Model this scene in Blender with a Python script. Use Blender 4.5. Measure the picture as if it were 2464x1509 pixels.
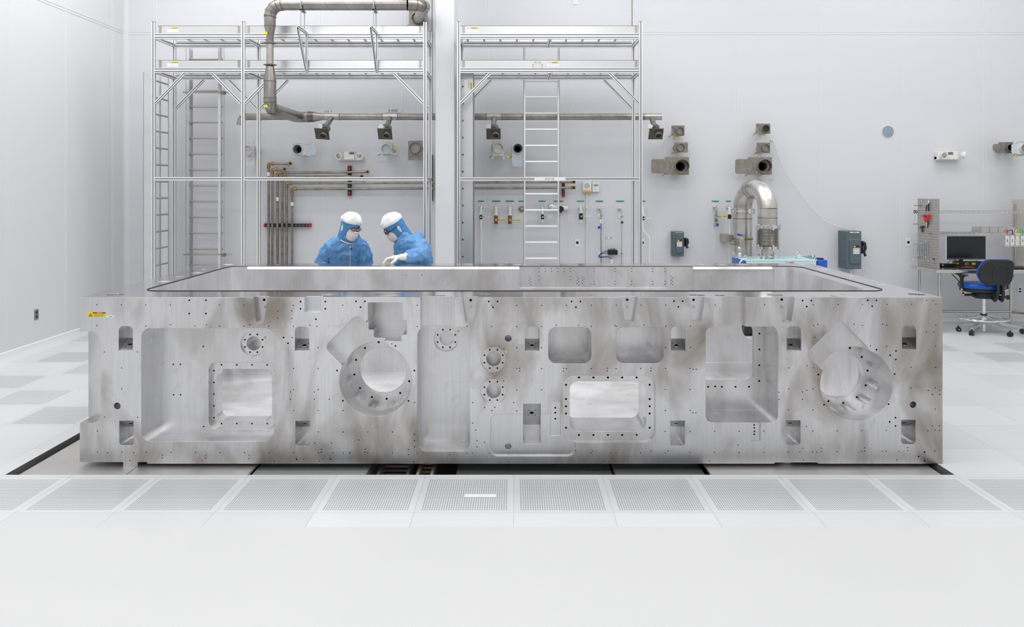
import bpy, bmesh, math, random
from mathutils import Vector, Matrix
random.seed(7)
for o in list(bpy.data.objects): bpy.data.objects.remove(o)
sc = bpy.context.scene
COL = sc.collection
# ---------------------------------------------------------------- camera
H = 1.986            # eye height above the floor
F = 1956.0           # focal length in pixels of the 2464 wide frame
VX, VY = 1236.0, 452.0
cd = bpy.data.cameras.new('camera'); cam = bpy.data.objects.new('camera', cd); COL.objects.link(cam)
cd.sensor_width = 36.0; cd.lens = 36.0*F/2464
cd.shift_x = -(VX-1232)/2464; cd.shift_y = -(754.5-VY)/2464
cam.location = (0, 0, H); cam.rotation_euler = (math.pi/2, 0, 0)
cd.clip_start = 0.05; cd.clip_end = 100
sc.camera = cam
sc.view_settings.view_transform = 'Standard'; sc.view_settings.look = 'None'
sc.view_settings.gamma = 1; sc.view_settings.use_curve_mapping = False
sc.view_settings.exposure = 0.22
# ---------------------------------------------------------------- world and ceiling lamps
w = bpy.data.worlds.new('world'); sc.world = w; w.use_nodes = True
w.node_tree.nodes['Background'].inputs[0].default_value = (0.8, 0.85, 0.9, 1)
w.node_tree.nodes['Background'].inputs[1].default_value = 0.25
XL, XR, YB, YF, ZC = -5.784, 9.2, 12.09, -7.5, 6.9
def area(name, x, y, z, sx, sy, power, rot=(0, 0, 0), col=(1, 1, 1)):
    l = bpy.data.lights.new(name, 'AREA'); l.shape = 'RECTANGLE'; l.size = sx; l.size_y = sy
    l.energy = power; l.color = col
    o = bpy.data.objects.new(name, l); COL.objects.link(o); o.location = (x, y, z); o.rotation_euler = rot
    return o
LP = 1.0
for i, x in enumerate((-3.6, 1.2, 6.2)):
    for j, y in enumerate((-3.6, 1.0, 5.4, 9.4)):
        area('ceiling_lamp', x, y, ZC-0.06, 3.4, 1.9, (135, 26, 62, 100)[j]*LP*(1.38, 1.0, 0.95)[i])
# ---------------------------------------------------------------- helpers
def W(px, py, d):
    return Vector(((px-VX)/F*d, d, H-(py-VY)/F*d))
def Xp(px, d): return (px-VX)/F*d
def Zp(py, d): return H-(py-VY)/F*d
MATS = {}
def mat(name, col, rough=0.5, metal=0.0, noise=None, bump=None, spec=0.5, coat=0, emis=None, alpha=None, trans=0):
    """noise=(scale_vec, amount, colour2, detail)  bump=(scale_vec, strength)"""
    if name in MATS: return MATS[name]
    m = bpy.data.materials.new(name); m.use_nodes = True; nt = m.node_tree; b = nt.nodes['Principled BSDF']
    c = (*col, 1) if len(col) == 3 else col
    b.inputs['Base Color'].default_value = c; b.inputs['Roughness'].default_value = rough
    b.inputs['Metallic'].default_value = metal; b.inputs['Specular IOR Level'].default_value = spec
    b.inputs['Coat Weight'].default_value = coat
    if trans: b.inputs['Transmission Weight'].default_value = trans
    if emis: b.inputs['Emission Color'].default_value = (*emis[:3], 1); b.inputs['Emission Strength'].default_value = emis[3]
    if noise or bump:
        tc = nt.nodes.new('ShaderNodeNewGeometry')
    if noise:
        mp = nt.nodes.new('ShaderNodeMapping'); mp.inputs['Scale'].default_value = noise[0]
        nt.links.new(tc.outputs['Position'], mp.inputs[0])
        nz = nt.nodes.new('ShaderNodeTexNoise'); nz.inputs['Scale'].default_value = 1; nz.inputs['Detail'].default_value = noise[3] if len(noise) > 3 else 4
        nt.links.new(mp.outputs[0], nz.inputs[0])
        rp = nt.nodes.new('ShaderNodeMapRange'); rp.inputs[1].default_value = 0.35; rp.inputs[2].default_value = 0.72
        rp.inputs[4].default_value = noise[1]
        nt.links.new(nz.outputs[0], rp.inputs[0])
        mx = nt.nodes.new('ShaderNodeMix'); mx.data_type = 'RGBA'
        mx.inputs[6].default_value = c; mx.inputs[7].default_value = (*noise[2], 1)
        nt.links.new(rp.outputs[0], mx.inputs[0]); nt.links.new(mx.outputs[2], b.inputs['Base Color'])
    if bump:
        mp = nt.nodes.new('ShaderNodeMapping'); mp.inputs['Scale'].default_value = bump[0]
        nt.links.new(tc.outputs['Position'], mp.inputs[0])
        nz = nt.nodes.new('ShaderNodeTexNoise'); nz.inputs['Scale'].default_value = 1; nz.inputs['Detail'].default_value = 3
        nt.links.new(mp.outputs[0], nz.inputs[0])
        bp = nt.nodes.new('ShaderNodeBump'); bp.inputs['Strength'].default_value = bump[1]; bp.inputs['Distance'].default_value = 0.004
        nt.links.new(nz.outputs[0], bp.inputs['Height']); nt.links.new(bp.outputs[0], b.inputs['Normal'])
    MATS[name] = m
    return m
class MB:
    def __init__(s): s.v = []; s.f = []; s.mi = []; s.cur = 0
    def add(s, vs, fs, mi=None):
        n = len(s.v); s.v += [Vector(v) for v in vs]
        s.f += [tuple(n+i for i in f) for f in fs]; s.mi += [s.cur if mi is None else mi]*len(fs)
        return s
    def box(s, x0, x1, y0, y1, z0, z1, bev=0, mi=None):
        if x0 > x1: x0, x1 = x1, x0
        if y0 > y1: y0, y1 = y1, y0
        if z0 > z1: z0, z1 = z1, z0
        if bev:
            b = min(bev, (x1-x0)*.49, (y1-y0)*.49, (z1-z0)*.49)
            P = []; 
            for ix, x in ((0, x0), (1, x1)):
                for iy, y in ((0, y0), (1, y1)):
                    for iz, z in ((0, z0), (1, z1)):
                        sx = b if ix == 0 else -b; sy = b if iy == 0 else -b; sz = b if iz == 0 else -b
                        P += [(x, y+sy, z+sz), (x+sx, y, z+sz), (x+sx, y+sy, z)]
            def i(a, bb, c, k): return (a*4+bb*2+c)*3+k
            fs = [(i(0,0,0,0), i(0,0,1,0), i(0,1,1,0), i(0,1,0,0)), (i(1,0,0,0), i(1,1,0,0), i(1,1,1,0), i(1,0,1,0)),
                  (i(0,0,0,1), i(1,0,0,1), i(1,0,1,1), i(0,0,1,1)), (i(0,1,0,1), i(0,1,1,1), i(1,1,1,1), i(1,1,0,1)),
                  (i(0,0,0,2), i(0,1,0,2), i(1,1,0,2), i(1,0,0,2)), (i(0,0,1,2), i(1,0,1,2), i(1,1,1,2), i(0,1,1,2))]
            for a in (0, 1):
                for c in (0, 1):
                    fs.append((i(a,c,0,0), i(a,c,1,0), i(a,c,1,1), i(a,c,0,1)))
                    fs.append((i(a,0,c,0), i(a,1,c,0), i(a,1,c,2), i(a,0,c,2)))
                    fs.append((i(0,a,c,1), i(1,a,c,1), i(1,a,c,2), i(0,a,c,2)))
            for a in (0, 1):
                for bb in (0, 1):
                    for c in (0, 1): fs.append((i(a,bb,c,0), i(a,bb,c,1), i(a,bb,c,2)))
            return s.add(P, fs, mi)
        P = [(x, y, z) for x in (x0, x1) for y in (y0, y1) for z in (z0, z1)]
        return s.add(P, [(0,1,3,2), (4,6,7,5), (0,4,5,1), (2,3,7,6), (0,2,6,4), (1,5,7,3)], mi)
    def cyl(s, p0, p1, r, seg=16, r1=None, cap=True, mi=None):
        p0 = Vector(p0); p1 = Vector(p1); r1 = r if r1 is None else r1
        a = (p1-p0).normalized(); u = a.orthogonal().normalized(); w_ = a.cross(u)
        P = []
        for p, rr in ((p0, r), (p1, r1)):
            for k in range(seg):
                t = 2*math.pi*k/seg; P.append(p+(u*math.cos(t)+w_*math.sin(t))*rr)
        fs = [(k, (k+1) % seg, seg+(k+1) % seg, seg+k) for k in range(seg)]
        if cap: fs += [tuple(range(seg-1, -1, -1)), tuple(range(seg, 2*seg))]
        return s.add(P, fs, mi)
    def rings(s, p0, axis, prof, seg=24, mi=None, closed=False, cap=True):
        """lathe: prof=[(r, h)...] along axis from p0"""
        a = Vector(axis).normalized(); u = a.orthogonal().normalized(); w_ = a.cross(u); p0 = Vector(p0)
        P = []
        for r, h in prof:
            for k in range(seg):
                t = 2*math.pi*k/seg; P.append(p0+a*h+(u*math.cos(t)+w_*math.sin(t))*r)
        n = len(prof); fs = []
        for j in range(n-1 if not closed else n):
            jj = (j+1) % n
            for k in range(seg): fs.append((j*seg+k, j*seg+(k+1) % seg, jj*seg+(k+1) % seg, jj*seg+k))
        if not closed and cap:
            if prof[0][0] > 1e-5: fs.append(tuple(range(seg-1, -1, -1)))
            if prof[-1][0] > 1e-5: fs.append(tuple((n-1)*seg+k for k in range(seg)))
        return s.add(P, fs, mi)
    def tube(s, pts, r, seg=10, cap=True, mi=None, closed=False):
        """swept tube, r number or list"""
        pts = [Vector(p) for p in pts]; n = len(pts)
        R = r if isinstance(r, (list, tuple)) else [r]*n
        u = None; P = []
        for i, p in enumerate(pts):
            if closed: t = (pts[(i+1) % n]-pts[i-1]).normalized()
            elif i == 0: t = (pts[1]-pts[0]).normalized()
            elif i == n-1: t = (pts[-1]-pts[-2]).normalized()
            else:
                t = ((pts[i+1]-p).normalized()+(p-pts[i-1]).normalized())
                t = t.normalized() if t.length > 1e-6 else (pts[i+1]-p).normalized()
            if u is None: u = t.orthogonal().normalized()
            else:
                u = u-t*u.dot(t); u = u.normalized() if u.length > 1e-6 else t.orthogonal().normalized()
            w_ = t.cross(u)
            for k in range(seg):
                a = 2*math.pi*k/seg; P.append(p+(u*math.cos(a)+w_*math.sin(a))*R[i])
        fs = []
        for j in range(n if closed else n-1):
            jj = (j+1) % n
            for k in range(seg): fs.append((j*seg+k, j*seg+(k+1) % seg, jj*seg+(k+1) % seg, jj*seg+k))
        if cap and not closed: fs += [tuple(range(seg-1, -1, -1)), tuple((n-1)*seg+k for k in range(seg))]
        return s.add(P, fs, mi)
    def prism(s, poly, y0, y1, axis='y', mi=None):
        """poly in (x,z) extruded along y; axis 'x': poly (y,z) along x; 'z': poly (x,y) along z"""
        n = len(poly)
        def q(a, b, c): return (a, c, b) if axis == 'y' else ((c, a, b) if axis == 'x' else (a, b, c))
        P = [q(a, b, y0) for a, b in poly]+[q(a, b, y1) for a, b in poly]
        fs = [(k, (k+1) % n, n+(k+1) % n, n+k) for k in range(n)]+[tuple(range(n-1, -1, -1)), tuple(range(n, 2*n))]
        return s.add(P, fs, mi)
    def sphere(s, c, r, seg=16, rg=10, sc_=(1, 1, 1), mi=None):
        P = []; c = Vector(c)
        for j in range(1, rg):
            t = math.pi*j/rg
            for k in range(seg):
                a = 2*math.pi*k/seg
                P.append(c+Vector((r*sc_[0]*math.sin(t)*math.cos(a), r*sc_[1]*math.sin(t)*math.sin(a), r*sc_[2]*math.cos(t))))
        P += [c+Vector((0, 0, r*sc_[2])), c-Vector((0, 0, r*sc_[2]))]
        fs = []
        for j in range(rg-2):
            for k in range(seg): fs.append((j*seg+k, (j+1)*seg+k, (j+1)*seg+(k+1) % seg, j*seg+(k+1) % seg))
        a, b = len(P)-2, len(P)-1
        for k in range(seg): fs.append((a, k, (k+1) % seg)); fs.append((b, (rg-2)*seg+(k+1) % seg, (rg-2)*seg+k))
        return s.add(P, fs, mi)
    def xf(s, M, start=0):
        for i in range(start, len(s.v)): s.v[i] = M @ s.v[i]
        return s
    def mesh(s, name, mats, smooth=35):
        me = bpy.data.meshes.new(name); me.from_pydata([tuple(v) for v in s.v], [], s.f)
        for m in (mats if isinstance(mats, (list, tuple)) else [mats]): me.materials.append(m)
        if len(me.polygons) == len(s.mi): me.polygons.foreach_set('material_index', s.mi)
        bm = bmesh.new(); bm.from_mesh(me); bmesh.ops.recalc_face_normals(bm, faces=bm.faces); bm.to_mesh(me); bm.free()
        if smooth:
            me.polygons.foreach_set('use_smooth', [True]*len(me.polygons))
            me.set_sharp_from_angle(angle=math.radians(smooth))
        me.update(); return me
    def build(s, name, mats, parent=None, smooth=35):
        off = wloc(parent) if parent is not None else None
        if off is not None and off.length > 0: s.v = [v-off for v in s.v]
        o = bpy.data.objects.new(name, s.mesh(name, mats, smooth)); COL.objects.link(o)
        if parent is not None: o.parent = parent; LOC[o.name] = off
        return o
LOC = {}
def wloc(o): return LOC.get(o.name, Vector((0, 0, 0)))
def tag(o, label=None, cat=None, group=None, kind=None):
    if label: o['label'] = label
    if cat: o['category'] = cat
    if group: o['group'] = group
    if kind: o['kind'] = kind
    return o
def thing(name, label, cat, loc=(0, 0, 0), group=None):
    o = bpy.data.objects.new(name, None); COL.objects.link(o); o.location = loc; o.empty_display_size = 0.05
    LOC[o.name] = Vector(loc)
    return tag(o, label, cat, group)
def recenter(o):
    """put the origin of a one-mesh thing at its base"""
    me = o.data; xs = [v.co for v in me.vertices]
    c = Vector((sum(v.x for v in xs)/len(xs), sum(v.y for v in xs)/len(xs), min(v.z for v in xs)))
    me.transform(Matrix.Translation(-c)); o.location = o.location+c; LOC[o.name] = Vector(o.location); return o
def copy_tree(o, loc=None, label=None, parent=None):
    c = o.copy(); COL.objects.link(c)
    if parent is not None: c.parent = parent
    if loc is not None: c.location = loc
    if label: c['label'] = label
    for ch in o.children: copy_tree(ch, parent=c)
    return c
def struct(o): o['kind'] = 'structure'; return o
def text_mesh(s, size, ext=0.0004):
    cu = bpy.data.curves.new('writing', 'FONT'); cu.body = s; cu.size = size; cu.align_x = 'CENTER'; cu.align_y = 'CENTER'; cu.extrude = ext
    o = bpy.data.objects.new('writing', cu); COL.objects.link(o)
    dg = bpy.context.evaluated_depsgraph_get(); dg.update()
    me = bpy.data.meshes.new_from_object(o.evaluated_get(dg)); bpy.data.objects.remove(o)
    return me
def text(s, loc, size, m, parent, rot=(math.pi/2, 0, 0), name='lettering', wide=1.0):
    me = text_mesh(s, size); me.materials.clear(); me.materials.append(m)
    M = Matrix.Rotation(rot[2], 4, 'Z') @ Matrix.Rotation(rot[1], 4, 'Y') @ Matrix.Rotation(rot[0], 4, 'X') @ Matrix.Diagonal((wide, 1, 1, 1))
    me.transform(Matrix.Translation(Vector(loc)-(wloc(parent) if parent else Vector((0, 0, 0)))) @ M)
    o = bpy.data.objects.new(name, me); COL.objects.link(o)
    if parent: o.parent = parent
    return o
def rrect(x0, x1, z0, z1, r, seg=8, corners=(1, 1, 1, 1)):
    """rounded rectangle, corners order: bottom-left, bottom-right, top-right, top-left"""
    P = []
    for (cx, cz, a0, on, X, Z) in ((x0+r, z0+r, 180, corners[0], x0, z0), (x1-r, z0+r, 270, corners[1], x1, z0),
                           (x1-r, z1-r, 0, corners[2], x1, z1), (x0+r, z1-r, 90, corners[3], x0, z1)):
        if on and r > 0:
            for k in range(seg+1):
                a = math.radians(a0+90*k/seg); P.append((cx+r*math.cos(a), cz+r*math.sin(a)))
        else: P.append((X, Z))
    return P
def roundpoly(P, r, seg=6):
    out = []; n = len(P)
    for i in range(n):
        p = Vector(P[i]); a = (Vector(P[i-1])-p); b = (Vector(P[(i+1) % n])-p)
        d = min(r, a.length*.45, b.length*.45); a.normalize(); b.normalize()
        s0 = p+a*d; s1 = p+b*d
        for k in range(seg+1):
            t = k/seg; q = s0*(1-t)**2+p*2*t*(1-t)+s1*t*t; out.append((q.x, q.y))
    return out
# ---------------------------------------------------------------- materials
M_wall = mat('wall_panel', (0.70, 0.705, 0.735), 0.42, noise=((0.25, 0.25, 3.0), 0.35, (0.66, 0.665, 0.70), 3), bump=((0.6, 0.6, 14), 0.05))
M_batten = mat('wall_batten', (0.77, 0.77, 0.79), 0.4)
M_white = mat('white_paint', (0.80, 0.80, 0.80), 0.35)
M_trim = mat('trim_white', (0.82, 0.82, 0.84), 0.35)
M_conc = mat('white_floor', (0.635, 0.635, 0.635), 0.45, noise=((1.5, 1.5, 1.5), 0.5, (0.61, 0.613, 0.613)))
M_black = mat('black_plastic', (0.012, 0.012, 0.014), 0.4)
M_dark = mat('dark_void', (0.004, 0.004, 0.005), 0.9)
M_al = mat('extruded_aluminium', (0.86, 0.87, 0.88), 0.34, 0.75)
M_al2 = mat('mill_aluminium', (0.80, 0.80, 0.81), 0.25, 0.92, noise=((0.7, 4, 3), 0.6, (0.70, 0.70, 0.72)))
M_groove = mat('profile_groove', (0.13, 0.13, 0.135), 0.7, 0.2)  # slot faces coloured dark in place of shade inside the grooves
M_steel = mat('stainless', (0.52, 0.50, 0.46), 0.30, 0.95, noise=((5, 5, 9), 0.7, (0.36, 0.33, 0.29)))
M_chrome = mat('chrome', (0.80, 0.80, 0.80), 0.14, 1.0)
M_gate = mat('gate_metal', (0.30, 0.275, 0.245), 0.5, 0.55, noise=((14, 14, 14), 0.8, (0.20, 0.18, 0.155)))
M_gateL = mat('gate_white', (0.66, 0.655, 0.63), 0.45)
M_blade = mat('pale_blue_blade', (0.55, 0.62, 0.67), 0.4)
M_yel = mat('yellow_tag', (0.75, 0.68, 0.02), 0.5)
M_red = mat('red_cap', (0.50, 0.008, 0.012), 0.45)
M_paper = mat('paper_label', (0.86, 0.86, 0.86), 0.6)
M_ink = mat('black_ink', (0.02, 0.02, 0.02), 0.6)
# ================================================================ ROOM
def perf_floor_mats():
    def base(perf):
        m = bpy.data.materials.new('floor_tile_perforated' if perf else 'floor_tile'); m.use_nodes = True
        nt = m.node_tree; b = nt.nodes['Principled BSDF']; N = nt.nodes.new; L = nt.links.new
        geo = N('ShaderNodeNewGeometry'); sep = N('ShaderNodeSeparateXYZ'); L(geo.outputs['Position'], sep.inputs[0])
        def ma(op, a, b_=None):
            n = N('ShaderNodeMath'); n.operation = op
            for i, q in enumerate((a, b_)):
                if q is None: continue
                if isinstance(q, (int, float)): n.inputs[i].default_value = q
                else: L(q, n.inputs[i])
            return n.outputs[0]
        T = 0.61
        def cell(o, off):
            return ma('MULTIPLY', ma('FRACT', ma('DIVIDE', ma('ADD', o, off), T)), T)     # 0..T inside the tile
        cx = cell(sep.outputs[0], T*40); cy = cell(sep.outputs[1], T*40-4.967)
        def edge(c): return ma('MINIMUM', c, ma('SUBTRACT', T, c))
        e = ma('MINIMUM', edge(cx), edge(cy))
        seam = ma('LESS_THAN', e, 0.0016)
        nz = N('ShaderNodeTexNoise'); nz.inputs['Scale'].default_value = 1.6; nz.inputs['Detail'].default_value = 6; L(geo.outputs['Position'], nz.inputs[0])
        at = N('ShaderNodeAttribute'); at.attribute_name = 'tone'
        mx = N('ShaderNodeMix'); mx.data_type = 'RGBA'; mx.inputs[6].default_value = (0.60, 0.615, 0.62, 1); mx.inputs[7].default_value = (0.69, 0.70, 0.70, 1)
        L(ma('ADD', ma('MULTIPLY', at.outputs['Fac'], 0.75), ma('MULTIPLY', nz.outputs[0], 0.4)), mx.inputs[0])
        m2 = N('ShaderNodeMix'); m2.data_type = 'RGBA'; m2.inputs[7].default_value = (0.42, 0.43, 0.44, 1); L(seam, m2.inputs[0]); L(mx.outputs[2], m2.inputs[6])
        col = m2.outputs[2]
        if perf:
            P = 0.0148
            def hole(c):
                u = ma('SUBTRACT', c, 0.0387); f = ma('FRACT', ma('DIVIDE', u, P)); return ma('MULTIPLY', ma('SUBTRACT', f, 0.5), P)
            r2 = ma('ADD', ma('POWER', hole(cx), 2), ma('POWER', hole(cy), 2))
            h = ma('LESS_THAN', r2, 0.0042**2)
            inx = ma('MULTIPLY', ma('GREATER_THAN', cx, 0.0387), ma('LESS_THAN', cx, 0.0387+36*P))
            iny = ma('MULTIPLY', ma('GREATER_THAN', cy, 0.0387), ma('LESS_THAN', cy, 0.0387+36*P))
            h = ma('MULTIPLY', h, ma('MULTIPLY', inx, iny))
            m3 = N('ShaderNodeMix'); m3.data_type = 'RGBA'; m3.inputs[7].default_value = (0.12, 0.125, 0.13, 1); L(h, m3.inputs[0]); L(col, m3.inputs[6]); col = m3.outputs[2]
        L(col, b.inputs['Base Color']); b.inputs['Roughness'].default_value = 0.33; b.inputs['Specular IOR Level'].default_value = 0.45
        return m
    return base(False), base(True)
M_tile, M_perf = perf_floor_mats()
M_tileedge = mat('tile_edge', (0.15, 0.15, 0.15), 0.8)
PX0, PX1, PY0, PY1 = -3.52, 3.05, 5.624, 8.40       # the recess under the machined frame
T = 0.61; Y0T = 4.967; YEDGE = 4.754
perf = {(-7, 3), (-8, 4), (-9, 5), (-8, 6), (-9, 7), (9, 7), (8, 8), (10, 8), (9, 10), (11, 9), (-10, 9), (12, 6), (13, 4)}
m = MB(); tones = []
xs = sorted(set([XL, XR, PX0, PX1]+[n*T for n in range(-9, 16)]))
ys = sorted(set([YEDGE, YB, PY0, PY1]+[Y0T+j*T for j in range(0, 12)]))
rnd = random.Random(3); tone = {}
for a, b_ in zip(xs, xs[1:]):
    for c, d in zip(ys, ys[1:]):
        mx_, my_ = (a+b_)/2, (c+d)/2
        if PX0 < mx_ < PX1 and PY0 < my_ < PY1: continue
        n = math.floor(mx_/T); j = math.floor((my_-Y0T)/T)
        if (n, j) not in tone: tone[(n, j)] = rnd.random()
        m.add([(a, c, 0), (b_, c, 0), (b_, d, 0), (a, d, 0)], [(0, 1, 2, 3)], 1 if (j == 0 or (n, j) in perf) else 0)
        tones.append(tone[(n, j)])
nf = len(tones)
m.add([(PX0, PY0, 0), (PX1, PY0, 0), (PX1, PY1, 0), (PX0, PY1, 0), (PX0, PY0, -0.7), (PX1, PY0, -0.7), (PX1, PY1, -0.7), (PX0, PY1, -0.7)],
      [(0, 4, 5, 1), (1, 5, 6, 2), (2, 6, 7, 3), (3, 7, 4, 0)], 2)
m.add([(PX0, PY0, -0.34), (PX1, PY0, -0.34), (PX1, PY1, -0.34), (PX0, PY1, -0.34)], [(0, 1, 2, 3)], 3)  # floor made shallow and pale to brighten the unlit pit
me = bpy.data.meshes.new('floor'); me.from_pydata([tuple(v) for v in m.v], [], m.f)
for q in (M_tile, M_perf, M_tileedge, mat('pit_floor', (0.6, 0.61, 0.6), .6)): me.materials.append(q)
me.polygons.foreach_set('material_index', m.mi)
at = me.attributes.new('tone', 'FLOAT', 'FACE'); at.data.foreach_set('value', tones+[0.5]*5)
fl = bpy.data.objects.new('floor', me); COL.objects.link(fl); struct(fl)
o = struct(MB().box(XL, XR, YF, YEDGE-0.008, -0.2, 0.004).build('floor', M_conc))
struct(MB().box(XL, XR, YEDGE-0.008, YEDGE, -0.2, -0.001).build('trim_1', mat('joint_dark', (0.2, 0.19, 0.17), .8)))
# walls
struct(MB().box(XL, XR, YB, YB+0.15, -0.2, ZC).build('wall_back', M_wall))
M_wallL = mat('wall_panel_side', (0.72, 0.72, 0.725), 0.4, noise=((0.25, 0.3, 0.3), 0.3, (0.69, 0.69, 0.70), 3))
struct(MB().box(XL-0.15, XL, YF, YB+0.15, -0.2, ZC).build('wall_left', M_wallL))
struct(MB().box(XR, XR+0.15, YF, YB+0.15, -0.2, ZC).build('wall_right', M_wallL))
struct(MB().box(XL-0.15, XR+0.15, YF-0.15, YF, -0.2, ZC).build('wall_front', mat('wall_front_grey', (0.45, 0.45, 0.46), 0.5)))  # unseen wall, greyed so the frame's front reflects darker
struct(MB().box(XL-0.15, XR+0.15, YF-0.15, YB+0.15, ZC, ZC+0.15).build('ceiling', M_white))
# paired battens over the panel joints
tn = 2
ZJ = 4.29
b = MB()
for i in range(0, 13):
    x = Xp(373.5+199.7*i, YB)
    for s_ in (-1, 1):
        b.box(x+s_*0.019-0.004, x+s_*0.019+0.004, YB-0.003, YB, 0.12, ZC)
b.box(XL, XR, YB-0.004, YB, ZJ-0.022, ZJ-0.014); b.box(XL, XR, YB-0.004, YB, ZJ+0.014, ZJ+0.022)
struct(b.build('trim_2', M_batten))
b = MB()
for i in range(0, 14):
    y = 11.72-1.219*i
    for s_ in (-1, 1): b.box(XL, XL+0.003, y+s_*0.02-0.004, y+s_*0.02+0.004, 0.12, ZC)
b.box(XL, XL+0.004, YF, YB, ZJ-0.022, ZJ-0.014); b.box(XL, XL+0.004, YF, YB, ZJ+0.014, ZJ+0.022)
struct(b.build('trim_3', M_batten))
# coved corner
b = MB(); P = [(XL, YB)]
for k in range(7):
    a = math.pi/2*k/6; P.append((XL+0.07-0.07*math.sin(a), YB-0.07+0.07*math.cos(a)))
P = [(XL, YB), (XL+0.07, YB)]+[(XL+0.07-0.07*math.sin(math.pi/2*k/6), YB-0.07*(1-math.cos(math.pi/2*k/6))) for k in range(7)]
struct(b.prism(P, 0, ZC, 'z').build('trim_4', M_wall))
def base_prof(): return [(0, 0), (0.035, 0), (0.03, 0.02), (0.012, 0.05), (0.012, 0.11), (0, 0.12)]
struct(MB().prism([(YB-a, z) for a, z in base_prof()], XL, XR, 'x').build('baseboard_back', M_trim))
struct(MB().prism([(XL+a, z) for a, z in base_prof()], YF, YB, 'y').build('baseboard_left', M_trim))
# wall column between the racks
M_col = mat('column_white', (0.78, 0.78, 0.80), 0.4)
DC = 10.87
cx0, cx1 = Xp(1047.5, DC), Xp(1093, DC)
struct(MB().box(cx0, cx1, DC, 11.62, 0, ZC, 0.006).build('wall_column', M_col)).name = 'wall_middle'
# tape strip on the floor
o = MB().prism([(Xp(1118, 5.24), 5.21), (Xp(1194, 5.24), 5.213), (Xp(1194, 5.24), 5.262), (Xp(1118, 5.24), 5.268)], 0.001, 0.0025, 'z').build('tape_strip', M_paper)
tag(recenter(o), 'short strip of white tape stuck on a perforated floor tile', 'tape')
# ================================================================ RECESS under the frame
M_plate = mat('steel_floor_plate', (0.60, 0.59, 0.57), 0.36, 0.7, noise=((3, 3, 3), 0.6, (0.50, 0.49, 0.47)))
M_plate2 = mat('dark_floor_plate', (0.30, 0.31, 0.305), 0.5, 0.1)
def cover(x0, x1, m_, label, y1=8.2):
    o = MB().box(x0, x1, PY0+0.006, y1, -0.043, -0.025, 0.003).build('floor_cover_plate', m_)
    tag(recenter(o), label, 'floor plate')
cover(-3.47, -2.72, M_plate, 'leftmost bare steel cover plate in the floor recess')
cover(-2.715, -1.865, M_plate, 'steel cover plate under the small square foot of the machined frame')
cover(1.385, 3.0, M_plate, 'wide bare steel cover plate at right under the round levelling pad')
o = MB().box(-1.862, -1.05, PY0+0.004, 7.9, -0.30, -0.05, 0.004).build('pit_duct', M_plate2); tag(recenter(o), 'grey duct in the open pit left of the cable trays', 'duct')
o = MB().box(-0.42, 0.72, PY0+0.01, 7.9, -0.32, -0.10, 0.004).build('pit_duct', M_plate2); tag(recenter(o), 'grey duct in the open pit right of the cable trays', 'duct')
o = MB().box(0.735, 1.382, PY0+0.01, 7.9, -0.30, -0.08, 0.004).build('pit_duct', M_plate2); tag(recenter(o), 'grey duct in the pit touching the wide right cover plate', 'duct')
M_tray = mat('cable_tray_metal', (0.55, 0.50, 0.42), 0.35, 0.9)
def tray(x0, x1, z, label):
    t = thing('cable_tray', label, 'cable tray', ((x0+x1)/2, 6.2, z))
    for x in (x0, x1): MB().box(x-0.01, x+0.01, PY0+0.02, 7.8, z, z+0.07).build('side_rail', M_tray, t)
    for k in range(6):
        y = PY0+0.06+k*0.09
        MB().box(x0, x1, y, y+0.022, z+0.005, z+0.02).build('rung', M_tray, t)
tray(-0.97, -0.76, -0.13, 'wider cable tray in the open pit under the frame')
tray(-0.68, -0.58, -0.11, 'narrower cable tray in the open pit under the frame')
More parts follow.
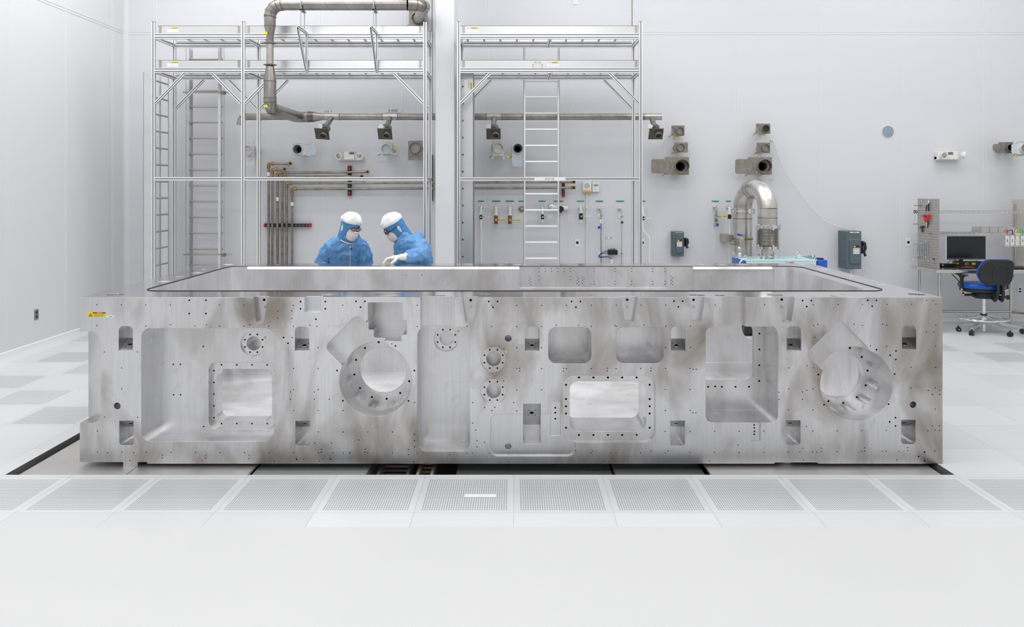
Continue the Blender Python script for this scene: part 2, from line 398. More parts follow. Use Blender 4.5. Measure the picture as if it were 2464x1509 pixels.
# ================================================================ THE MACHINED FRAME
D1 = 5.85; K1 = F/D1
ZT = H-(715.5-VY)/K1; BX0, BX1, BY1 = (192-VX)/K1, (2268-VX)/K1, 8.48
ZB = 0.0
def fx(px): return (px-VX)/K1
def fz(py): return H-(py-VY)/K1
def block_mat(name, rough, stain, polish=False, pocket=False):
    m = bpy.data.materials.new(name); m.use_nodes = True; nt = m.node_tree; b = nt.nodes['Principled BSDF']; N = nt.nodes.new; L = nt.links.new
    geo = N('ShaderNodeNewGeometry')
    def noise(scale, det, lo, hi, dist=0.0):
        mp = N('ShaderNodeMapping'); mp.inputs['Scale'].default_value = scale; L(geo.outputs['Position'], mp.inputs[0])
        nz = N('ShaderNodeTexNoise'); nz.inputs['Scale'].default_value = 1; nz.inputs['Detail'].default_value = det; nz.inputs['Distortion'].default_value = dist
        L(mp.outputs[0], nz.inputs[0]); r = N('ShaderNodeMapRange'); r.inputs[1].default_value = lo; r.inputs[2].default_value = hi; L(nz.outputs[0], r.inputs[0]); return r.outputs[0], nz.outputs[0]
    def mix(f, a, c):
        x = N('ShaderNodeMix'); x.data_type = 'RGBA'
        for i, q in ((6, a), (7, c)):
            if isinstance(q, tuple): x.inputs[i].default_value = (*q, 1)
            else: L(q, x.inputs[i])
        if isinstance(f, float): x.inputs[0].default_value = f
        else: L(f, x.inputs[0])
        return x.outputs[2]
    def mul(a, k):
        n = N('ShaderNodeMath'); n.operation = 'MULTIPLY'
        L(a, n.inputs[0])
        if isinstance(k, float): n.inputs[1].default_value = k
        else: L(k, n.inputs[1])
        return n.outputs[0]
    base = (0.69, 0.69, 0.705) if not pocket else (0.66, 0.66, 0.67)  # pocket metal toned darker to stand in for shade in the recesses
    f1, _ = noise((1.1, 1.1, 0.9), 5, 0.42, 0.66, 0.6)
    c = mix(mul(f1, 0.55), base, (0.84, 0.84, 0.86) if not pocket else (0.80, 0.80, 0.81))
    f2, _ = noise((3.3, 3.3, 1.5), 6, 0.455, 0.70, 0.45)          # brownish handling stains
    c = mix(mul(f2, stain), c, (0.27, 0.235, 0.195))
    f3, raw3 = noise((60, 60, 2.2), 3, 0.35, 0.75)               # vertical brushing
    c = mix(mul(f3, 0.22), c, (0.42, 0.42, 0.43))
    f4, _ = noise((9, 9, 7), 7, 0.60, 0.75, 1.0)
    c = mix(mul(f4, 0.25), c, (0.38, 0.36, 0.33))
    L(c, b.inputs['Base Color']); b.inputs['Metallic'].default_value = 1.0; 
    r = N('ShaderNodeMapRange'); r.inputs[3].default_value = rough; r.inputs[4].default_value = rough+(0.04 if polish else 0.14); L(f1, r.inputs[0]); L(r.outputs[0], b.inputs['Roughness'])
    bp = N('ShaderNodeBump'); bp.inputs['Strength'].default_value = 0.02 if polish else 0.12; bp.inputs['Distance'].default_value = 0.002; L(raw3, bp.inputs['Height']); bv = N('ShaderNodeBevel'); bv.samples = 4; bv.inputs['Radius'].default_value = 0.0045
    L(bv.outputs[0], bp.inputs['Normal']); L(bp.outputs[0], b.inputs['Normal'])
    return m
M_blk = block_mat('machined_aluminium', 0.34, 0.9)
M_cav = block_mat('lit_aluminium', 0.36, 0.40, pocket=True)
M_cav.node_tree.nodes['Principled BSDF'].inputs['Metallic'].default_value = 0.80
M_blkt = block_mat('lapped_aluminium', 0.10, 0.15, True)
M_blkp = block_mat('milled_pocket_aluminium', 0.22, 0.45, pocket=True)
def prismatic(poly, t, t0=-0.02):
    return MB().prism(poly, D1+t0, D1+t, 'y')
for n_ in M_cav.node_tree.nodes:  # cavity metal lightened in colour to stand in for light inside
    if n_.bl_idname == 'ShaderNodeMix':
        for i_ in (6, 7):
            c_ = n_.inputs[i_].default_value; n_.inputs[i_].default_value = (min(1, c_[0]*1.18), min(1, c_[1]*1.18), min(1, c_[2]*1.18), 1)
body = MB().box(BX0, BX1, D1, BY1, ZB, ZT)
CX0, CX1, CY0, CY1, CZ = -2.81, 2.72, 6.23, 8.11, 0.14
cutters = []
def cut(mb): cutters.append(mb)
cut(MB().prism(rrect(CX0, CX1, CY0, CY1, 0.12, 8), CZ, ZT+0.1, 'z'))
def R_(x0, x1, y0, y1, r, t, t0=-0.02, corners=(1, 1, 1, 1)):
    cut(prismatic(rrect(fx(x0), fx(x1), fz(y1), fz(y0), r/K1, 8, corners), t, t0))
def circ(X, Z, r, n=48): return [(X+r*math.cos(2*math.pi*k/n), Z+r*math.sin(2*math.pi*k/n)) for k in range(n)]
R_(340, 660, 790, 1062, 22, 0.21)
cut(MB().prism([(fx(100), fz(1018))]+[(fx(219)+24/K1*math.cos(a), fz(994)-24/K1*math.sin(a)) for a in [math.pi/2*(1-k/6) for k in range(7)]]
    +[(fx(213)+30/K1*math.cos(a), fz(827)+30/K1*math.sin(a)) for a in [math.pi/2*k/6 for k in range(7)]]+[(fx(100), fz(797))], D1-0.02, D1+0.12, 'y'))
# window and port in the big left pocket
cut(prismatic(rrect(-2.274, -1.775, 0.186, 0.685, 0.06, 8), 0.265, 0.20))
cut(prismatic(rrect(-2.235, -1.818, 0.237, 0.622, 0.055, 8), 0.40, 0.255))
ports = [(-1.945, 0.822, 0.21), (-0.505, 0.853, 0.24), (fx(1187.4), fz(865.5), 0.0), (fx(1187.4), fz(942.7), 0.0)]
for (X, Z, t) in ports:
    cut(prismatic(circ(X, Z, 0.092), t+0.022, t-0.02))
for (X, Z, t) in ports:
    cut(prismatic(circ(X, Z, 0.052, 40), t+0.14, t+0.01))
R_(1004, 1131, 786, 1086, 22, 0.24)
R_(1012, 1093.5, 690, 800, 3, 0.055)
R_(733, 773, 690, 752, 3, 0.06)
R_(1738, 1794, 690, 787, 2, 0.06)
for (a, b_, c, d) in ((610, 643, 617, 635), (1113, 1149, 1121, 1141), (1495.5, 1533.5, 1504, 1524.5), (1658, 1696, 1667.5, 1687), (1874, 1912, 1883, 1904)):
    cut(prismatic(roundpoly([(fx(a-3), fz(700)), (fx(c), fz(777)), (fx(d), fz(777)), (fx(b_+3), fz(700))], 0.02), 0.055))
# square recess with side notches
cut(prismatic(roundpoly([(fx(a), fz(b_)) for a, b_ in ((885, 728), (969, 728), (969, 771), (979, 771), (979, 806), (966, 806), (966, 822), (894, 818), (894, 799), (881, 799), (881, 771), (885, 771))], 0.008, 3), 0.30))
# the two round openings with 45 degree pockets
RC = [(fx(904), fz(915)), (fx(2060.9), fz(925.3))]
for X, Z in RC: cut(prismatic(circ(X, Z, 0.262, 72), 0.31))
for X, Z in RC: cut(prismatic(circ(X, Z, 0.181, 64), 0.42, 0.30))
cut(prismatic(roundpoly([(fx(a), fz(b_)) for a, b_ in ((859.5, 755), (780, 835), (838, 895), (905, 895), (952, 848))], 0.05), 0.10))
cut(prismatic(roundpoly([(fx(a), fz(b_)) for a, b_ in ((2022, 768), (1938, 852), (1985, 897), (2060, 897), (2100, 846))], 0.05), 0.06))
# milled scallops around the ring seats
for X, Z in RC:
    for k in range(12):
        a = math.radians(15+30*k)
        if -90 <= 0: cut(prismatic(circ(X+0.243*math.cos(a), Z+0.243*math.sin(a), 0.034, 16), 0.31, 0.22))
# framed window in the middle
R_(1354, 1577, 903.5, 1064.5, 27, 0.03)
R_(1371.5, 1556, 920, 1041, 20, 0.40, 0.01)
R_(1319.3, 1422.9, 787, 874.7, 19, 0.33)
R_(1482.5, 1597, 787.4, 874.2, 19, 0.33)
cut(prismatic(roundpoly([(fx(1698), fz(786)), (fx(1872.4), fz(786)), (fx(1872.4), fz(1017)), (fx(1698), fz(1017))], 0.06), 0.33))
cut(prismatic(rrect(1.41, 1.829, 0.514, 0.95, 0.06, 8), 0.42, 0.32))
R_(1180, 1384.4, 996.5, 1097.8, 18, 0.022)
R_(1325, 1349, 966, 1051, 3, 0.032)
R_(1807, 1830.5, 1018.5, 1064, 4, 0.02)
bays = [(285.5, 319.5, 785, 843.5, 1), (709.5, 744, 786, 845, 1), (1263, 1298, 786, 845.5, 1), (1614.5, 1649, 785.5, 845, 1), (1893, 1927.5, 785, 844.5, 1), (2170.5, 2204.5, 784, 842, 1),
        (287, 321.5, 1012.5, 1071, 0), (711, 745.5, 1013, 1073, 0), (1259, 1301, 972, 1070.5, 0), (1613, 1648, 1012.5, 1073, 0), (1891.5, 1926, 1011.5, 1071, 0), (2168.5, 2203, 1010.5, 1069, 0)]
for (a, b_, c, d, up) in bays:
    R_(a, b_, c, d, 11 if up else 7, 0.15, -0.02, (0, 0, 1, 1) if up else (1, 1, 0, 0))
# round holes
for (px, py, r, t) in ((282, 977, 8, .12), (1222.8, 814.5, 8, .12), (2197, 974, 7.7, .12), (1222.8, 1076.5, 7.7, .12)):
    cut(prismatic(circ(fx(px), fz(py), r/K1, 20), t))
# rear wall: recessed pad, chamfer, round exit hole
cut(MB().box(0.058, 1.527, CY1-0.05, CY1+0.03, 0.985, ZT+0.05))
cut(MB().box(1.787, 2.60, CY1-0.05, CY1+0.02, CZ+0.1, ZT-0.03))
def chamf(x0, x1): cut(MB().prism([(CY1-0.02, ZT+0.03), (CY1+0.03, ZT+0.03), (CY1+0.03, ZT+0.008), (CY1-0.003, ZT-0.027), (CY1-0.02, ZT-0.027)], x0, x1, 'x'))
chamf(-2.66, 0.056); chamf(1.79, 2.58)
cut(MB().prism(circ(2.48, 0.61, 0.2, 48), CY1-0.02, BY1+0.02, 'y'))
# bottom steps
cut(MB().box(BX0-0.02, fx(354), D1-0.02, D1+0.6, ZB-0.02, 0.012))
cut(MB().box(fx(1864), fx(1968), D1-0.02, D1+0.6, ZB-0.02, 0.009))
# holes in the lapped top
tops = [(278.6,708.6,19),(446,708.6,8),(506.7,712.9,8),(336.6,688.6,7),(395,677.6,15),(432,666,12),(475.5,657,15),(491,648,6),(550,636.5,14),(788,710,18),(937.6,707.7,34),
        (1061,711,11),(1164.6,710,18),(1423.6,709.4,7),(1678,710,18),(1864.5,709.4,18),(1732,710.5,12),(2006,712,8),(2028,707.8,6),(2205,708,19),(2121,685.7,16),(2100,679,6),
        (2045,665.5,14),(2001,653.4,6),(1980,649,14),(1929.6,636.7,12),(1686,637,12),(1733,637,14),(1788,637,18),(668.7,637,5),(725,636.6,4),(905,637.3,10),(1205,637.5,8),(1245,637,10),(1500,637.2,9)]
for (px, py, hw) in tops:
    k = (py-VY)/(H-ZT); d = F/k; X = (px-VX)/k; r = hw/k
    r = min(r, (d-D1)*0.75 if d < 7 and -2.8 < X < 2.7 else r)
    cut(MB().prism([(X+r*math.cos(2*math.pi*q/28), d+r*math.sin(2*math.pi*q/28)) for q in range(28)], ZT-0.022, ZT+0.02, 'z'))
# ---- tapped holes (pixel positions of each survey window: origin, scale, list; 'b' marks the larger ones)
HL = [
 (180,620,4.738,[(1305,486,1),(1494,486,1),(1305,638,1),(1494,638,1),(252,538),(531,538),(810,540),(1090,541),(1649,541),(1929,541),(252,777),(811,778),(1089,764),(1370,780),(1499,765),(1650,781),(1931,782),(1995,767),(2211,782),(2312,608),(2312,691),(336,1076),(713,1076),(533,1258),(2380,912,1),(2430,978,1),(2132,494,2),(2134,577,1)]),
 (180,880,4.738,[(533,27),(534,265),(340,587),(716,589),(258,745),(258,985),(374,993),(538,986),(669,994),(817,988),(1096,989),(1376,990),(1656,992),(1936,993),(2216,994),(998,1021),(998,1052),(1492,1023),(1492,1056),(1985,1025),(1985,1060),(627,1081),(1448,1086),(2273,1090),(2458,300),(2458,384)]),
 (680,690,3.2808,[(84,147),(72,192),(72,250),(141,118,1),(141,175,1),(337,118,1),(337,175,1),(475,147),(580,116,1),(650,116,1),(615,162,1),(1063,147),(1063,315),(263,257,1),(215,305),(271,314),(85,314),(8,402),(76,402),(41,447),(280,481),(86,646),(280,646),(430,663,1),(86,812),(63,832),(250,832),(281,812),(63,889),(250,889),(368,889),(476,901,1),(86,979),(281,979),(477,979),(994,902,1),(1041,916),(1040,663,1),(283,1147),(478,1147),(673,1147),(868,1147),(604,1211),(254,1235),(386,1235),(306,1285),(306,1308),(282,1313),(398,1313),(89,1311),(478,1313),(530,1313),(650,1285),(650,1308),(673,1314),(868,1314),(994,1287),(994,1327),(1041,1168),(1041,1217),(1041,1265),(1064,1315),(1317,1327),(1455,1315),(1501,1315),(1634,1315),(1535,1217),(1535,1265),(1594,1229),(1524,1132),(1500,916),(1500,1077),(1594,955),(1675,953),(1651,980),(1455,315),(1651,315),(1628,117,1),(1697,117,1),(1651,147),(1662,163,1),(110,1363,1),(378,1363,1),(167,1363),(320,1363),(289,1379),(1036,1382),(892,468,1),(862,452),(1482,115,2),(1482,172,1)]),
 (1140,620,4.563,[(472,524),(745,524),(1018,524),(1291,524),(1564,523),(1836,522),(2108,521),(1074,482,1),(1171,482,1),(1122,544,1),(2198,479,1),(2294,479,1),(2246,542,1),(199,757),(472,757),(745,757),(906,743),(1147,743),(1290,755),(1548,742),(1563,755),(1868,742),(2108,753),(2379,753),(472,989),(745,989),(2107,986),(2379,986),(472,1220),(504,1215),(504,1247),(745,1220),(985,1215),(985,1247),(1017,1220),(1290,1220),(1466,1215),(1466,1245),(1562,1220),(1833,1218),(1946,1213),(1946,1244),(2106,1217),(2377,1217),(2410,1226),(2442,1226),(331,1002),(1696,476,2),(1698,557,1),(2432,476,2),(2434,557,1)]),
 (1140,880,4.563,[(472,266),(744,266),(472,498),(199,498),(118,461),(231,460),(438,405),(22,708),(38,828),(38,890),(118,842),(175,965),(383,1055),(1120,938),(1303,938),(1288,960),(1559,960),(1830,960),(1950,938),(2102,960),(2134,938),(2373,958),(2104,262),(2376,262),(2103,494),(2375,493),(2408,518),(2440,518),(2102,724),(2374,724),(1423,1052),(1551,1052),(330,168)]),
 (1620,620,3.6235,[(366,414),(797,412),(1128,376,1),(1204,376,1),(1165,427,1),(1224,410),(1439,409),(1651,410),(1863,408),(2077,407),(2291,405),(1696,373,1),(1772,373,1),(1734,424,1),(2209,374),(2271,374),(150,598),(150,782),(1223,593),(1261,582),(1576,580),(1650,592),(1826,580),(1862,590),(2290,588),(2207,649),(2270,649),(1235,695),(1861,774),(1772,803,1),(1942,814,1),(1891,852,1),(1941,889,1),(2287,773),(2286,957),(2073,957),(1166,943),(1221,961),(1007,962),(1720,770),(1724,778),(968,376,2),(970,440,1)]),
 (1620,880,3.6235,[(147,391),(173,412),(199,412),(146,574),(145,760),(361,573),(575,573),(790,571),(359,758),(574,758),(789,756),(563,694),(316,832),(923,232),(923,295),(1007,204),(1005,387),(1126,230),(1126,294),(1164,216),(1219,203),(1218,386),(1162,531),(1217,569),(1131,722),(1002,754),(1104,754),(1135,826),(1216,752),(1249,754),(1293,720),(1293,748),(1430,569),(1430,750),(1645,566),(1643,748),(1669,718),(1669,744),(1857,565),(1825,747),(1858,747),(1969,747),(1950,822),(2044,714),(2044,742),(2281,744),(2191,755,1),(2140,793,1),(2191,829,1),(2285,14),(2072,196),(2285,194),(2223,216),(2323,214),(2260,253),(2323,253),(2284,379),(2258,526),(2321,526),(2283,562),(2220,567),(2321,567),(1938,454,1),(1887,491,1),(1938,527,1),(1878,336,1),(1315,341,1),(1266,78,1),(1930,74,1)]),
]
holes = []
def addhole(X, Z, r, t0, t1, y=True):
    for h in holes:
        if abs(h[3]-t0) < 0.02 and (h[0]-X)**2+(h[1]-Z)**2 < (h[2]+r+0.001)**2: return
    holes.append((X, Z, r, t0, t1))
for ox, oy, s_, L_ in HL:
    for q in L_:
        px, py = ox+q[0]/s_, oy+q[1]/s_
        big = q[2] if len(q) > 2 else 0
        X, Z = fx(px), fz(py)
        t0 = -0.01; t1 = 0.03
        if big == 2: t0, t1 = 0.03, 0.09
        elif len(q) > 2 and py < 745 and any(a-4 < px < b_+4 for a, b_ in ((610, 641), (1113, 1149), (1496, 1533), (1659, 1695), (1876, 1911))): t0, t1 = 0.03, 0.085
        addhole(X, Z, (0.0041, 0.0064, 0.0098)[big], t0, t1)
def bolts(X, Z, R, n, a0, t, r=0.0062):
    for k in range(n):
        a = math.radians(a0+360/n*k); addhole(X+R*math.cos(a), Z+R*math.sin(a), r, t-0.01, t+0.03)
for (X, Z, t) in ports: bolts(X, Z, 0.0715, 8, 22.5, t+0.022)
for X, Z in RC: bolts(X, Z, 0.217, 12, 8, 0.31, 0.008)
def winbolts(x0, x1, z0, z1, nx, nz, t, r=0.0065):
    for k in range(nx):
        X = x0+(x1-x0)*(k+0.5+0.0)/nx
        addhole(X, z0, r, t-0.01, t+0.03); addhole(X, z1, r, t-0.01, t+0.03)
    for k in range(nz):
        Z = z0+(z1-z0)*(k+0.5)/nz
        addhole(x0, Z, r, t-0.01, t+0.03); addhole(x1, Z, r, t-0.01, t+0.03)
winbolts(-2.255, -1.797, 0.212, 0.654, 4, 5, 0.265, 0.006)
for px in (1394, 1429, 1464, 1498.5, 1533.5):
    addhole(fx(px), fz(910.8), 0.0075, 0.02, 0.06); addhole(fx(px), fz(1050), 0.0075, 0.02, 0.06)
for py in (928.5, 963, 980.5, 998, 1032.5):
    addhole(fx(1362.6), fz(py), 0.0075, 0.02, 0.06); addhole(fx(1565), fz(py), 0.0075, 0.02, 0.06)
def pk(px, py, t): return ((px-VX)*(D1+t)/F, H-(py-VY)*(D1+t)/F)
for px, py in ((489, 833.6), (417, 876.9), (434, 876.9), (417.6, 950), (434.3, 950), (490, 1026.7)): addhole(*pk(px, py, .21), 0.0055, 0.20, 0.24)
for px, py in ((1827.7, 803), (1827.5, 841), (1827.3, 879), (1827, 916.8), (1704, 931), (1720.8, 930), (1737, 931), (1770, 931), (1802.7, 931)): addhole(*pk(px, py, .33), 0.007, 0.32, 0.36)
for px, py in ((1336.8, 984.3), (1336.8, 996.4), (1336.8, 1010.8)): addhole(fx(px), fz(py), 0.0065, 0.02, 0.07)
for px, py in ((1816.8, 1024.5), (1816.8, 1031.5), (1817.3, 1040.5), (1816.8, 1047.5)): addhole(fx(px), fz(py), 0.0058, 0.01, 0.06)
hm = MB()
for (X, Z, r, t0, t1) in holes: hm.prism(circ(X, Z, r, 10), D1+t0, D1+t1, 'y')
# holes in the rear inside wall
def rw(px, py, dd=CY1+0.03): return ((px-VX)*dd/F, H-(py-VY)*dd/F)
RH = [(x, y) for x in (1297.1, 1312.3, 1327.4, 1342.5, 1357.6, 1372.7, 1429.5, 1479.7, 1520, 1570.2, 1600.4) for y in (646.6, 653.6)]
RH += [(x, y) for x in (1297.1, 1372.7) for y in (666, 673.5)]+[(x, y) for x in (1429.5, 1479.7, 1520, 1570.2, 1600.4) for y in (677.2, 684.4)]
for x0 in (1273, 1389, 1401.6): RH += [(x0, 667+7.6*k) for k in range(3)]+[(x0+3.8, 670.8+7.6*k) for k in range(3)]
hm2 = MB()
for px, py in RH:
    X, Z = rw(px, py); hm2.prism(circ(X, Z, 0.0055, 8), CY1+0.01, CY1+0.06, 'y')
for px, py in ((977.5, 662), (1015, 662)): X, Z = rw(px, py, CY1); hm2.prism(circ(X, Z, 0.0055, 8), CY1-0.02, CY1+0.03, 'y')
for k in range(3):
    for a, b_ in ((1615, 666.5), (1618.8, 670.3)): X, Z = rw(a, b_+7.6*k, CY1); hm2.prism(circ(X, Z, 0.0055, 8), CY1-0.02, CY1+0.03, 'y')
cut(hm); cut(hm2)
root = thing('machined_frame', 'huge machined aluminium frame with many pockets and round ports in the middle of the hall', 'machine frame', (0, 7.1, 0))
ob = body.build('frame_body', [M_blk, M_blkt, M_blkp, M_cav, mat('threaded_bore_shade', (0.10, 0.09, 0.08), 0.45, 0.9)], None, 0)  # dark bore colour stands in for shade inside the shallow tapped holes
tmp = []
for c in cutters:
    me = bpy.data.meshes.new('c'); me.from_pydata([tuple(v) for v in c.v], [], c.f)
    bm = bmesh.new(); bm.from_mesh(me); bmesh.ops.recalc_face_normals(bm, faces=bm.faces); bm.to_mesh(me); bm.free()
    co = bpy.data.objects.new('c', me); COL.objects.link(co); tmp.append(co)
    md = ob.modifiers.new('b', 'BOOLEAN'); md.operation = 'DIFFERENCE'; md.object = co; md.solver = 'MANIFOLD'
dg = bpy.context.evaluated_depsgraph_get(); dg.update()
me = bpy.data.meshes.new_from_object(ob.evaluated_get(dg))
print('frame faces', len(me.polygons))
ob.modifiers.clear(); ob.data = me
for co in tmp: bpy.data.objects.remove(co)
bm = bmesh.new(); bm.from_mesh(me)
bmesh.ops.remove_doubles(bm, verts=bm.verts, dist=1e-5); bmesh.ops.recalc_face_normals(bm, faces=bm.faces)
for f in bm.faces:
    n = f.normal; c = f.calc_center_median()
    if n.z > 0.99 and c.z > ZT-0.001: f.material_index = 1
    elif n.y < -0.99 and c.y < D1+0.001: f.material_index = 0
    elif n.x < -0.99 and c.x < BX0+0.001 or n.x > 0.99 and c.x > BX1-0.001 or n.y > 0.99: f.material_index = 0
    elif c.y > D1+0.375: f.material_index = 3
    else: f.material_index = 2
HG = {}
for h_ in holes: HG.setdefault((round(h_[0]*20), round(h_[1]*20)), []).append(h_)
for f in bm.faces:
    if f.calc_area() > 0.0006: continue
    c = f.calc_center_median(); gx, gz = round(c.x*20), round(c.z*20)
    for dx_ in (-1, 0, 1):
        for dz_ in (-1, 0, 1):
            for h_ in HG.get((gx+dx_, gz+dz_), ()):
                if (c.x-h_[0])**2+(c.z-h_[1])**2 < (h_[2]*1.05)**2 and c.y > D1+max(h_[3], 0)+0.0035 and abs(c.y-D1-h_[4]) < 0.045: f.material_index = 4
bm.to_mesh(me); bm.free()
me.polygons.foreach_set('use_smooth', [True]*len(me.polygons)); me.set_sharp_from_angle(angle=math.radians(32))
wn = ob.modifiers.new('wn', 'WEIGHTED_NORMAL'); wn.keep_sharp = True; wn.weight = 100
me.transform(Matrix.Translation(-Vector((0, 7.1, 0)))); ob.parent = root
# seats inside the bays
M_seat = block_mat('seat_aluminium', 0.2, 0.1)
for (a, b_, c, d, up) in bays:
    x0, x1, zt, zb = fx(a)+0.0008, fx(b_)-0.0008, fz(c)-0.0008, fz(d)+0.0008
    y0, y1 = D1+0.004, D1+0.149
    if up: prof = [(y0, zb), (y1, zb), (y1, zb+0.062)]
    else: prof = [(y0, zt), (y1, zt), (y1, zt-0.085)] if d-c < 70 else [(y0+0.03, zt), (y1, zt), (y1, zt-0.19)]
    p = MB().prism(prof, x0, x1, 'x').build('seat', [M_cav], root, 0)  # paler metal stands in for light the bays lack
    A = Vector((0, *prof[0])); B = Vector((0, *prof[2])); mid = (A*0.55+B*0.45); e = (B-A).normalized()
    nrm = Vector((0, -e.z, e.y)); nrm = nrm if nrm.y < 0 else -nrm
    mid.x = (x0+x1)/2
    q = MB(); q.cyl(mid-nrm*0.01, mid+nrm*0.0012, 0.019, 20, mi=0); q.cyl(mid, mid+nrm*0.0018, 0.013, 20, mi=1)
    for sx in (-1, 1):
        for sy in (-1, 1):
            c0 = mid+Vector((sx*0.024, 0, 0))+e*sy*0.024; q.cyl(c0, c0+nrm*0.0012, 0.004, 8, mi=1)
    q.build('seat_hole', [M_blkp, M_dark], root)
# pin caps in the V slots
for (cx_, cy_) in ((630.4, 741.7), (1131.7, 742.4), (1512, 742), (1673.4, 741.6), (1887.7, 741.4)):
    MB().cyl((fx(cx_), D1+0.03, fz(cy_)), (fx(cx_), D1+0.06, fz(cy_)), 0.0075, 12).build('plug', M_tray, root)
# seal
P = [Vector((x, y, ZT+0.0015)) for x, y in rrect(CX0-0.035, 2.86, CY0-0.022, CY1+0.03, 0.13, 10)]
M_seal = mat('seal_rubber', (0.035, 0.014, 0.010), 0.5)
tag(MB().tube(P, 0.0036, 6, closed=True).build('seal_ring', M_seal, root), 'dark red-brown rubber seal round the cavity rim')
# tie tabs on the seal
M_ink2 = M_black
# stickers
M_dy = mat('sticker_yellow', (0.80, 0.70, 0.02), 0.5); M_dr = mat('sticker_red', (0.42, 0.01, 0.015), 0.5)
s = MB().box(fx(211), fx(254.5), D1-0.0015, D1, fz(763), fz(751)).build('warning_sticker', M_dy, root); tag(s, 'yellow and red danger sticker')
LOC[s.name] = Vector((0, 7.1, 0))
MB().box(fx(223), fx(254), D1-0.002, D1-0.0014, fz(754.6), fz(751.3)).build('red_band', M_dr, s)
text('DANGER', (fx(240), D1-0.0022, fz(753.1)), 0.0085, M_paper, s)
q = MB(); cx_, cz_ = fx(218), fz(757.8)
for a, b_ in (((-.013, -.01), (.013, -.01)), ((.013, -.01), (0, .0125)), ((0, .0125), (-.013, -.01))):
    q.cyl((cx_+a[0], D1-0.002, cz_+a[1]), (cx_+b_[0], D1-0.002, cz_+b_[1]), 0.0012, 6)
q.sphere((cx_, D1-0.002, cz_-0.002), 0.003, 8, 6); q.box(cx_-0.008, cx_+0.008, D1-0.002, D1-0.0014, cz_-0.008, cz_-0.006)
q.build('pictogram', M_ink, s)
q = MB()
for k in range(4): q.box(fx(225), fx(252-3*(k % 2)), D1-0.0019, D1-0.0014, fz(757+1.6*k), fz(756.3+1.6*k))
q.build('small_print', mat('print_grey', (0.25, 0.22, 0.03), .6), s)
MB().prism(rrect(fx(256), fx(275), fz(764.2), fz(759.7), 0.006), D1-0.0012, D1, 'y').build('white_tag', M_paper, root)
text('12/05/18', (fx(265.5), D1-0.0015, fz(762)), 0.0085, M_ink, root, name='tag_writing')
M_ym = mat('port_marker', (0.55, 0.42, 0.02), .5)
for px, py, t in ((638, 811.7, .21), (1102.5, 796.7, .24), (1218, 847, 0), (1216.3, 923, 0)):
    X, Z = pk(px, py, t); MB().box(X-0.006, X+0.006, D1+t-0.001, D1+t, Z-0.006, Z+0.006).build('port_marker', M_ym if t else M_yel, root)
# small square foot, and the round levelling pad on the plate
MB().box(fx(296), fx(331), D1+0.002, D1+0.16, -0.0249, 0.0125).build('foot', M_blk, root)
lp = thing('levelling_pad', 'round metal levelling pad with white sticker under the right side of the machined frame', 'levelling pad', (fx(1900), D1+0.13, -0.025))
MB().rings((fx(1902), D1+0.13, -0.025), (0, 0, 1), [(0.062, 0), (0.064, 0.004), (0.064, 0.028), (0.058, 0.0335)], 40).build('ring', M_tray, lp)
MB().box(fx(1897), fx(1910), D1+0.062, D1+0.066, -0.016, -0.004).build('sticker', M_paper, lp)
text('LEG 4', (fx(1903.5), D1+0.0612, -0.01), 0.009, M_ink, lp)
# ================================================================ RACKS, STORED LADDERS, DUCTS
def loft_prof(p0, p1, side, w, h, slots_side=1, slots_top=1, mb=None):
    """slotted aluminium profile from p0 to p1; side = direction of the width w, h across it"""
    p0 = Vector(p0); p1 = Vector(p1); a = (p1-p0).normalized(); u = Vector(side); u = (u-a*u.dot(a)).normalized(); v = a.cross(u)
    hw = 0.0047; dp = 0.010; P = []; flag = []
    def edge(c0, c1, n, nrm):
        """walk from c0 to c1 with n notches, inward normal nrm"""
        c0 = Vector(c0); c1 = Vector(c1); d = (c1-c0).normalized(); L = (c1-c0).length; nrm = Vector(nrm)
        P.append(c0); flag.append(0)
        for i in range(n):
            c = c0+d*L*(i+0.5)/n
            P.append(c-d*hw); flag.append(1); P.append(c-d*hw+nrm*dp); flag.append(1); P.append(c+d*hw+nrm*dp); flag.append(1); P.append(c+d*hw); flag.append(0)
    W2, H2 = w/2, h/2
    edge((-W2, -H2), (W2, -H2), slots_top, (0, 1)); edge((W2, -H2), (W2, H2), slots_side, (-1, 0))
    edge((W2, H2), (-W2, H2), slots_top, (0, -1)); edge((-W2, H2), (-W2, -H2), slots_side, (1, 0))
    n = len(P); V = [p0+u*q.x+v*q.y for q in P]+[p1+u*q.x+v*q.y for q in P]
    m = mb or MB()
    for k in range(n): m.add([V[k], V[(k+1) % n], V[n+(k+1) % n], V[n+k]], [(0, 1, 2, 3)], flag[k])
    m.add(V[:n], [tuple(range(n-1, -1, -1))], 0); m.add(V[n:], [tuple(range(n))], 0)
    return m
AL = [M_al, M_groove]
def pbuild(name, parent, *a, **k): return loft_prof(*a, **k).build(name, AL, parent, 0)
DF, DB = 10.70, 11.35
ZL = [(3.944, 4.016), (3.497, 3.563)]
WP = 0.045
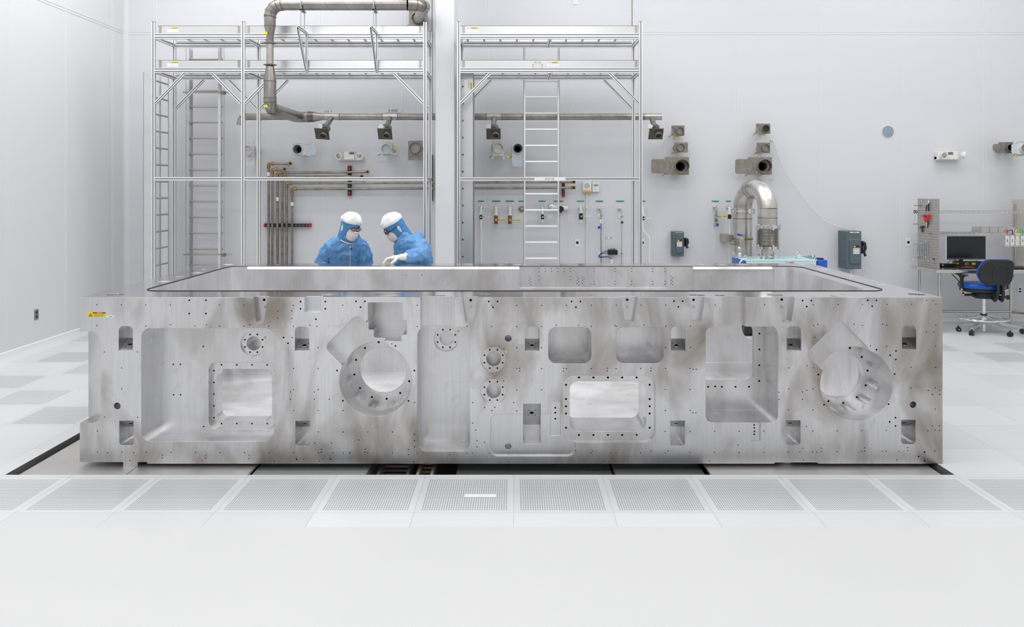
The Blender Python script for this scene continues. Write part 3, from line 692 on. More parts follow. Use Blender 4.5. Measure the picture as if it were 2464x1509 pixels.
def rack(label, xs, z_mid, extra_cross=None):
    X0, X1 = xs[0], xs[-1]
    t = thing('storage_rack', label, 'rack', ((X0+X1)/2, (DF+DB)/2, 0))
    for x in xs:
        for y in (DF, DB):
            pbuild('post', t, (x, y, 0), (x, y, 4.168), (1, 0, 0), WP, WP)
            MB().box(x-WP/2-.001, x+WP/2+.001, y-WP/2-.001, y+WP/2+.001, 4.168, 4.172).build('end_cap', M_black, t)
    for za, zb in ZL:
        for a, b_ in zip(xs, xs[1:]):
            for y in (DF, DB):
                pbuild('beam', t, (a+WP/2, y, (za+zb)/2), (b_-WP/2, y, (za+zb)/2), (0, 1, 0), WP, zb-za, slots_side=2, slots_top=1)
        for x in list(xs)+(extra_cross or []):
            pbuild('cross_beam', t, (x, DF+WP/2, (za+zb)/2-0.01), (x, DB-WP/2, (za+zb)/2-0.01), (1, 0, 0), WP, WP)
    for a, b_ in zip(xs, xs[1:]):
        pbuild('middle_rail', t, (a+WP/2, DF, z_mid), (b_-WP/2, DF, z_mid), (0, 1, 0), WP, WP)
        for y in (DF, DB):
            zt = 3.497
            pbuild('brace', t, (a+WP/2, y, zt-0.40), (a+0.41, y, zt-0.004), (0, 1, 0), 0.036, 0.036)
            pbuild('brace', t, (b_-WP/2, y, zt-0.40), (b_-0.41, y, zt-0.004), (0, 1, 0), 0.036, 0.036)
    pbuild('side_rail', t, (xs[-1], DF+WP/2, z_mid), (xs[-1], DB-WP/2, z_mid), (1, 0, 0), WP, WP)
    return t
kf = F/DF
RX = [(x-VX)/kf for x in (369.8, 585.5, 1023)]
RX2 = [(x-VX)/kf for x in (1104, 1541.5)]
r1 = rack('tall aluminium profile rack of two bays left of the white column', RX, 2.104)
r2 = rack('tall aluminium profile rack of one bay right of the white column', RX2, 2.102, [(1322-VX)/(F/11.0)])
# projecting triangular brackets that carry the overhead duct
for X in (-2.718, -1.798):
    q = MB(); loft_prof((X, DF-WP/2-0.016, 3.50), (X, DF-WP/2-0.016, 4.03), (1, 0, 0), 0.03, 0.03, mb=q)
    loft_prof((X, 10.22, 4.015), (X, DF-WP/2-0.03, 4.015), (1, 0, 0), 0.03, 0.03, mb=q)
    loft_prof((X, 10.24, 3.995), (X, DF-WP/2-0.03, 3.52), (1, 0, 0), 0.03, 0.03, mb=q)
    q.build('duct_bracket', AL, r1, 0)
M_zinc = mat('zinc_rod', (0.50, 0.58, 0.62), 0.35, 0.8)
M_tape = mat('warning_yellow', (0.75, 0.68, 0.03), .5); M_pink = mat('pink_print', (0.80, 0.55, 0.60), .6)
def warn_label(parent, x, y, z, rot=False, s=1.0):
    """white label with a yellow WARNING! band"""
    wv, hv = 0.145*s, 0.062*s
    q = MB()
    if not rot:
        q.box(x, x+wv, y-0.0012, y, z-hv, z, mi=0); q.box(x+0.36*wv, x+wv, y-0.0018, y-0.001, z-0.3*hv, z, mi=1)
        for k in range(4): q.box(x+0.02, x+wv*(0.95-0.1*(k % 2)), y-0.0018, y-0.001, z-hv*(0.42+0.13*k), z-hv*(0.38+0.13*k), mi=2)
        o = q.build('warning_label', [M_paper, M_tape, M_pink], parent, 0); tag(o, 'white and yellow warning label')
        text('WARNING!', (x+0.68*wv, y-0.0022, z-0.15*hv), 0.017*s, M_ink, parent, name='label_writing')
        text('werner', (x+0.17*wv, y-0.0022, z-0.15*hv), 0.015*s, M_ink, parent, name='label_writing')
    else:
        q.box(x, x+hv, y-0.0012, y, z-wv, z, mi=0); q.box(x+0.65*hv, x+hv, y-0.0018, y-0.001, z-wv, z-0.3*wv, mi=1)
        for k in range(3): q.box(x+hv*(0.1+0.15*k), x+hv*(0.15+0.15*k), y-0.0018, y-0.001, z-wv*0.95, z-wv*0.05, mi=2)
        o = q.build('warning_label', [M_paper, M_tape, M_pink], parent, 0); tag(o, 'white and yellow warning label')
        text('WARNING!', (x+0.83*hv, y-0.0022, z-0.65*wv), 0.016*s, M_ink, parent, rot=(math.pi/2, math.pi/2, 0), name='label_writing')
def rail_box(q, axis, a0, a1, c, z0, z1, th, out):
    pass
M_rung = mat('ladder_rung', (0.50, 0.47, 0.42), 0.4, 0.7)
# ladders lying across the rack beams: front and rear rail (C section), rungs between
def flat_ladder(x0, x1, zb, label, first_rung=0.12, lab=None, joint=None):
    t = thing('extension_ladder', label, 'ladder', ((x0+x1)/2, (DF+DB)/2, zb), 'ladders stored on the rack beams' if False else None)
    hz = 0.105; yf, yb = DF+0.01, DB-0.03
    for y, sgn in ((yf, 1), (yb, -1)):
        q = MB(); q.box(x0, x1, y, y+0.004, zb, zb+hz); q.box(x0, x1, y, y+sgn*0.03, zb, zb+0.004); q.box(x0, x1, y, y+sgn*0.03, zb+hz-0.004, zb+hz)
        q.build('side_rail', M_al2, t, 0)
    x = x0+first_rung
    while x < x1-0.04:
        MB().cyl((x, yf+0.005, zb+0.022), (x, yb-0.001, zb+0.022), 0.013, 10).build('rung', M_rung, t); x += 0.2275
    for x in (x0+0.02, x1-0.05):
        MB().box(x, x+0.035, yf-0.003, yf, zb+0.002, zb+hz-0.004).build('end_bracket', M_rung if False else M_steel, t)
    if lab is not None: warn_label(t, x0+lab, yf-0.0005, zb+hz-0.022)
    if joint is not None:
        q = MB(); X = x0+joint; q.box(X, X+0.145, yf-0.006, yf, zb+0.0, zb+0.05); q.box(X+0.018, X+0.127, yf-0.006, yf, zb+0.05, zb+0.092)
        q.build('joint_plate', M_gateL, t, 0)
        q = MB()
        for a, b_ in ((0.045, 0.08), (0.1, 0.08), (0.012, 0.045), (0.133, 0.045), (0.015, 0.012), (0.13, 0.012)): q.cyl((X+a, yf-0.012, zb+b_), (X+a, yf-0.006, zb+b_), 0.007, 8)
        q.build('bolt_heads', M_steel, t)
    return t
def xr(px, d=DF): return (px-VX)/(F/d)
for i, (za, zb) in enumerate(ZL):
    lev = ('upper', 'lower')[i]
    flat_ladder(xr(378), xr(580.5), zb, 'short aluminium ladder on the %s beams of the left rack, left bay' % lev, 0.20, 0.13)
    flat_ladder(xr(591), xr(1017), zb, 'long aluminium ladder on the %s beams of the left rack, wide bay' % lev, 0.10)
    flat_ladder(xr(1108.5), xr(1537), zb, 'aluminium ladder on the %s beams of the right rack' % lev, 0.06+0.03*i, 0.08 if i == 0 else 1.14, None if i == 0 else 0.94)
# upright ladders
def upright_x(px0, px1, d, ztop, label, rail_w, rail_d, z_r0, pitch=0.2286, open_=False, name='extension_ladder'):
    k = F/d; x0, x1 = (px0-VX)/k, (px1-VX)/k
    t = thing(name, label, 'ladder', ((x0+x1)/2, d+rail_d/2, 0))
    for x, s_ in ((x0, 1), (x1, -1)):
        q = MB(); q.box(x-s_*rail_w*0, x+s_*rail_w, d, d+0.004, 0, ztop); q.box(x, x+s_*0.004, d, d+rail_d, 0, ztop); q.box(x, x+s_*rail_w, d+rail_d-0.004, d+rail_d, 0, ztop)
        q.build('side_rail', M_al2 if not open_ else M_al, t, 0)
    z = z_r0
    while z > 0.1: z -= pitch
    z += pitch
    while z < ztop-0.03:
        MB().cyl((x0, d+rail_d*0.35, z), (x1, d+rail_d*0.35, z), 0.0135 if not open_ else 0.015, 10).build('rung', M_rung if not open_ else M_al, t); z += pitch
    return t
ua = upright_x(447.5, 532, 11.72, 4.02, 'wide aluminium ladder standing upright against the wall behind the left rack', 0.045, 0.14, 1.986-(371.5-452)/165)
for y_ in (223, 612):
    z = 1.986-(y_-452)/166.5
    q = MB(); q.box(xr(440, 11.70), xr(537, 11.70), 11.70, 11.715, z-0.012, z+0.012, mi=0)
    q.build('holding_strap', [M_steel], ua, 0)
    MB().box(xr(532, 11.7), xr(541, 11.7), 11.68, 11.75, z-0.03, z+0.02, 0.004).build('wall_clamp', M_gate, ua)
    MB().box(xr(540, 11.7), xr(556 if y_ > 400 else 552, 11.7), 11.72, 11.74, z-0.01, z+0.012, 0.003).build('clamp_arm', M_steel, ua)
uc = upright_x(1259.5, 1346.5, 11.50, 3.98, 'narrow bright aluminium ladder standing upright behind the right rack', 0.028, 0.05, 1.986-(350.5-452)/169.4, 0.2286, True)
def upright_y(X, wx, y0, y1, ztop, label, z_r0, holes=False, pitch=0.2286):
    """ladder standing in the plane of the side wall; wide rails face the room"""
    t = thing('extension_ladder', label, 'ladder', (X, (y0+y1)/2, 0))
    for y, s_ in ((y0, 1), (y1, -1)):
        q = MB(); q.box(X-wx, X, y, y+0.004, 0, ztop); q.box(X-wx, X-wx+0.004, y, y+s_*0.03, 0, ztop); q.box(X-0.004, X, y, y+s_*0.03, 0, ztop)
        q.build('side_rail', M_al2, t, 0)
    z = z_r0
    while z > 0.1: z -= pitch
    z += pitch
    while z < ztop-0.03:
        xx = X-0.012 if not holes else X-wx+0.03
        MB().cyl((xx, y0, z), (xx, y1, z), 0.013, 10).build('rung', M_rung, t)
        if holes: MB().rings((xx, y0-0.003, z), (0, 1, 0), [(0.006, 0.0005), (0.017, 0), (0.017, 0.003)], 16).build('rung_end', M_steel, t); MB().cyl((xx, y0-0.0045, z), (xx, y0-0.0025, z), 0.0075, 12).build('rung_bore', M_dark, t)
        z += pitch
    return t
ub = upright_y(-4.862, 0.125, 10.95, 11.46, 3.55, 'aluminium ladder standing edge-on at the left end of the left rack', 1.986-(398.3-452)/170.7)
ud = upright_y(xr(1139, 10.93), 0.172, 10.93, 11.28, 3.53, 'wide-railed aluminium ladder standing edge-on inside the left end of the right rack', 1.986-(413-452)/179, True, 0.2286)
warn_label(ud, xr(1124.5, 10.93), 10.9285, 3.45, True, 1.0)
# paper with hand writing taped to the middle rail of the right rack
k = F/(DF-0.024)
o = MB().box((1286-VX)/k, (1361-VX)/k, DF-0.0245, DF-0.0235, H-(435.3-VY)/k, H-(426.3-VY)/k).build('taped_note', M_paper)
recenter(o); tag(o, 'long white taped note with scribble on the middle rail of the right rack', 'note')
text('8 FIT (2)', ((1323-VX)/k, DF-0.0252, H-(430.8-VY)/k), 0.034, M_ink, o)
# ---------------------------------------------------------------- ducts
M_duct = mat('spiral_duct', (0.37, 0.355, 0.33), 0.28, 0.95, noise=((3, 3, 3), 0.8, (0.22, 0.205, 0.185)), bump=((8, 8, 8), 0.05))
M_seam = mat('duct_seam', (0.20, 0.165, 0.13), 0.5, 0.7)
def helix(q, a, b, r, pitch=0.13, rr=0.0018):
    a = Vector(a); b = Vector(b); d = (b-a); L = d.length; d.normalize(); u = d.orthogonal().normalized(); v = d.cross(u)
    n = max(3, int(L/pitch*14)); pts = []
    for i in range(n+1):
        t = i/n; an = 2*math.pi*L*t/pitch; pts.append(a+d*L*t+(u*math.cos(an)+v*math.sin(an))*(r+0.0005))
    if len(pts) > 2: q.tube(pts, rr, 5, mi=1)
def ringband(q, p, ax, r, wd=0.012, mi=1, ex=0.003):
    p = Vector(p); ax = Vector(ax).normalized(); q.rings(p-ax*wd/2, ax, [(r, 0), (r+ex, 0.0005), (r+ex, wd-0.0005), (r, wd)], 24, mi=mi)
def arc_pts(c, a, b, n=8):
    """quarter bend: from c+a to c+b around corner centre"""
    a = Vector(a); b = Vector(b); c = Vector(c); return [c+a*math.cos(math.pi/2*i/n)+b*math.sin(math.pi/2*i/n) for i in range(n+1)]
DU = 10.36; XV = -3.105; ZH = 4.32
dz = thing('exhaust_duct', 'large spiral steel duct looping over the left rack and down in front of it', 'duct', (XV, DU, 3.0))
R0 = 0.072
xe = (980-VX)/(F/DU); P0 = Vector((xe, DU, ZH)); PE = Vector(((1006-VX)/(F/11.96), 11.96, 4.47))
run = [Vector((XV+0.15, DU, ZH)), P0]
q = MB(); q.tube(run, R0, 24); helix(q, run[0], run[1], R0, 0.24); q.build('top_run', [M_duct, M_seam], dz)
e2 = [P0, P0+Vector((0.10, 0.03, 0.003)), P0+Vector((0.17, 0.11, 0.012)), P0+Vector((0.20, 0.22, 0.02))]
q = MB(); q.tube(e2, R0+0.004, 24); ringband(q, e2[1], e2[2]-e2[0], R0+0.004); ringband(q, e2[2], e2[3]-e2[1], R0+0.004); q.build('elbow', [M_duct, M_seam], dz)
q = MB(); q.tube([e2[3], PE], R0, 24); helix(q, e2[3], PE, R0, 0.2); q.build('wall_run', [M_duct, M_seam], dz)
el = arc_pts((XV+0.15, DU, ZH-0.15), (0, 0, 0.15), (-0.15, 0, 0), 4)
q = MB(); q.tube(el, R0+0.004, 24)
for i in (0, 1, 2, 3, 4):
    dd = (el[min(i+1, 4)]-el[max(i-1, 0)]); ringband(q, el[i], dd, R0+0.004)
q.build('elbow', [M_duct, M_seam], dz)
def dzp(py): return H-(py-VY)/(F/DU)
zz = [dzp(v) for v in (40, 63, 88, 104, 156, 164, 196, 236)]
q = MB(); q.rings((XV, DU, 0), (0, 0, 1), [(R0, ZH-0.15), (R0, zz[1]), (0.046, zz[2]), (0.046, zz[3])][::-1], 24); ringband(q, (XV, DU, zz[0]), (0, 0, 1), R0); ringband(q, (XV, DU, zz[1]), (0, 0, 1), R0); q.build('upper_reducer', [M_duct, M_seam], dz)
q = MB(); q.rings((XV, DU, 0), (0, 0, 1), [(0.044, zz[4]), (0.044, zz[3])], 24)
ringband(q, (XV, DU, zz[3]-.006), (0, 0, 1), 0.044, 0.01, 1, 0.008); ringband(q, (XV, DU, zz[4]+.006), (0, 0, 1), 0.044, 0.01, 1, 0.008); q.build('sleeve', [M_steel, M_seam], dz)
for z in (zz[3], zz[4]): MB().rings((XV, DU, z-0.004), (0, 0, 1), [(0.03, 0), (0.082, 0), (0.082, 0.007), (0.03, 0.008)], 28).build('flange', M_gate, dz)
q = MB(); q.rings((XV, DU, 0), (0, 0, 1), [(0.078, zz[7]), (0.078, zz[6]), (0.055, zz[5]), (0.044, zz[4])], 24); ringband(q, (XV, DU, zz[6]), (0, 0, 1), 0.078); helix(q, (XV, DU, zz[7]), (XV, DU, zz[6]), 0.078, 0.16); q.build('lower_reducer', [M_duct, M_seam], dz)
q = MB(); el = [Vector((XV, DU, zz[7])), Vector((XV, DU, 3.09)), Vector((XV, DU+0.03, 3.03)), Vector((XV, DU+0.10, 3.0)), Vector((XV, DU+0.2, 3.0))]
q.tube(el, 0.08, 24); ringband(q, el[0], (0, 0, 1), 0.08); ringband(q, el[1], (0, .3, -1), 0.08); ringband(q, el[3], (0, 1, -.3), 0.08); q.build('elbow', [M_duct, M_seam], dz)
YW = 11.75
q = MB(); q.tube([el[4], Vector((XV, YW-0.14, 3.0))], 0.078, 24); helix(q, el[4], (XV, YW-0.14, 3.0), 0.078, 0.085, 0.0025); q.build('depth_run', [M_duct, M_seam], dz)
for px, py in ((644, 83), (644.5, 257.5), (659, 130)):
    X = (px-VX)/(F/DU); zq = dzp(py)
    if px == 659: continue
    MB().box(X-0.02, X+0.02, DU-0.0855, DU-0.083, zq-0.015, zq+0.02).build('sticker', M_tape, dz)
for X in (-2.69, -1.77):
    t = thing('hanger_rods', 'pair of threaded hanger rods with clamp, %s on the overhead duct' % ('nearest the duct elbow' if X < -2 else 'second from the elbow'), 'hanger', (X, DU, 4.03))
    for y in (DU-0.09, DU+0.09): MB().cyl((X, y, 4.03), (X, y, ZC), 0.007, 8).build('rod', M_zinc, t)
    q = MB()
    q.box(X-0.02, X+0.02, DU-0.10, DU+0.10, ZH-0.086, ZH-0.074); q.box(X-0.015, X+0.015, DU-0.1, DU-0.082, ZH-0.086, ZH-0.04); q.build('clamp', M_gate, t)
# wall duct
ZD = 3.012; RS = 0.048
wd = thing('service_duct', 'long thin spiral steel duct running along the back wall with four branch outlets', 'duct', (0, YW, ZD))
def pw(px, d=YW): return (px-VX)/(F/d)
q = MB(); q.tube([(XV, YW-0.14, 3.0), (XV+0.01, YW-0.07, 3.003), (XV+0.06, YW-0.015, 3.008), (XV+0.14, YW, ZD)], 0.078, 24); ringband(q, (XV+0.14, YW, ZD), (1, 0, 0), 0.078)
q.tube([(XV+0.14, YW, ZD), (pw(757), YW, ZD)], 0.075, 24); ringband(q, (pw(721), YW, ZD), (1, 0, 0), 0.076); ringband(q, (pw(745), YW, ZD), (1, 0, 0), 0.076); q.build('large_run', [M_duct, M_seam], wd)
q = MB(); q.rings((pw(757)-0.06, YW, ZD), (1, 0, 0), [(0.075, 0), (0.075, 0.05), (RS, 0.17), (RS, 0.2)], 24); ringband(q, (pw(750), YW, ZD), (1, 0, 0), 0.075); q.build('reducer', [M_duct, M_seam], wd)
def run_(a, b):
    if b-a < 0.05: return
    q = MB(); q.tube([(a, YW, ZD), (b, YW, ZD)], RS, 20); helix(q, (a, YW, ZD), (b, YW, ZD), RS, 0.125); ringband(q, (a, YW, ZD), (1, 0, 0), RS); ringband(q, (b, YW, ZD), (1, 0, 0), RS); q.build('straight_run', [M_duct, M_seam], wd)
TE = [799, 939, 1189, 1568]
prev = pw(757)+0.14
for px in TE:
    X = pw(px); run_(prev, X-0.11)
    q = MB(); q.tube([(X-0.11, YW, ZD), (X+0.11, YW, ZD)], RS+0.001, 20); q.build('tee', [M_steel], wd); prev = X+0.11
q = MB(); q.tube([(prev, YW, ZD), (pw(1592), YW, ZD)], RS, 20); q.build('end_stub', M_steel, wd)
q = MB(); q.tube([(XV-0.02, YW-0.03, ZD), (pw(597), YW, ZD)], RS, 20); helix(q, (pw(660), YW, ZD), (pw(597), YW, ZD), RS, 0.15); ringband(q, (pw(630), YW, ZD), (1, 0, 0), RS); q.build('left_run', [M_duct, M_seam], wd)
q = MB(); q.tube([(pw(597), YW, ZD), (pw(588), YW, ZD-.004), (pw(579), YW, ZD-0.045), (pw(577.5), YW, ZD-0.12)], RS, 20); ringband(q, (pw(594), YW, ZD), (1, 0, 0), RS); ringband(q, (pw(583), YW, ZD-0.02), (1, 0, 1), RS); q.build('end_elbow', [M_steel, M_seam], wd)
for px in (1041, 1519):
    X = pw(px, 11.9); MB().cyl((X, YW+0.07, ZD), (X, YW+0.07, ZC), 0.008, 8).build('hanger', M_gate, wd)
# branch dampers hanging off the wall duct
where = ('nearest the duct reducer', 'second from the duct reducer', 'right of the white column', 'at the right end of the wall duct')
for i, px in enumerate(TE):
    X = pw(px); a = Vector((X, YW, ZD)); b = Vector((X-(0.06, 0.02, 0.0, 0.0)[i], 11.40, 2.745)); ax = (b-a).normalized()
    t = thing('branch_damper', 'branch damper with dark square plate and tag, '+where[i], 'damper', b)
    q = MB(); q.cyl(a, b-ax*0.16, 0.037, 20); q.cyl(b-ax*0.17, b, 0.031, 20); q.build('neck', M_duct, t)
    m_ = b-ax*0.15; q = MB(); q.rings(m_, ax, [(0.03, 0), (0.073, 0.002), (0.073, 0.008), (0.055, 0.02), (0.035, 0.022)], 28); q.build('collar_disc', M_blueg if 'M_blueg' in globals() else mat('blue_grey_rubber', (0.20, 0.26, 0.29), .5), t)
    u = Vector((1, 0, 0)); v = ax.cross(u).normalized(); u = v.cross(ax).normalized()
    q = MB(); c = b; hw_, hh = 0.10, 0.088
    if i == 0: u = (u+v*0.0).normalized()
    V = []
    for s_ in (0, 0.012):
        for (sa, sb) in ((-1, -1), (1, -1), (1, 1), (-1, 1)):
            V.append(c+ax*s_+u*sa*hw_+v*sb*hh)
    q.add(V, [(0, 1, 2, 3), (4, 5, 6, 7), (0, 1, 5, 4), (1, 2, 6, 5), (2, 3, 7, 6), (3, 0, 4, 7)])
    q.build('gate_plate', mat('dark_gate', (0.10, 0.09, 0.08), 0.45, 0.6), t, 0)
    c2 = c+ax*0.012+u*0.03
    q = MB(); q.rings(c2, ax, [(0.046, 0), (0.046, 0.05), (0.042, 0.05), (0.042, 0.012)], 24, cap=False); q.build('outlet_ring', M_gate, t)
    MB().cyl(c2+ax*0.008, c2+ax*0.012, 0.041, 20).build('outlet_bore', mat('bore_grey', (0.06, 0.055, 0.05), .6), t)
    g = b-ax*0.17+u*-0.07+Vector((0, -0.06, -0.005)); q = MB()
    q.box(g.x-0.03, g.x+0.03, g.y, g.y+0.002, g.z-0.04, g.z+0.04, mi=0); q.box(g.x-0.03, g.x+0.03, g.y-0.001, g.y, g.z-0.04, g.z-0.02, mi=1)
    R = Matrix.Translation(g) @ Matrix.Rotation((0.35, -0.9, -0.05, 0.5)[i], 4, 'Y') @ Matrix.Translation(-g); q.xf(R)
    q.build('hanging_tag', [M_paper, M_tape], t, 0)
# plate where the duct enters the wall
def on_wall_text(s, px, py, size, label, w_=None, h_=None, m_=M_paper, d=YB-0.006, ink=M_ink, name='wall_label', wide=1.0):
    k = F/d; x, z = (px-VX)/k, H-(py-VY)/k
    w2, h2 = (w_/k/2, h_/k/2) if w_ else (0.05, 0.015)
    o = MB().box(x-w2, x+w2, d, d+0.003, z-h2, z+h2).build(name, m_, None, 0); recenter(o); tag(o, label, 'label')
    if s: text(s, (x, d-0.0008, z), size, ink, o, wide=wide)
    return o
on_wall_text('E.43Ø', 946, 266.5, 0.055, 'clear strip with black hand-written E.43 above the wall duct', 40, 9, mat('clear_strip', (0.73, 0.73, 0.76), .25))
on_wall_text('V/A  F', 790, 269, 0.045, 'clear strip with black hand writing at the left, just above the wall duct', 28, 7, mat('clear_strip', (0.73, 0.73, 0.76), .25))
# ================================================================ WALL EQUIPMENT
def K(d): return F/d
def wx(px, d=YB): return (px-VX)/K(d)
def wz(py, d=YB): return H-(py-VY)/K(d)
M_blueg = mat('blue_grey_rubber', (0.20, 0.26, 0.29), .5)
M_bore = mat('bore_grey', (0.06, 0.055, 0.05), .6)
M_closed = mat('closed_blade', (0.36, 0.34, 0.31), .5, .4)
def gate(label, plate, ring, d=11.84, blade=None, metal=True, hole=None, stub=0.16, lining=None, name='blast_gate', arc_=None, inner=None, fork=None, tags=True, disc=None, group=None):
    """slide gate damper on a wall stub. plate=(x0,x1,y0,y1) px, ring=(x,y,r) px, blade rect px"""
    k = K(d); x0, x1, y0, y1 = plate; X = lambda p: (p-VX)/k; Z = lambda p: H-(p-VY)/k
    rx, rz, rr = X(ring[0]), Z(ring[1]), ring[2]/k
    t = thing(name, label, 'damper', (rx, YB, rz), group)
    m_ = M_gate if metal else M_gateL
    # plate with a bore: ring of quads round the bore
    hole_r = rr*0.94; n = 32; q = MB()
    C = [(rx+hole_r*math.cos(2*math.pi*i/n), rz+hole_r*math.sin(2*math.pi*i/n)) for i in range(n)]
    O = []
    ax0, ax1, az0, az1 = X(x0), X(x1), Z(y1), Z(y0)
    for i in range(n):
        a = 2*math.pi*i/n; c, s_ = math.cos(a), math.sin(a); ts = []
        if c > 1e-9: ts.append((ax1-rx)/c)
        if c < -1e-9: ts.append((ax0-rx)/c)
        if s_ > 1e-9: ts.append((az1-rz)/s_)
        if s_ < -1e-9: ts.append((az0-rz)/s_)
        tt = min(ts); O.append((rx+c*tt, rz+s_*tt))
    # snap nearest boundary samples to the corners
    for cx_, cz_ in ((ax0, az0), (ax1, az0), (ax1, az1), (ax0, az1)):
        j = min(range(n), key=lambda i: (O[i][0]-cx_)**2+(O[i][1]-cz_)**2); O[j] = (cx_, cz_)
    V = [(a, d, b_) for a, b_ in C]+[(a, d, b_) for a, b_ in O]+[(a, d+0.014, b_) for a, b_ in C]+[(a, d+0.014, b_) for a, b_ in O]
    fs = []
    for i in range(n):
        j = (i+1) % n; fs += [(i, j, n+j, n+i), (2*n+i, 2*n+j, 3*n+j, 3*n+i), (n+i, n+j, 3*n+j, 3*n+i)]
    q.add(V, fs)
    for i, (cx_, cz_) in enumerate([(ax0, az0), (ax1, az0), (ax1, az1), (ax0, az1), ((ax0+ax1)/2, az0), ((ax0+ax1)/2, az1)]):
        sx = 0.008 if cx_ < (ax0+ax1)/2-1e-6 else (-0.008 if cx_ > (ax0+ax1)/2+1e-6 else 0); sz = 0.008 if cz_ < rz-1e-6 and cz_ == az0 else -0.008
        q.cyl((cx_+sx, d-0.006, cz_+sz), (cx_+sx, d, cz_+sz), 0.0055, 8, mi=1)
    q.build('gate_plate', [m_, M_steel], t, 25)
    q = MB(); q.rings((rx, d, rz), (0, -1, 0), [(hole_r, 0), (rr, 0), (rr, 0.04), (rr-0.004, 0.042), (hole_r-0.002, 0.04), (hole_r-0.002, -0.03)], 32, cap=False); q.build('collar', m_, t)
    if inner == 'open':
        q = MB(); q.rings((rx, d+0.012, rz), (0, 1, 0), [(hole_r, 0), (hole_r*0.96, 0.05), (hole_r*0.66, 0.07), (hole_r*0.64, 0.2)], 32, cap=False); q.build('inner_pipe', lining or M_gate, t)
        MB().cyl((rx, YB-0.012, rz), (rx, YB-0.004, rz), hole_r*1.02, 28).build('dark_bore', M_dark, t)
    else:
        MB().cyl((rx, d+0.004, rz), (rx, d+0.010, rz), hole_r, 28).build('closed_blade', (lining or M_closed), t)
        if inner == 'half': MB().box(rx-hole_r*0.8, rx+hole_r*0.8, d+0.003, d+0.0045, rz-0.001, rz+0.001).build('blade_line', M_groove, t)
    # stub to the wall
    q = MB(); q.rings((rx, d+0.02, rz), (0, 1, 0), [(rr*1.02, 0), (rr*1.06, 0.06), (rr*1.06, YB-d-0.02)], 28, cap=False); q.build('wall_pipe', m_, t)
    if disc:
        q = MB(); q.rings((rx, d+0.05, rz), (0, 1, 0), [(rr*1.07, 0), (rr*disc, 0.004), (rr*disc, 0.02), (rr*1.07, 0.03)], 32, closed=True); q.build('disc_flange', mat('pale_disc', (0.50, 0.56, 0.60), .4), t)
    if blade:
        bx0, bx1, by0, by1 = blade
        P = roundpoly([(X(bx0), Z(by1)), (X(bx1), Z(by1)), (X(bx1), Z(by0)), (X(bx0), Z(by0))], 0.0)
        c_ = 0.022; a0, a1, c0, c1 = X(bx0), X(bx1), Z(by1), Z(by0)
        P = [(a0+c_, c0), (a1-c_, c0), (a1, c0+c_), (a1, c1-c_), (a1-c_, c1), (a0+c_, c1), (a0, c1-c_), (a0, c0+c_)]
        if hole:
            hx, hz, hr = X(hole[0]), Z(hole[1]), hole[2]/k; q = MB(); n2 = 24
            inner_ = [(hx+hr*math.cos(2*math.pi*i/n2), hz+hr*math.sin(2*math.pi*i/n2)) for i in range(n2)]
            out = []
            for i in range(n2):
                a = 2*math.pi*i/n2; c, s_ = math.cos(a), math.sin(a); ts = []
                if c > 1e-9: ts.append((a1-hx)/c)
                if c < -1e-9: ts.append((a0-hx)/c)
                if s_ > 1e-9: ts.append((c1-hz)/s_)
                if s_ < -1e-9: ts.append((c0-hz)/s_)
                tt = max(min(ts), hr*1.02); out.append((hx+c*tt, hz+s_*tt))
            V = [(a, d+0.001, b_) for a, b_ in inner_]+[(a, d+0.001, b_) for a, b_ in out]+[(a, d+0.004, b_) for a, b_ in inner_]+[(a, d+0.004, b_) for a, b_ in out]
            fs = []
            for i in range(n2):
                j = (i+1) % n2; fs += [(i, j, n2+j, n2+i), (2*n2+i, 2*n2+j, 3*n2+j, 3*n2+i), (i, j, 2*n2+j, 2*n2+i), (n2+i, n2+j, 3*n2+j, 3*n2+i)]
            q.add(V, fs)
        else: q = MB().prism(P, d-0.002 if metal else d+0.001, d+0.003 if metal else d+0.004, 'y')
        q.build('slide_blade', m_ if metal else M_blade, t, 0)
    if fork:
        for (fx0, fy0, fx1, fy1) in fork:
            MB().tube([(X(fx0), d+0.003, Z(fy0)), (X(fx1), d+0.003, Z(fy1))], 0.010, 8).build('fork_arm', m_, t)
    if arc_:
        ax_, az_, ar, a0_, a1_ = arc_
        pts = [(X(ax_)+ar/k*math.cos(math.radians(a0_+(a1_-a0_)*i/14)), d-0.001, Z(az_)+ar/k*math.sin(math.radians(a0_+(a1_-a0_)*i/14))) for i in range(15)]
        MB().tube(pts, 0.0025, 6).build('arc_edge', M_seam, t)
    if tags:
        tx, ty, kind = tags if isinstance(tags, tuple) else (x0+3, y1+3, 'y')
        q = MB(); q.box(X(tx)-0.03, X(tx)+0.03, d+0.03, d+0.033, Z(ty)-0.014, Z(ty)+0.014); q.build('yellow_tag', M_tape, t, 0)
        MB().tube([(X(x0)+0.01, d+0.03, Z(y1)+0.02), (X(x0)-0.02, d+0.02, Z(y1)-0.005), (X(x0)-0.04, d+0.02, Z(y1)-0.02)], 0.004, 6).build('cable_tie', M_black, t)
    return t
gate('brown-grey square gate where the overhead duct meets the wall', (984, 1029, 25, 60), (1003, 44, 12.5), 11.98, tags=(1006, 60, 'y'))
gate('small closed gate with round collar, top left of the two wall columns of gates', (1616, 1647, 302, 327), (1635.5, 315, 9.5), arc_=(1615, 315, 9, -70, 70), tags=(1630, 329, 'y'))
gate('small closed gate directly above the large open gate, left column of gates', (1622.5, 1655, 342.5, 367), (1637, 354.5, 9.5), arc_=(1661, 354, 9, 110, 250), tags=(1626, 367, 'y'))
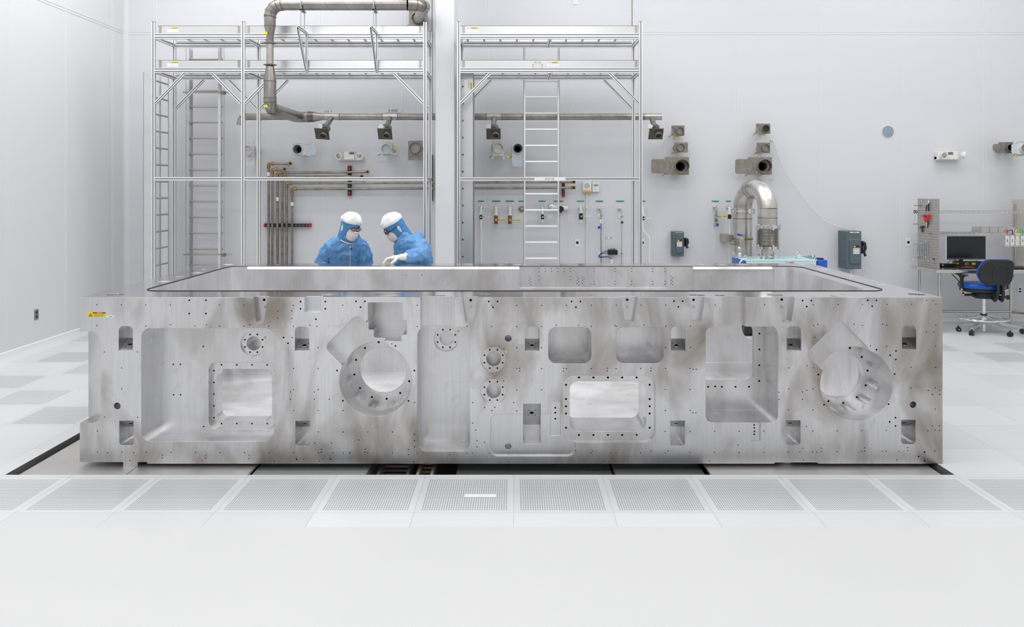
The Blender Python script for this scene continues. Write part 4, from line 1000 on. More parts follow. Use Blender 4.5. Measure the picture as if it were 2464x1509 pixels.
gate('large rusty gate with slide blade pulled out left, left column, above the grey switch box', (1600, 1658, 378, 420.5), (1640.5, 400, 17.5), 11.80, (1567, 1606, 383, 417.5), inner='open', arc_=(1597, 399.5, 17, -75, 75), tags=(1629, 421, 'y'))
gate('small closed gate with dark collar, topmost above the tall bent pipe', (1819.5, 1853.5, 297.5, 322), (1841.5, 310, 9.5), arc_=(1816, 310, 11, -60, 60), tags=(1838, 323, 'y'), lining=M_bore)
gate('small closed gate second from top above the tall bent pipe', (1821, 1853, 343, 368.5), (1841.5, 356, 9.5), arc_=(1818, 356, 11, -60, 60), tags=(1822, 369, 'y'))
gate('large gate with slide blade pulled out left, right above the tall bent pipe', (1800, 1857.5, 378.5, 420.5), (1839, 400, 17.5), 11.80, (1769, 1806, 383, 418), inner='open', arc_=(1797, 400, 16, -75, 75), tags=(1831, 421, 'y'))
gate('tall closed grey gate with large round collar beside the right posts of the left rack', (982, 1016.5, 338.5, 386), (999, 356, 13.5), 11.80, arc_=(999.5, 388, 14, 30, 150), tags=False)
gate('white gate with upright handle behind the second post of the left rack', (588, 611.5, 343, 376), (598, 361.5, 11.5), 11.70, metal=False, lining=M_gateL, inner='half', fork=[(609, 350, 610.5, 335)], blade=(590, 612, 374, 400), hole=(600, 380, 10), tags=(614, 388, 'y'), disc=1.4)
gate('white open gate with pale blue blade pulled out right, above the bronze pipes', (704, 737, 346, 373.5), (716.5, 359.5, 12), 11.70, metal=False, lining=M_blueg, inner='open', blade=(736, 760.5, 347.5, 372), fork=[(736, 346.5, 746, 345), (736, 373, 747, 373.5)], tags=(733, 376, 'y') and False, disc=1.35)
gate('white gate with holed blade pulled out left, above the right technician', (916, 944, 344, 371), (929.5, 358, 12), 11.70, metal=False, lining=M_blade, blade=(892, 918, 345, 370.5), hole=(905, 358, 10), fork=[(942, 344.5, 957, 344.5), (942, 370.5, 957, 370.5)], tags=(950, 357, 'y'), disc=1.5)
gate('white closed gate with loop handle on top, left of the upright narrow ladder', (1184.5, 1211.5, 343, 375), (1199, 356, 12.5), 11.70, metal=False, lining=M_gateL, inner='half', fork=[(1186, 374, 1185, 383), (1211, 374, 1212, 383), (1187, 344, 1187.5, 324), (1210, 344, 1211, 322)], tags=(1199, 375.5, 'y'), disc=1.45)
gate('white open gate with pale blue blade hanging down, beside the upright narrow ladder', (1232.5, 1260, 344.5, 377), (1246, 357.5, 12.5), 11.70, metal=False, lining=M_blueg, inner='open', blade=(1233, 1257.5, 376, 400.5), fork=[(1233.5, 376, 1233, 386), (1259, 376, 1258.5, 386)], tags=(1225.5, 378, 'y'), disc=1.4)
gate('small dark grey gate with blade pulled out, near the right edge', (2404, 2438, 342, 368.5), (2428, 355.5, 8.5), 11.80, blade=(2388.5, 2407, 346.5, 364.5), inner='open', lining=M_bore, tags=False, arc_=(2401, 355.5, 9.5, -70, 70))
gate('white gate with pale blue blade, cut by the right edge above the shelves', (2446, 2478, 343, 371.5), (2463, 357, 11), 11.70, metal=False, blade=(2434, 2454, 346, 370), tags=(2447, 376, 'y'), disc=1.7)
# emergency lights
M_cream = mat('cream_plastic', (0.80, 0.79, 0.74), 0.4); M_lens = mat('lamp_lens', (0.45, 0.47, 0.50), 0.15, 0.6)
def emergency(px0, px1, py0, py1, l1, l2, label, side=False):
    d = 11.98; k = K(d); t = thing('emergency_light', label, 'light', (wx((px0+px1)/2, d), d, wz(py1, d)))
    MB().box(wx(px0, d), wx(px1, d), d, YB-0.002, wz(py1, d), wz(py0, d), 0.006).build('housing', M_cream, t)
    MB().box(wx(px0-(14 if not side else 0), d), wx(px1+(20 if not side else 8), d), d+0.04, YB-0.002, wz(py1+2, d), wz(py1-8, d), 0.004).build('back_plate', M_cream, t)
    for i, (lx, ly, yaw) in enumerate((l1, l2)):
        X, Z = wx(lx, d), wz(ly, d); a = Vector((math.sin(math.radians(yaw)), -math.cos(math.radians(yaw)), -0.2)).normalized(); c = Vector((X, d-0.03, Z)); r = 9.2/k
        q = MB(); q.rings(c-a*0.05, a, [(r*0.45, 0), (r*0.95, 0.03), (r, 0.055), (r*0.86, 0.055), (r*0.8, 0.050)], 24); lh = q.build('lamp_head', M_cream, t); LOC[lh.name] = wloc(t)
        MB().rings(c, a, [(r*0.84, -0.004), (r*0.6, 0.003), (r*0.01, 0.007)], 24).build('lamp_lens', M_lens, lh)
    q = MB(); x = wx(px0+(px1-px0)*0.5, d); q.box(x, x+12/k, d-0.001, d, wz(py0+2.5, d), wz(py0+1, d), mi=0); q.box(x, x+12/k, d-0.001, d, wz(py0+4.5, d), wz(py0+3, d), mi=1); q.box(x, x+12/k, d-0.001, d, wz(py0+7, d), wz(py0+5, d), mi=0)
    q.build('rating_label', [M_ink, M_red], t, 0)
emergency(827, 853, 364.5, 384, (815.5, 376, -25), (865, 375.5, 8), 'white twin-head emergency light on the wall between the two technicians')
emergency(2257, 2306, 365, 384, (2269.5, 374.5, 5), (2318, 374, 65), 'white twin-head emergency light on the wall above the workbench', True)
# bronze pipes
M_brz = mat('bronze_pipe', (0.36, 0.325, 0.275), 0.38, 0.85, noise=((9, 9, 14), 0.9, (0.20, 0.165, 0.12)), bump=((20, 20, 20), .08))
M_fit = mat('bronze_fitting', (0.44, 0.29, 0.14), 0.38, 0.85, noise=((30, 30, 30), 0.8, (0.24, 0.14, 0.06)))
DP = 11.97
pipes = [(646.3, 394, 699, 394, 'outermost bronze pipe, shortest horizontal run at the top'), (655, 407.5, 685.5, 407.5, 'second bronze pipe from the left with a short top run'), (667.7, 416, 884, 414, 'third bronze pipe from the left with a long run above the middle rail'),
         (679.2, 426, 870, 424.5, 'fourth bronze pipe from the left, its run hidden by the middle rail'), (689.7, 441, 1378, 438, 'fifth bronze pipe from the left, running right past the white column'), (703, 455, 1378, 451.8, 'innermost bronze pipe, lowest horizontal run past the white column')]
r = 0.0175
for (x, yt, xe_, ye, lab) in pipes:
    t = thing('bronze_pipe', lab, 'pipe', (wx(x, DP), DP, 0))
    X, Z, XE, ZE = wx(x, DP), wz(yt, DP), wx(xe_, DP), wz(ye, DP)
    MB().cyl((X, DP, 0.02), (X, DP, Z-0.03), r, 14).build('riser', M_brz, t)
    MB().cyl((X+0.03, DP, Z), (XE, DP, ZE), r, 14).build('horizontal_run', M_brz, t)
    q = MB(); q.tube([(X, DP, Z-0.065), (X, DP, Z-0.02), (X+0.008, DP, Z-0.006), (X+0.02, DP, Z), (X+0.065, DP, Z)], 0.0235, 14)
    q.cyl((X, DP, Z-0.068), (X, DP, Z-0.048), 0.028, 14); q.cyl((X+0.048, DP, Z), (X+0.068, DP, Z), 0.028, 14); q.build('elbow', M_fit, t)
    q = MB(); q.tube([(XE-0.03, DP, ZE), (XE, DP, ZE), (XE+0.01, DP-0.012, ZE), (XE+0.012, DP-0.045, ZE)], 0.0235, 14); q.rings((XE+0.012, DP-0.045, ZE), (0, -1, 0), [(0.03, 0), (0.03, 0.014), (0.017, 0.014)], 16); q.build('end_elbow', M_fit, t)
    MB().cyl((XE+0.012, DP-0.0605, ZE), (XE+0.012, DP-0.058, ZE), 0.016, 14).build('open_end', M_dark, t)
for x, y in ((646.3, 419), (667.7, 479), (703, 491)):
    MB().cyl((wx(x, DP), DP, wz(y+4.5, DP)), (wx(x, DP), DP, wz(y-4.5, DP)), 0.019, 14).build('paper_wrap', M_paper, [o for o in COL.objects if o.name.startswith('bronze_pipe') and abs(o.location.x-wx(x, DP)) < 1e-4][0])
M_strut = mat('strut_dark', (0.035, 0.03, 0.028), 0.5, 0.5)
def strut(label, x0, y0, x1, y1, caps):
    d = DP+0.035; k = K(d); X0, X1, Z0, Z1 = wx(x0, d), wx(x1, d), wz(y1, d), wz(y0, d)
    t = thing('strut_channel', label, 'pipe bracket', ((X0+X1)/2, d, Z0))
    MB().box(X0, X1, d, YB-0.001, Z0, Z1, 0.003).build('channel', M_strut, t)
    q = MB(); hz = X1-X0 > Z1-Z0; L_ = max(X1-X0, Z1-Z0); n = int(L_/0.05)
    for i in range(n):
        c = (i+0.5)/n
        if hz: q.box(X0+L_*c-0.012, X0+L_*c+0.012, d-0.001, d, (Z0+Z1)/2-0.006, (Z0+Z1)/2+0.006)
        else: q.box((X0+X1)/2-0.006, (X0+X1)/2+0.006, d-0.001, d, Z0+L_*c-0.012, Z0+L_*c+0.012)
    q.build('slots', M_gate, t, 0)
    for c in caps:
        if c == 'l': MB().box(X0-0.028, X0+0.001, d-0.006, YB-0.001, Z0-0.004, Z1+0.004, 0.004).build('end_cap', M_red, t)
        if c == 'r': MB().box(X1-0.001, X1+0.03, d-0.006, YB-0.001, Z0-0.004, Z1+0.004, 0.004).build('end_cap', M_red, t)
        if c == 't': MB().box(X0-0.004, X1+0.004, d-0.006, YB-0.001, Z1-0.001, Z1+0.025, 0.004).build('end_cap', M_red, t)
        if c == 'b': MB().box(X0-0.004, X1+0.004, d-0.006, YB-0.001, Z0-0.025, Z0+0.001, 0.004).build('end_cap', M_red, t)
strut('horizontal dark strut with red end caps behind the upright bronze pipes', 639, 538.5, 742, 546, 'lr')
strut('vertical dark strut with red end caps holding pipes above the left technician', 836.5, 402, 843.8, 468, 'tb')
strut('short vertical dark strut with red lower cap beside the narrow ladder', 1352.5, 437, 1359, 470, 'b')
strut('thin vertical dark strut behind the right end of the left rack', 1037, 372, 1040, 480, 'b')
# ---------------------------------------------------------------- valves and labels
M_green = mat('green_label', (0.02, 0.40, 0.30), 0.5); M_brass = mat('brass_valve', (0.38, 0.17, 0.06), 0.35, 0.8, noise=((60, 60, 60), .7, (0.20, 0.09, 0.04)))
M_dkv = mat('dark_valve', (0.08, 0.055, 0.035), 0.4, 0.7); M_blue = mat('blue_handle', (0.01, 0.04, 0.55), 0.4); M_pvc = mat('white_pvc', (0.84, 0.84, 0.83), 0.35)
def glabel(s, x0, x1, y=484.3):
    return on_wall_text(s, (x0+x1)/2, y, 0.019, 'green %s label on the wall' % s, x1-x0, 2.9, M_green, name='pipe_label', wide=1.35 if len(s) > 3 else 1.2)
for s, a, b_ in (('CDA', 1149.7, 1165), ('PCHWS', 1184, 1204), ('PCHWR', 1216.5, 1237), ('HVAC', 1248, 1264.5), ('PVAC', 1295.7, 1312.7), ('DI WATER', 1332, 1355.5), ('PVAC', 1388, 1405), ('XCDA', 1433, 1451.5), ('HELIUM', 1482, 1502.3), ('N2', 1540, 1553), ('V.E.D.', 1712.5, 1730), ('N2', 1746.8, 1759)):
    o = glabel(s, a, b_)
    if s in ('PVAC', 'N2'): o['label'] = 'green %s label on the wall, %s of the two' % (s, 'left' if a in (1295.7, 1540) else 'right')
DW = 12.0
def escut(q, px, py, r, ax=(0, -1, 0), mi=0):
    q.rings((wx(px, DW), YB-0.001, wz(py, DW)), ax, [(r, 0), (r, 0.006), (r*0.75, 0.018), (r*0.45, 0.02)], 22, mi=mi)
def valve(label, px, py_esc, py_body, style, handle=None, pipe_to=None, bw=0.03, bh=0.1, esc=0.034):
    X = wx(px, DW); ZE = wz(py_esc, DW); ZBd = wz(py_body, DW); y = DW
    t = thing('ball_valve', label, 'valve', (X, y, ZBd-bh/2))
    q = MB(); escut(q, px, py_esc, esc); q.build('wall_plate', M_chrome, t)
    pr = 0.017 if style != 'brass' else 0.022
    pm = M_pvc if style in ('brass', 'white', 'dark') else M_steel
    q = MB(); q.tube([(X, YB-0.01, ZE), (X, y+0.02, ZE), (X, y+0.004, ZE-0.006), (X, y, ZE-0.03), (X, y, ZBd+bh*0.4)], pr, 14); q.build('supply_pipe', pm, t)
    if pm is M_pvc:
        q = MB(); q.rings((X, y, ZBd+bh*0.5+0.02), (0, 0, 1), [(pr, -0.012), (pr+0.012, -0.01), (pr+0.012, 0.004), (pr, 0.008)], 16)
        q.cyl((X-0.028, y, ZBd+bh*0.5+0.022), (X+0.028, y, ZBd+bh*0.5+0.022), 0.005, 8); q.build('union_nut', M_pvc, t)
    vm = {'brass': M_brass, 'white': M_dkv, 'dark': M_dkv, 'steel': M_steel}[style]
    q = MB(); q.rings((X, y, ZBd-bh/2), (0, 0, 1), [(bw*0.75, 0), (bw*0.95, 0.004), (bw*0.95, bh*0.2), (bw*0.7, bh*0.25), (bw*0.98, bh*0.42), (bw*0.98, bh*0.58), (bw*0.7, bh*0.75), (bw*0.95, bh*0.8), (bw*0.95, bh-0.004), (bw*0.75, bh)], 16)
    q.cyl((X, y, ZBd), (X, y-0.05, ZBd), bw*0.5, 12); q.build('valve_body', vm, t)
    if handle:
        hx0, hx1, hy, hm, txt = handle; Z = wz(hy, DW); a, b_ = wx(hx0, DW), wx(hx1, DW)
        MB().cyl((X, y-0.045, ZBd), (X, y-0.058, ZBd), 0.012, 10).build('handle_nut', M_chrome, t)
        MB().box(X, a+0.005, y-0.056, y-0.052, Z-0.008, Z+0.008, 0.002).build('handle_shank', M_steel, t)
        h = MB().prism(rrect(a, b_, Z-0.0115, Z+0.0115, 0.009, 5), y-0.062, y-0.05, 'y').build('handle_grip', hm, t); LOC[h.name] = wloc(t)
        text(txt, ((a+b_)/2, y-0.0628, Z), 0.014, M_ink if hm is M_tape else M_blue, h)
    if pipe_to:
        q = MB(); q.rings((X, y, ZBd-bh/2-0.05), (0, 0, 1), [(0.012, -0.04), (0.018, 0), (0.02, 0.05)], 14)
        q.tube([(X, y, ZBd-bh/2-0.08)]+[(wx(a, DW), y, wz(b_, DW)) for a, b_ in pipe_to], 0.0125, 12); q.build('down_pipe', pm, t)
    elif style != 'brass':
        MB().rings((X, y, ZBd-bh/2-0.045), (0, 0, 1), [(0.02, 0), (0.022, 0.006), (0.014, 0.03), (0.014, 0.046)], 16).build('outlet_nozzle', pm, t)
    return t
valve('dark CDA valve with white handle, leftmost of the valve row', 1157.2, 500.3, 522.5, 'dark', (1166, 1177.5, 521.5, M_pvc, 'CDA'), [(1158, 560), (1158, 650)], 0.024, 0.062)
valve('brass PCHWS valve with yellow lever under the second green label', 1193.6, 499.5, 529, 'brass', (1203, 1220.5, 530, M_tape, 'CHW/SUP'), None, 0.032, 0.122, 0.02)
valve('brass PCHWR valve with yellow lever beside the round wall plug', 1227, 499.5, 529, 'brass', (1237, 1254, 530, M_tape, 'CHW/RET'), None, 0.032, 0.122, 0.022)
valve('dark valve with blue mount and white handle seen through the ladder rungs', 1305.3, 499.5, 522, 'white', (1315, 1325.5, 521.5, M_pvc, 'PVAC'), None, 0.025, 0.07)
valve('brown PVAC valve with white handle left of the white conduit', 1398, 500.5, 521, 'white', (1406.5, 1419, 519.5, M_pvc, 'PVAC'), None, 0.034, 0.09, 0.036)
valve('dark N2 valve with diagonal white pipe just right of the right rack post', 1547.6, 502, 525.5, 'dark', (1553, 1565, 525, M_pvc, 'N2'), [(1547.3, 555), (1562.8, 571.5), (1562.8, 650)], 0.022, 0.055)
valve('black N2 valve beside the left leg of the tall bent pipe', 1755.5, 499.5, 521.5, 'dark', None, [(1755.5, 545), (1755.5, 650)], 0.03, 0.06)
tv = valve('steel V.E.D. valve stack with yellow lever left of the tall bent pipe', 1723, 499.5, 524, 'steel', (1733, 1748, 520.8, M_tape, 'WASTE'), None, 0.028, 0.08)
X, y = wx(1723, DW), DW; q = MB(); q.rings((X, y, wz(546, DW)), (0, 0, 1), [(0.02, 0), (0.03, 0.005), (0.03, 0.055), (0.02, 0.06), (0.02, 0.075), (0.03, 0.08), (0.03, 0.09), (0.015, 0.095)], 16); q.cyl((X, y, wz(540, DW)), (X+0.01, y-0.06, wz(540, DW)), 0.02, 12); q.build('lower_valve', M_steel, tv)
MB().box(X-0.008, X+0.02, y-0.068, y-0.06, wz(543, DW), wz(538, DW)).build('blue_badge', M_blue, tv)
# round plug, DI water pair
t = thing('wall_plug', 'round beige and chrome pipe plug under the HVAC label beside the ladder', 'plug', (wx(1255.5), YB-0.02, wz(503)))
q = MB(); q.rings((wx(1255.5), YB-0.001, wz(503)), (0, -1, 0), [(0.06, 0), (0.06, 0.012), (0.052, 0.016), (0.045, 0.012)], 30); q.build('ring', M_cream, t)
q = MB(); q.rings((wx(1255.5), YB-0.001, wz(503)), (0, -1, 0), [(0.045, 0), (0.045, 0.022), (0.036, 0.024), (0.034, 0.014), (0.001, 0.014)], 30); q.build('socket', M_gate, t)
q = MB(); q.rings((wx(1255.3), YB-0.014, wz(503)), (0, -1, 0), [(0.027, 0), (0.027, 0.02), (0.02, 0.024), (0.001, 0.024)], 6); q.build('hex_plug', M_steel, t)
t = thing('water_valve', 'white DI water pipe loop with black round handle behind the ladder rail', 'valve', (wx(1348, DW), DW, wz(505, DW)))
q = MB(); escut(q, 1328, 499.5, 0.055); escut(q, 1362.5, 501, 0.042); q.build('wall_plates', M_chrome, t)
q = MB(); q.tube([(wx(1328), YB-0.01, wz(499.5)), (wx(1328, DW), DW+0.03, wz(499.5, DW)), (wx(1330, DW), DW, wz(499.5, DW)), (wx(1362, DW), DW, wz(500.5, DW)), (wx(1363, DW), DW+0.03, wz(500.5)), (wx(1363), YB-0.01, wz(500.5))], 0.034, 18); q.build('pipe_loop', M_pvc, t)
q = MB(); q.rings((wx(1348.5, DW), DW-0.03, wz(503, DW)), (0, -1, 0), [(0.015, 0), (0.044, 0.01), (0.046, 0.035), (0.038, 0.045), (0.001, 0.046)], 24); q.build('round_handle', M_black, t)
MB().cyl((wx(1348.5, DW), DW-0.075, wz(503, DW)), (wx(1348.5, DW), DW-0.078, wz(503, DW)), 0.006, 10).build('red_dot', M_red, t)
MB().box(wx(1346, DW), wx(1351, DW), DW-0.04, DW, wz(513, DW), wz(509, DW), .003).build('red_lock', M_red, t)
MB().prism([(wx(1345, DW), wz(520, DW)), (wx(1348.5, DW), wz(520, DW)), (wx(1347, DW), wz(516, DW))], DW-0.03, DW-0.02).build('blue_tab', M_blue, t)
# instrument air and helium lines
t = thing('gas_line', 'steel XCDA line with round gauge and blue handle right of the white conduit', 'pipe', (wx(1446.3, DW), DW, 0))
q = MB(); escut(q, 1443.4, 502.8, 0.034); q.build('wall_plate', M_chrome, t)
X = wx(1446.3, DW); q = MB(); q.tube([(wx(1443.4, DW), YB-0.01, wz(502.8)), (wx(1444, DW), DW+0.01, wz(502.5, DW)), (X, DW, wz(506, DW)), (X, DW, wz(548, DW))], 0.011, 12); q.tube([(X, DW, wz(548, DW)), (X, DW, 0.02)], 0.0085, 10); q.build('tube', M_steel, t)
q = MB(); q.rings((X+0.002, DW-0.005, wz(532.6, DW)), (0, -1, 0), [(0.012, 0), (0.028, 0.004), (0.029, 0.025), (0.025, 0.028), (0.001, 0.028)], 24); q.build('gauge', M_pvc, t)
MB().box(X+0.006, X+0.012, DW-0.0345, DW-0.033, wz(534.5, DW), wz(530.5, DW)).build('gauge_needle', M_ink, t)
q = MB(); q.box(X-0.012, X+0.012, DW-0.015, DW+0.015, wz(553, DW), wz(540, DW), 0.003); q.build('valve_block', M_steel, t)
MB().prism(roundpoly([(wx(1438, DW), wz(551, DW)), (wx(1444.5, DW), wz(549, DW)), (wx(1444, DW), wz(546, DW)), (wx(1441, DW), wz(543.5, DW)), (wx(1438, DW), wz(545, DW))], 0.006), DW-0.03, DW-0.015).build('blue_handle', M_blue, t)
def clip(t, px, py):
    MB().box(wx(px-6, DW), wx(px-1, DW), YB-0.012, YB-0.001, wz(py+4.5, DW), wz(py-4.5, DW), .002).build('clip_plate', M_pvc, t)
    MB().box(wx(px-3.5, DW), wx(px+3.5, DW), DW-0.014, DW+0.016, wz(py+1.4, DW), wz(py-1.4, DW), .002).build('clip_clamp', M_steel, t)
clip(t, 1446.3, 519.5); clip(t, 1446.3, 611)
t = thing('gas_line', 'thin steel HELIUM line with black knob left of the right rack post', 'pipe', (wx(1495.6, DW), DW, 0))
q = MB(); escut(q, 1492.3, 503.5, 0.032); q.build('wall_plate', M_chrome, t)
X = wx(1495.6, DW); q = MB(); q.tube([(wx(1493, DW), YB-0.01, wz(503.5)), (wx(1494, DW), DW+0.01, wz(503.5, DW)), (X, DW, wz(507, DW)), (X, DW, 0.02)], 0.0065, 10); q.build('tube', M_steel, t)
q = MB(); q.rings((X+0.004, DW, wz(535, DW)), (0, -1, 0), [(0.012, 0), (0.02, 0.01), (0.02, 0.03), (0.012, 0.035)], 10); q.build('knob', M_dkv, t)
clip(t, 1495.6, 521.5); clip(t, 1495.6, 610.5)
# left, half hidden valve handle
o = MB().prism(rrect(wx(1133, 11.9), wx(1145, 11.9), wz(524, 11.9), wz(520.6, 11.9), 0.009, 5), 11.9, 11.912).build('valve_handle', M_pvc); recenter(o); tag(o, 'white valve handle poking out behind the wide ladder rail', 'handle')
# alarm speaker, strobe, conduit, outlets
t = thing('alarm_speaker', 'white square alarm speaker with amber lamp strip below', 'speaker', (wx(1412.7), YB-0.06, wz(465)))
MB().box(wx(1402.3, 12.02), wx(1423.5, 12.02), 12.02, YB-0.001, wz(464.5, 12.02), wz(438, 12.02), 0.008).build('housing', M_cream, t)
q = MB(); q.rings((wx(1412.5, 12.02), 12.02, wz(447, 12.02)), (0, -1, 0), [(0.042, 0), (0.041, 0.004), (0.001, 0.004)], 28); q.build('grille', mat('grille_grey', (0.50, 0.50, 0.50), .6), t)
M_amber = mat('amber_lens', (0.75, 0.33, 0.01), 0.3)
MB().box(wx(1402.7, 12.02), wx(1422.8, 12.02), 12.005, 12.025, wz(464, 12.02), wz(460, 12.02), 0.003).build('amber_strip', M_amber, t)
text('SOUND & VIB', (wx(1412.7, 12.02), 12.0188, wz(458.4, 12.02)), 0.014, M_blue, t)
t = thing('alarm_strobe', 'small white fire alarm strobe right beside the alarm speaker', 'alarm', (wx(1434), YB-0.04, wz(462)))
MB().box(wx(1425, 12.04), wx(1442.6, 12.04), 12.04, YB-0.001, wz(462, 12.04), wz(438.7, 12.04), 0.006).build('housing', M_cream, t)
q = MB(); q.sphere((wx(1431.6, 12.03), 12.035, wz(445, 12.03)), 0.017, 12, 8); q.sphere((wx(1437, 12.03), 12.035, wz(445, 12.03)), 0.017, 12, 8); q.build('strobe_lens', M_lens, t)
q = MB(); q.rings((wx(1434, 12.04), 12.04, wz(453.5, 12.04)), (0, -1, 0), [(0.018, 0), (0.018, 0.006), (0.015, 0.007)], 20); q.build('horn', M_cream, t)
o = MB(); o.cyl((wx(1411.7), YB-0.016, 0.02), (wx(1411.7), YB-0.016, wz(465)), 0.0115, 12); o.sphere((wx(1411.7), YB-0.016, wz(500.5)), 0.019, 12, 8)
o = o.build('conduit_pipe', M_pvc); recenter(o); tag(o, 'thin white conduit running down the wall below the alarm speaker', 'conduit')
def outlet(label, px, py, w_=12, h_=19, kind='round', m_=None, wall='back'):
    d = YB; X, Z = wx(px, d), wz(py, d); a, b_ = w_/K(d)/2, h_/K(d)/2
    t = thing('wall_outlet', label, 'outlet', (X, d, Z-b_))
    MB().box(X-a, X+a, d-0.007, d-0.0005, Z-b_, Z+b_, 0.003).build('cover_plate', m_ or M_trim, t)
    if kind == 'round': MB().rings((X, d-0.0065, Z), (0, -1, 0), [(0.021, 0), (0.021, 0.002), (0.001, 0.0021)], 20).build('socket', M_black, t)
    elif kind == 'duplex':
        for s_ in (-1, 1): MB().prism(roundpoly([(X-0.016, Z+s_*0.02-0.013), (X+0.016, Z+s_*0.02-0.013), (X+0.016, Z+s_*0.02+0.013), (X-0.016, Z+s_*0.02+0.013)], 0.01), d-0.0088, d-0.0065).build('socket', M_black, t)
    q = MB()
    for s_ in (-1, 1): q.cyl((X, d-0.009, Z+s_*b_*0.8), (X, d-0.0065, Z+s_*b_*0.8), 0.0025, 8)
    if kind != 'blank' or True: q.build('screws', M_gate, t)
    return t
outlet('white outlet with black round socket left of the white conduit', 1389, 584)
outlet('white outlet with black round socket, half hidden by the right rack post', 1546, 584)
outlet('white outlet with black round socket left of the pegboard of tools', 2185.3, 583)
outlet('white duplex outlet under the workbench at the right edge', 2453.8, 698.5, 12.5, 19, 'duplex')
outlet('white duplex outlet under the workbench behind the chair arm', 2317, 702, 12, 14, 'duplex')
outlet('cream blank cover plate at the very top of the back wall', 1384.3, 3, 11.5, 17, 'blank', M_cream)
# outlet on the left wall
k87 = (87-VX)/XL; dl = F/k87; Z = H-(757-VY)/k87
t = thing('wall_outlet', 'grey metal outlet plate on the left wall', 'outlet', (XL, dl, Z-0.06))
MB().box(XL+0.0005, XL+0.007, dl-0.042, dl+0.042, Z-0.062, Z+0.062, 0.002).build('cover_plate', mat('grey_plate', (0.28, 0.28, 0.28), .4, .5), t)
for s_ in (-1, 1): MB().cyl((XL+0.0065, dl, Z+s_*0.025), (XL+0.009, dl, Z+s_*0.025), 0.018, 16).build('socket', M_black, t)
# small black power supply with its cables
t = thing('power_supply', 'black finned power supply box on the wall with blue and black leads', 'power supply', (wx(1473, 11.98), 11.98, wz(613, 11.98)))
d = 11.98; MB().box(wx(1463.5, d), wx(1484.5, d), d, d+0.1, wz(613.5, d), wz(601.5, d), 0.006).build('housing', M_black, t)
q = MB()
for i in range(5): q.box(wx(1485, d), wx(1486, d), d+0.005+0.018*i, d+0.012+0.018*i, wz(613, d), wz(602, d))
q.build('fins', M_black, t, 0); MB().box(wx(1467, d), wx(1476, d), d+0.02, d+0.08, wz(601.5, d), wz(598.5, d), .003).build('top_cover', M_steel, t)
MB().cyl((wx(1478.5, d), d+0.03, wz(601.5, d)), (wx(1478.5, d), d+0.03, wz(597.5, d)), 0.008, 8).build('top_plug', M_black, t)
def cable(label, pts, r, m_, name='cable', d=11.98):
    P = [Vector((wx(a, dd), dd, wz(b_, dd))) for a, b_, dd in [(p if len(p) == 3 else (*p, d)) for p in pts]]
    # smooth
    out = []
    for i in range(len(P)-1):
        p0 = P[max(i-1, 0)]; p1 = P[i]; p2 = P[i+1]; p3 = P[min(i+2, len(P)-1)]
        for k_ in range(6):
            t_ = k_/6; out.append(0.5*((2*p1)+(p2-p0)*t_+(2*p0-5*p1+4*p2-p3)*t_*t_+(3*p1-p0-3*p2+p3)*t_**3))
    out.append(P[-1]); o = MB().tube(out, r, 8).build(name, m_); recenter(o); tag(o, label, 'cable'); return o
cable('blue lead from the black power supply looping down to a white tab', [(1463.5, 609), (1455, 609), (1445, 612), (1440.5, 617), (1444, 620), (1455, 618.5), (1465, 619), (1472, 624)], 0.006, M_blue, d=11.93)
cable('black lead curving from the black power supply to the steel line', [(1463.5, 604.5), (1455, 605), (1448, 609), (1443, 615), (1446, 618), (1462, 618), (1470, 622)], 0.005, M_black, d=11.91)
o = MB().box(wx(1469.5, 11.97), wx(1474.5, 11.97), 11.97, 11.985, wz(634, 11.97), wz(624, 11.97), .003).build('cable_gland', M_pvc); recenter(o); tag(o, 'white tab at the end of the blue lead', 'cable end')
cable('long white cable sagging from a wall hole to the large grey switch box', [(1860.5, 337, 12.06), (1866, 350, 12.04), (1878, 386), (1898, 424), (1925, 462), (1958, 505), (1985, 530), (2012, 543), (2035, 549.5), (2048, 555)], 0.0055, M_pvc, d=12.03)
o = MB(); escut(o, 1860.5, 336.5, 0.018); o = o.build('cable_grommet', M_chrome); recenter(o); tag(o, 'small chrome wall grommet where the long white cable starts', 'grommet')
cable('short white cable hanging out under the large grey switch box', [(2075, 640), (2083, 648), (2084, 655)], 0.005, M_pvc, d=12.03)
on_wall_text('T2   47', 1464.5, 572, 0.035, 'small white label with black figures above the black power supply', 18, 4)
on_wall_text('1 Rec', 1842, 431.5, 0.02, 'white paper label under the large gate, leftmost of the trio', 9, 6)
on_wall_text('2 Rec', 1855.5, 431.5, 0.02, 'white paper label under the large gate, middle of the trio', 9, 6)
on_wall_text('PS', 1864, 430.5, 0.02, 'white paper label under the large gate, rightmost of the trio', 6, 6)
# round speaker
t = thing('round_speaker', 'round blue-grey speaker with white rim high on the back wall', 'speaker', (wx(2136.3), YB, wz(332)))
q = MB(); q.rings((wx(2136.3), YB-0.0005, wz(317)), (0, -1, 0), [(0.092, 0), (0.0955, 0.003), (0.094, 0.007), (0.089, 0.007)], 40); q.build('rim', M_trim, t)
q = MB(); q.rings((wx(2136.3), YB-0.0005, wz(317)), (0, -1, 0), [(0.0885, 0), (0.0885, 0.007), (0.06, 0.009), (0.001, 0.010)], 40); q.build('grille', mat('speaker_grille', (0.27, 0.34, 0.42), 0.6), t)
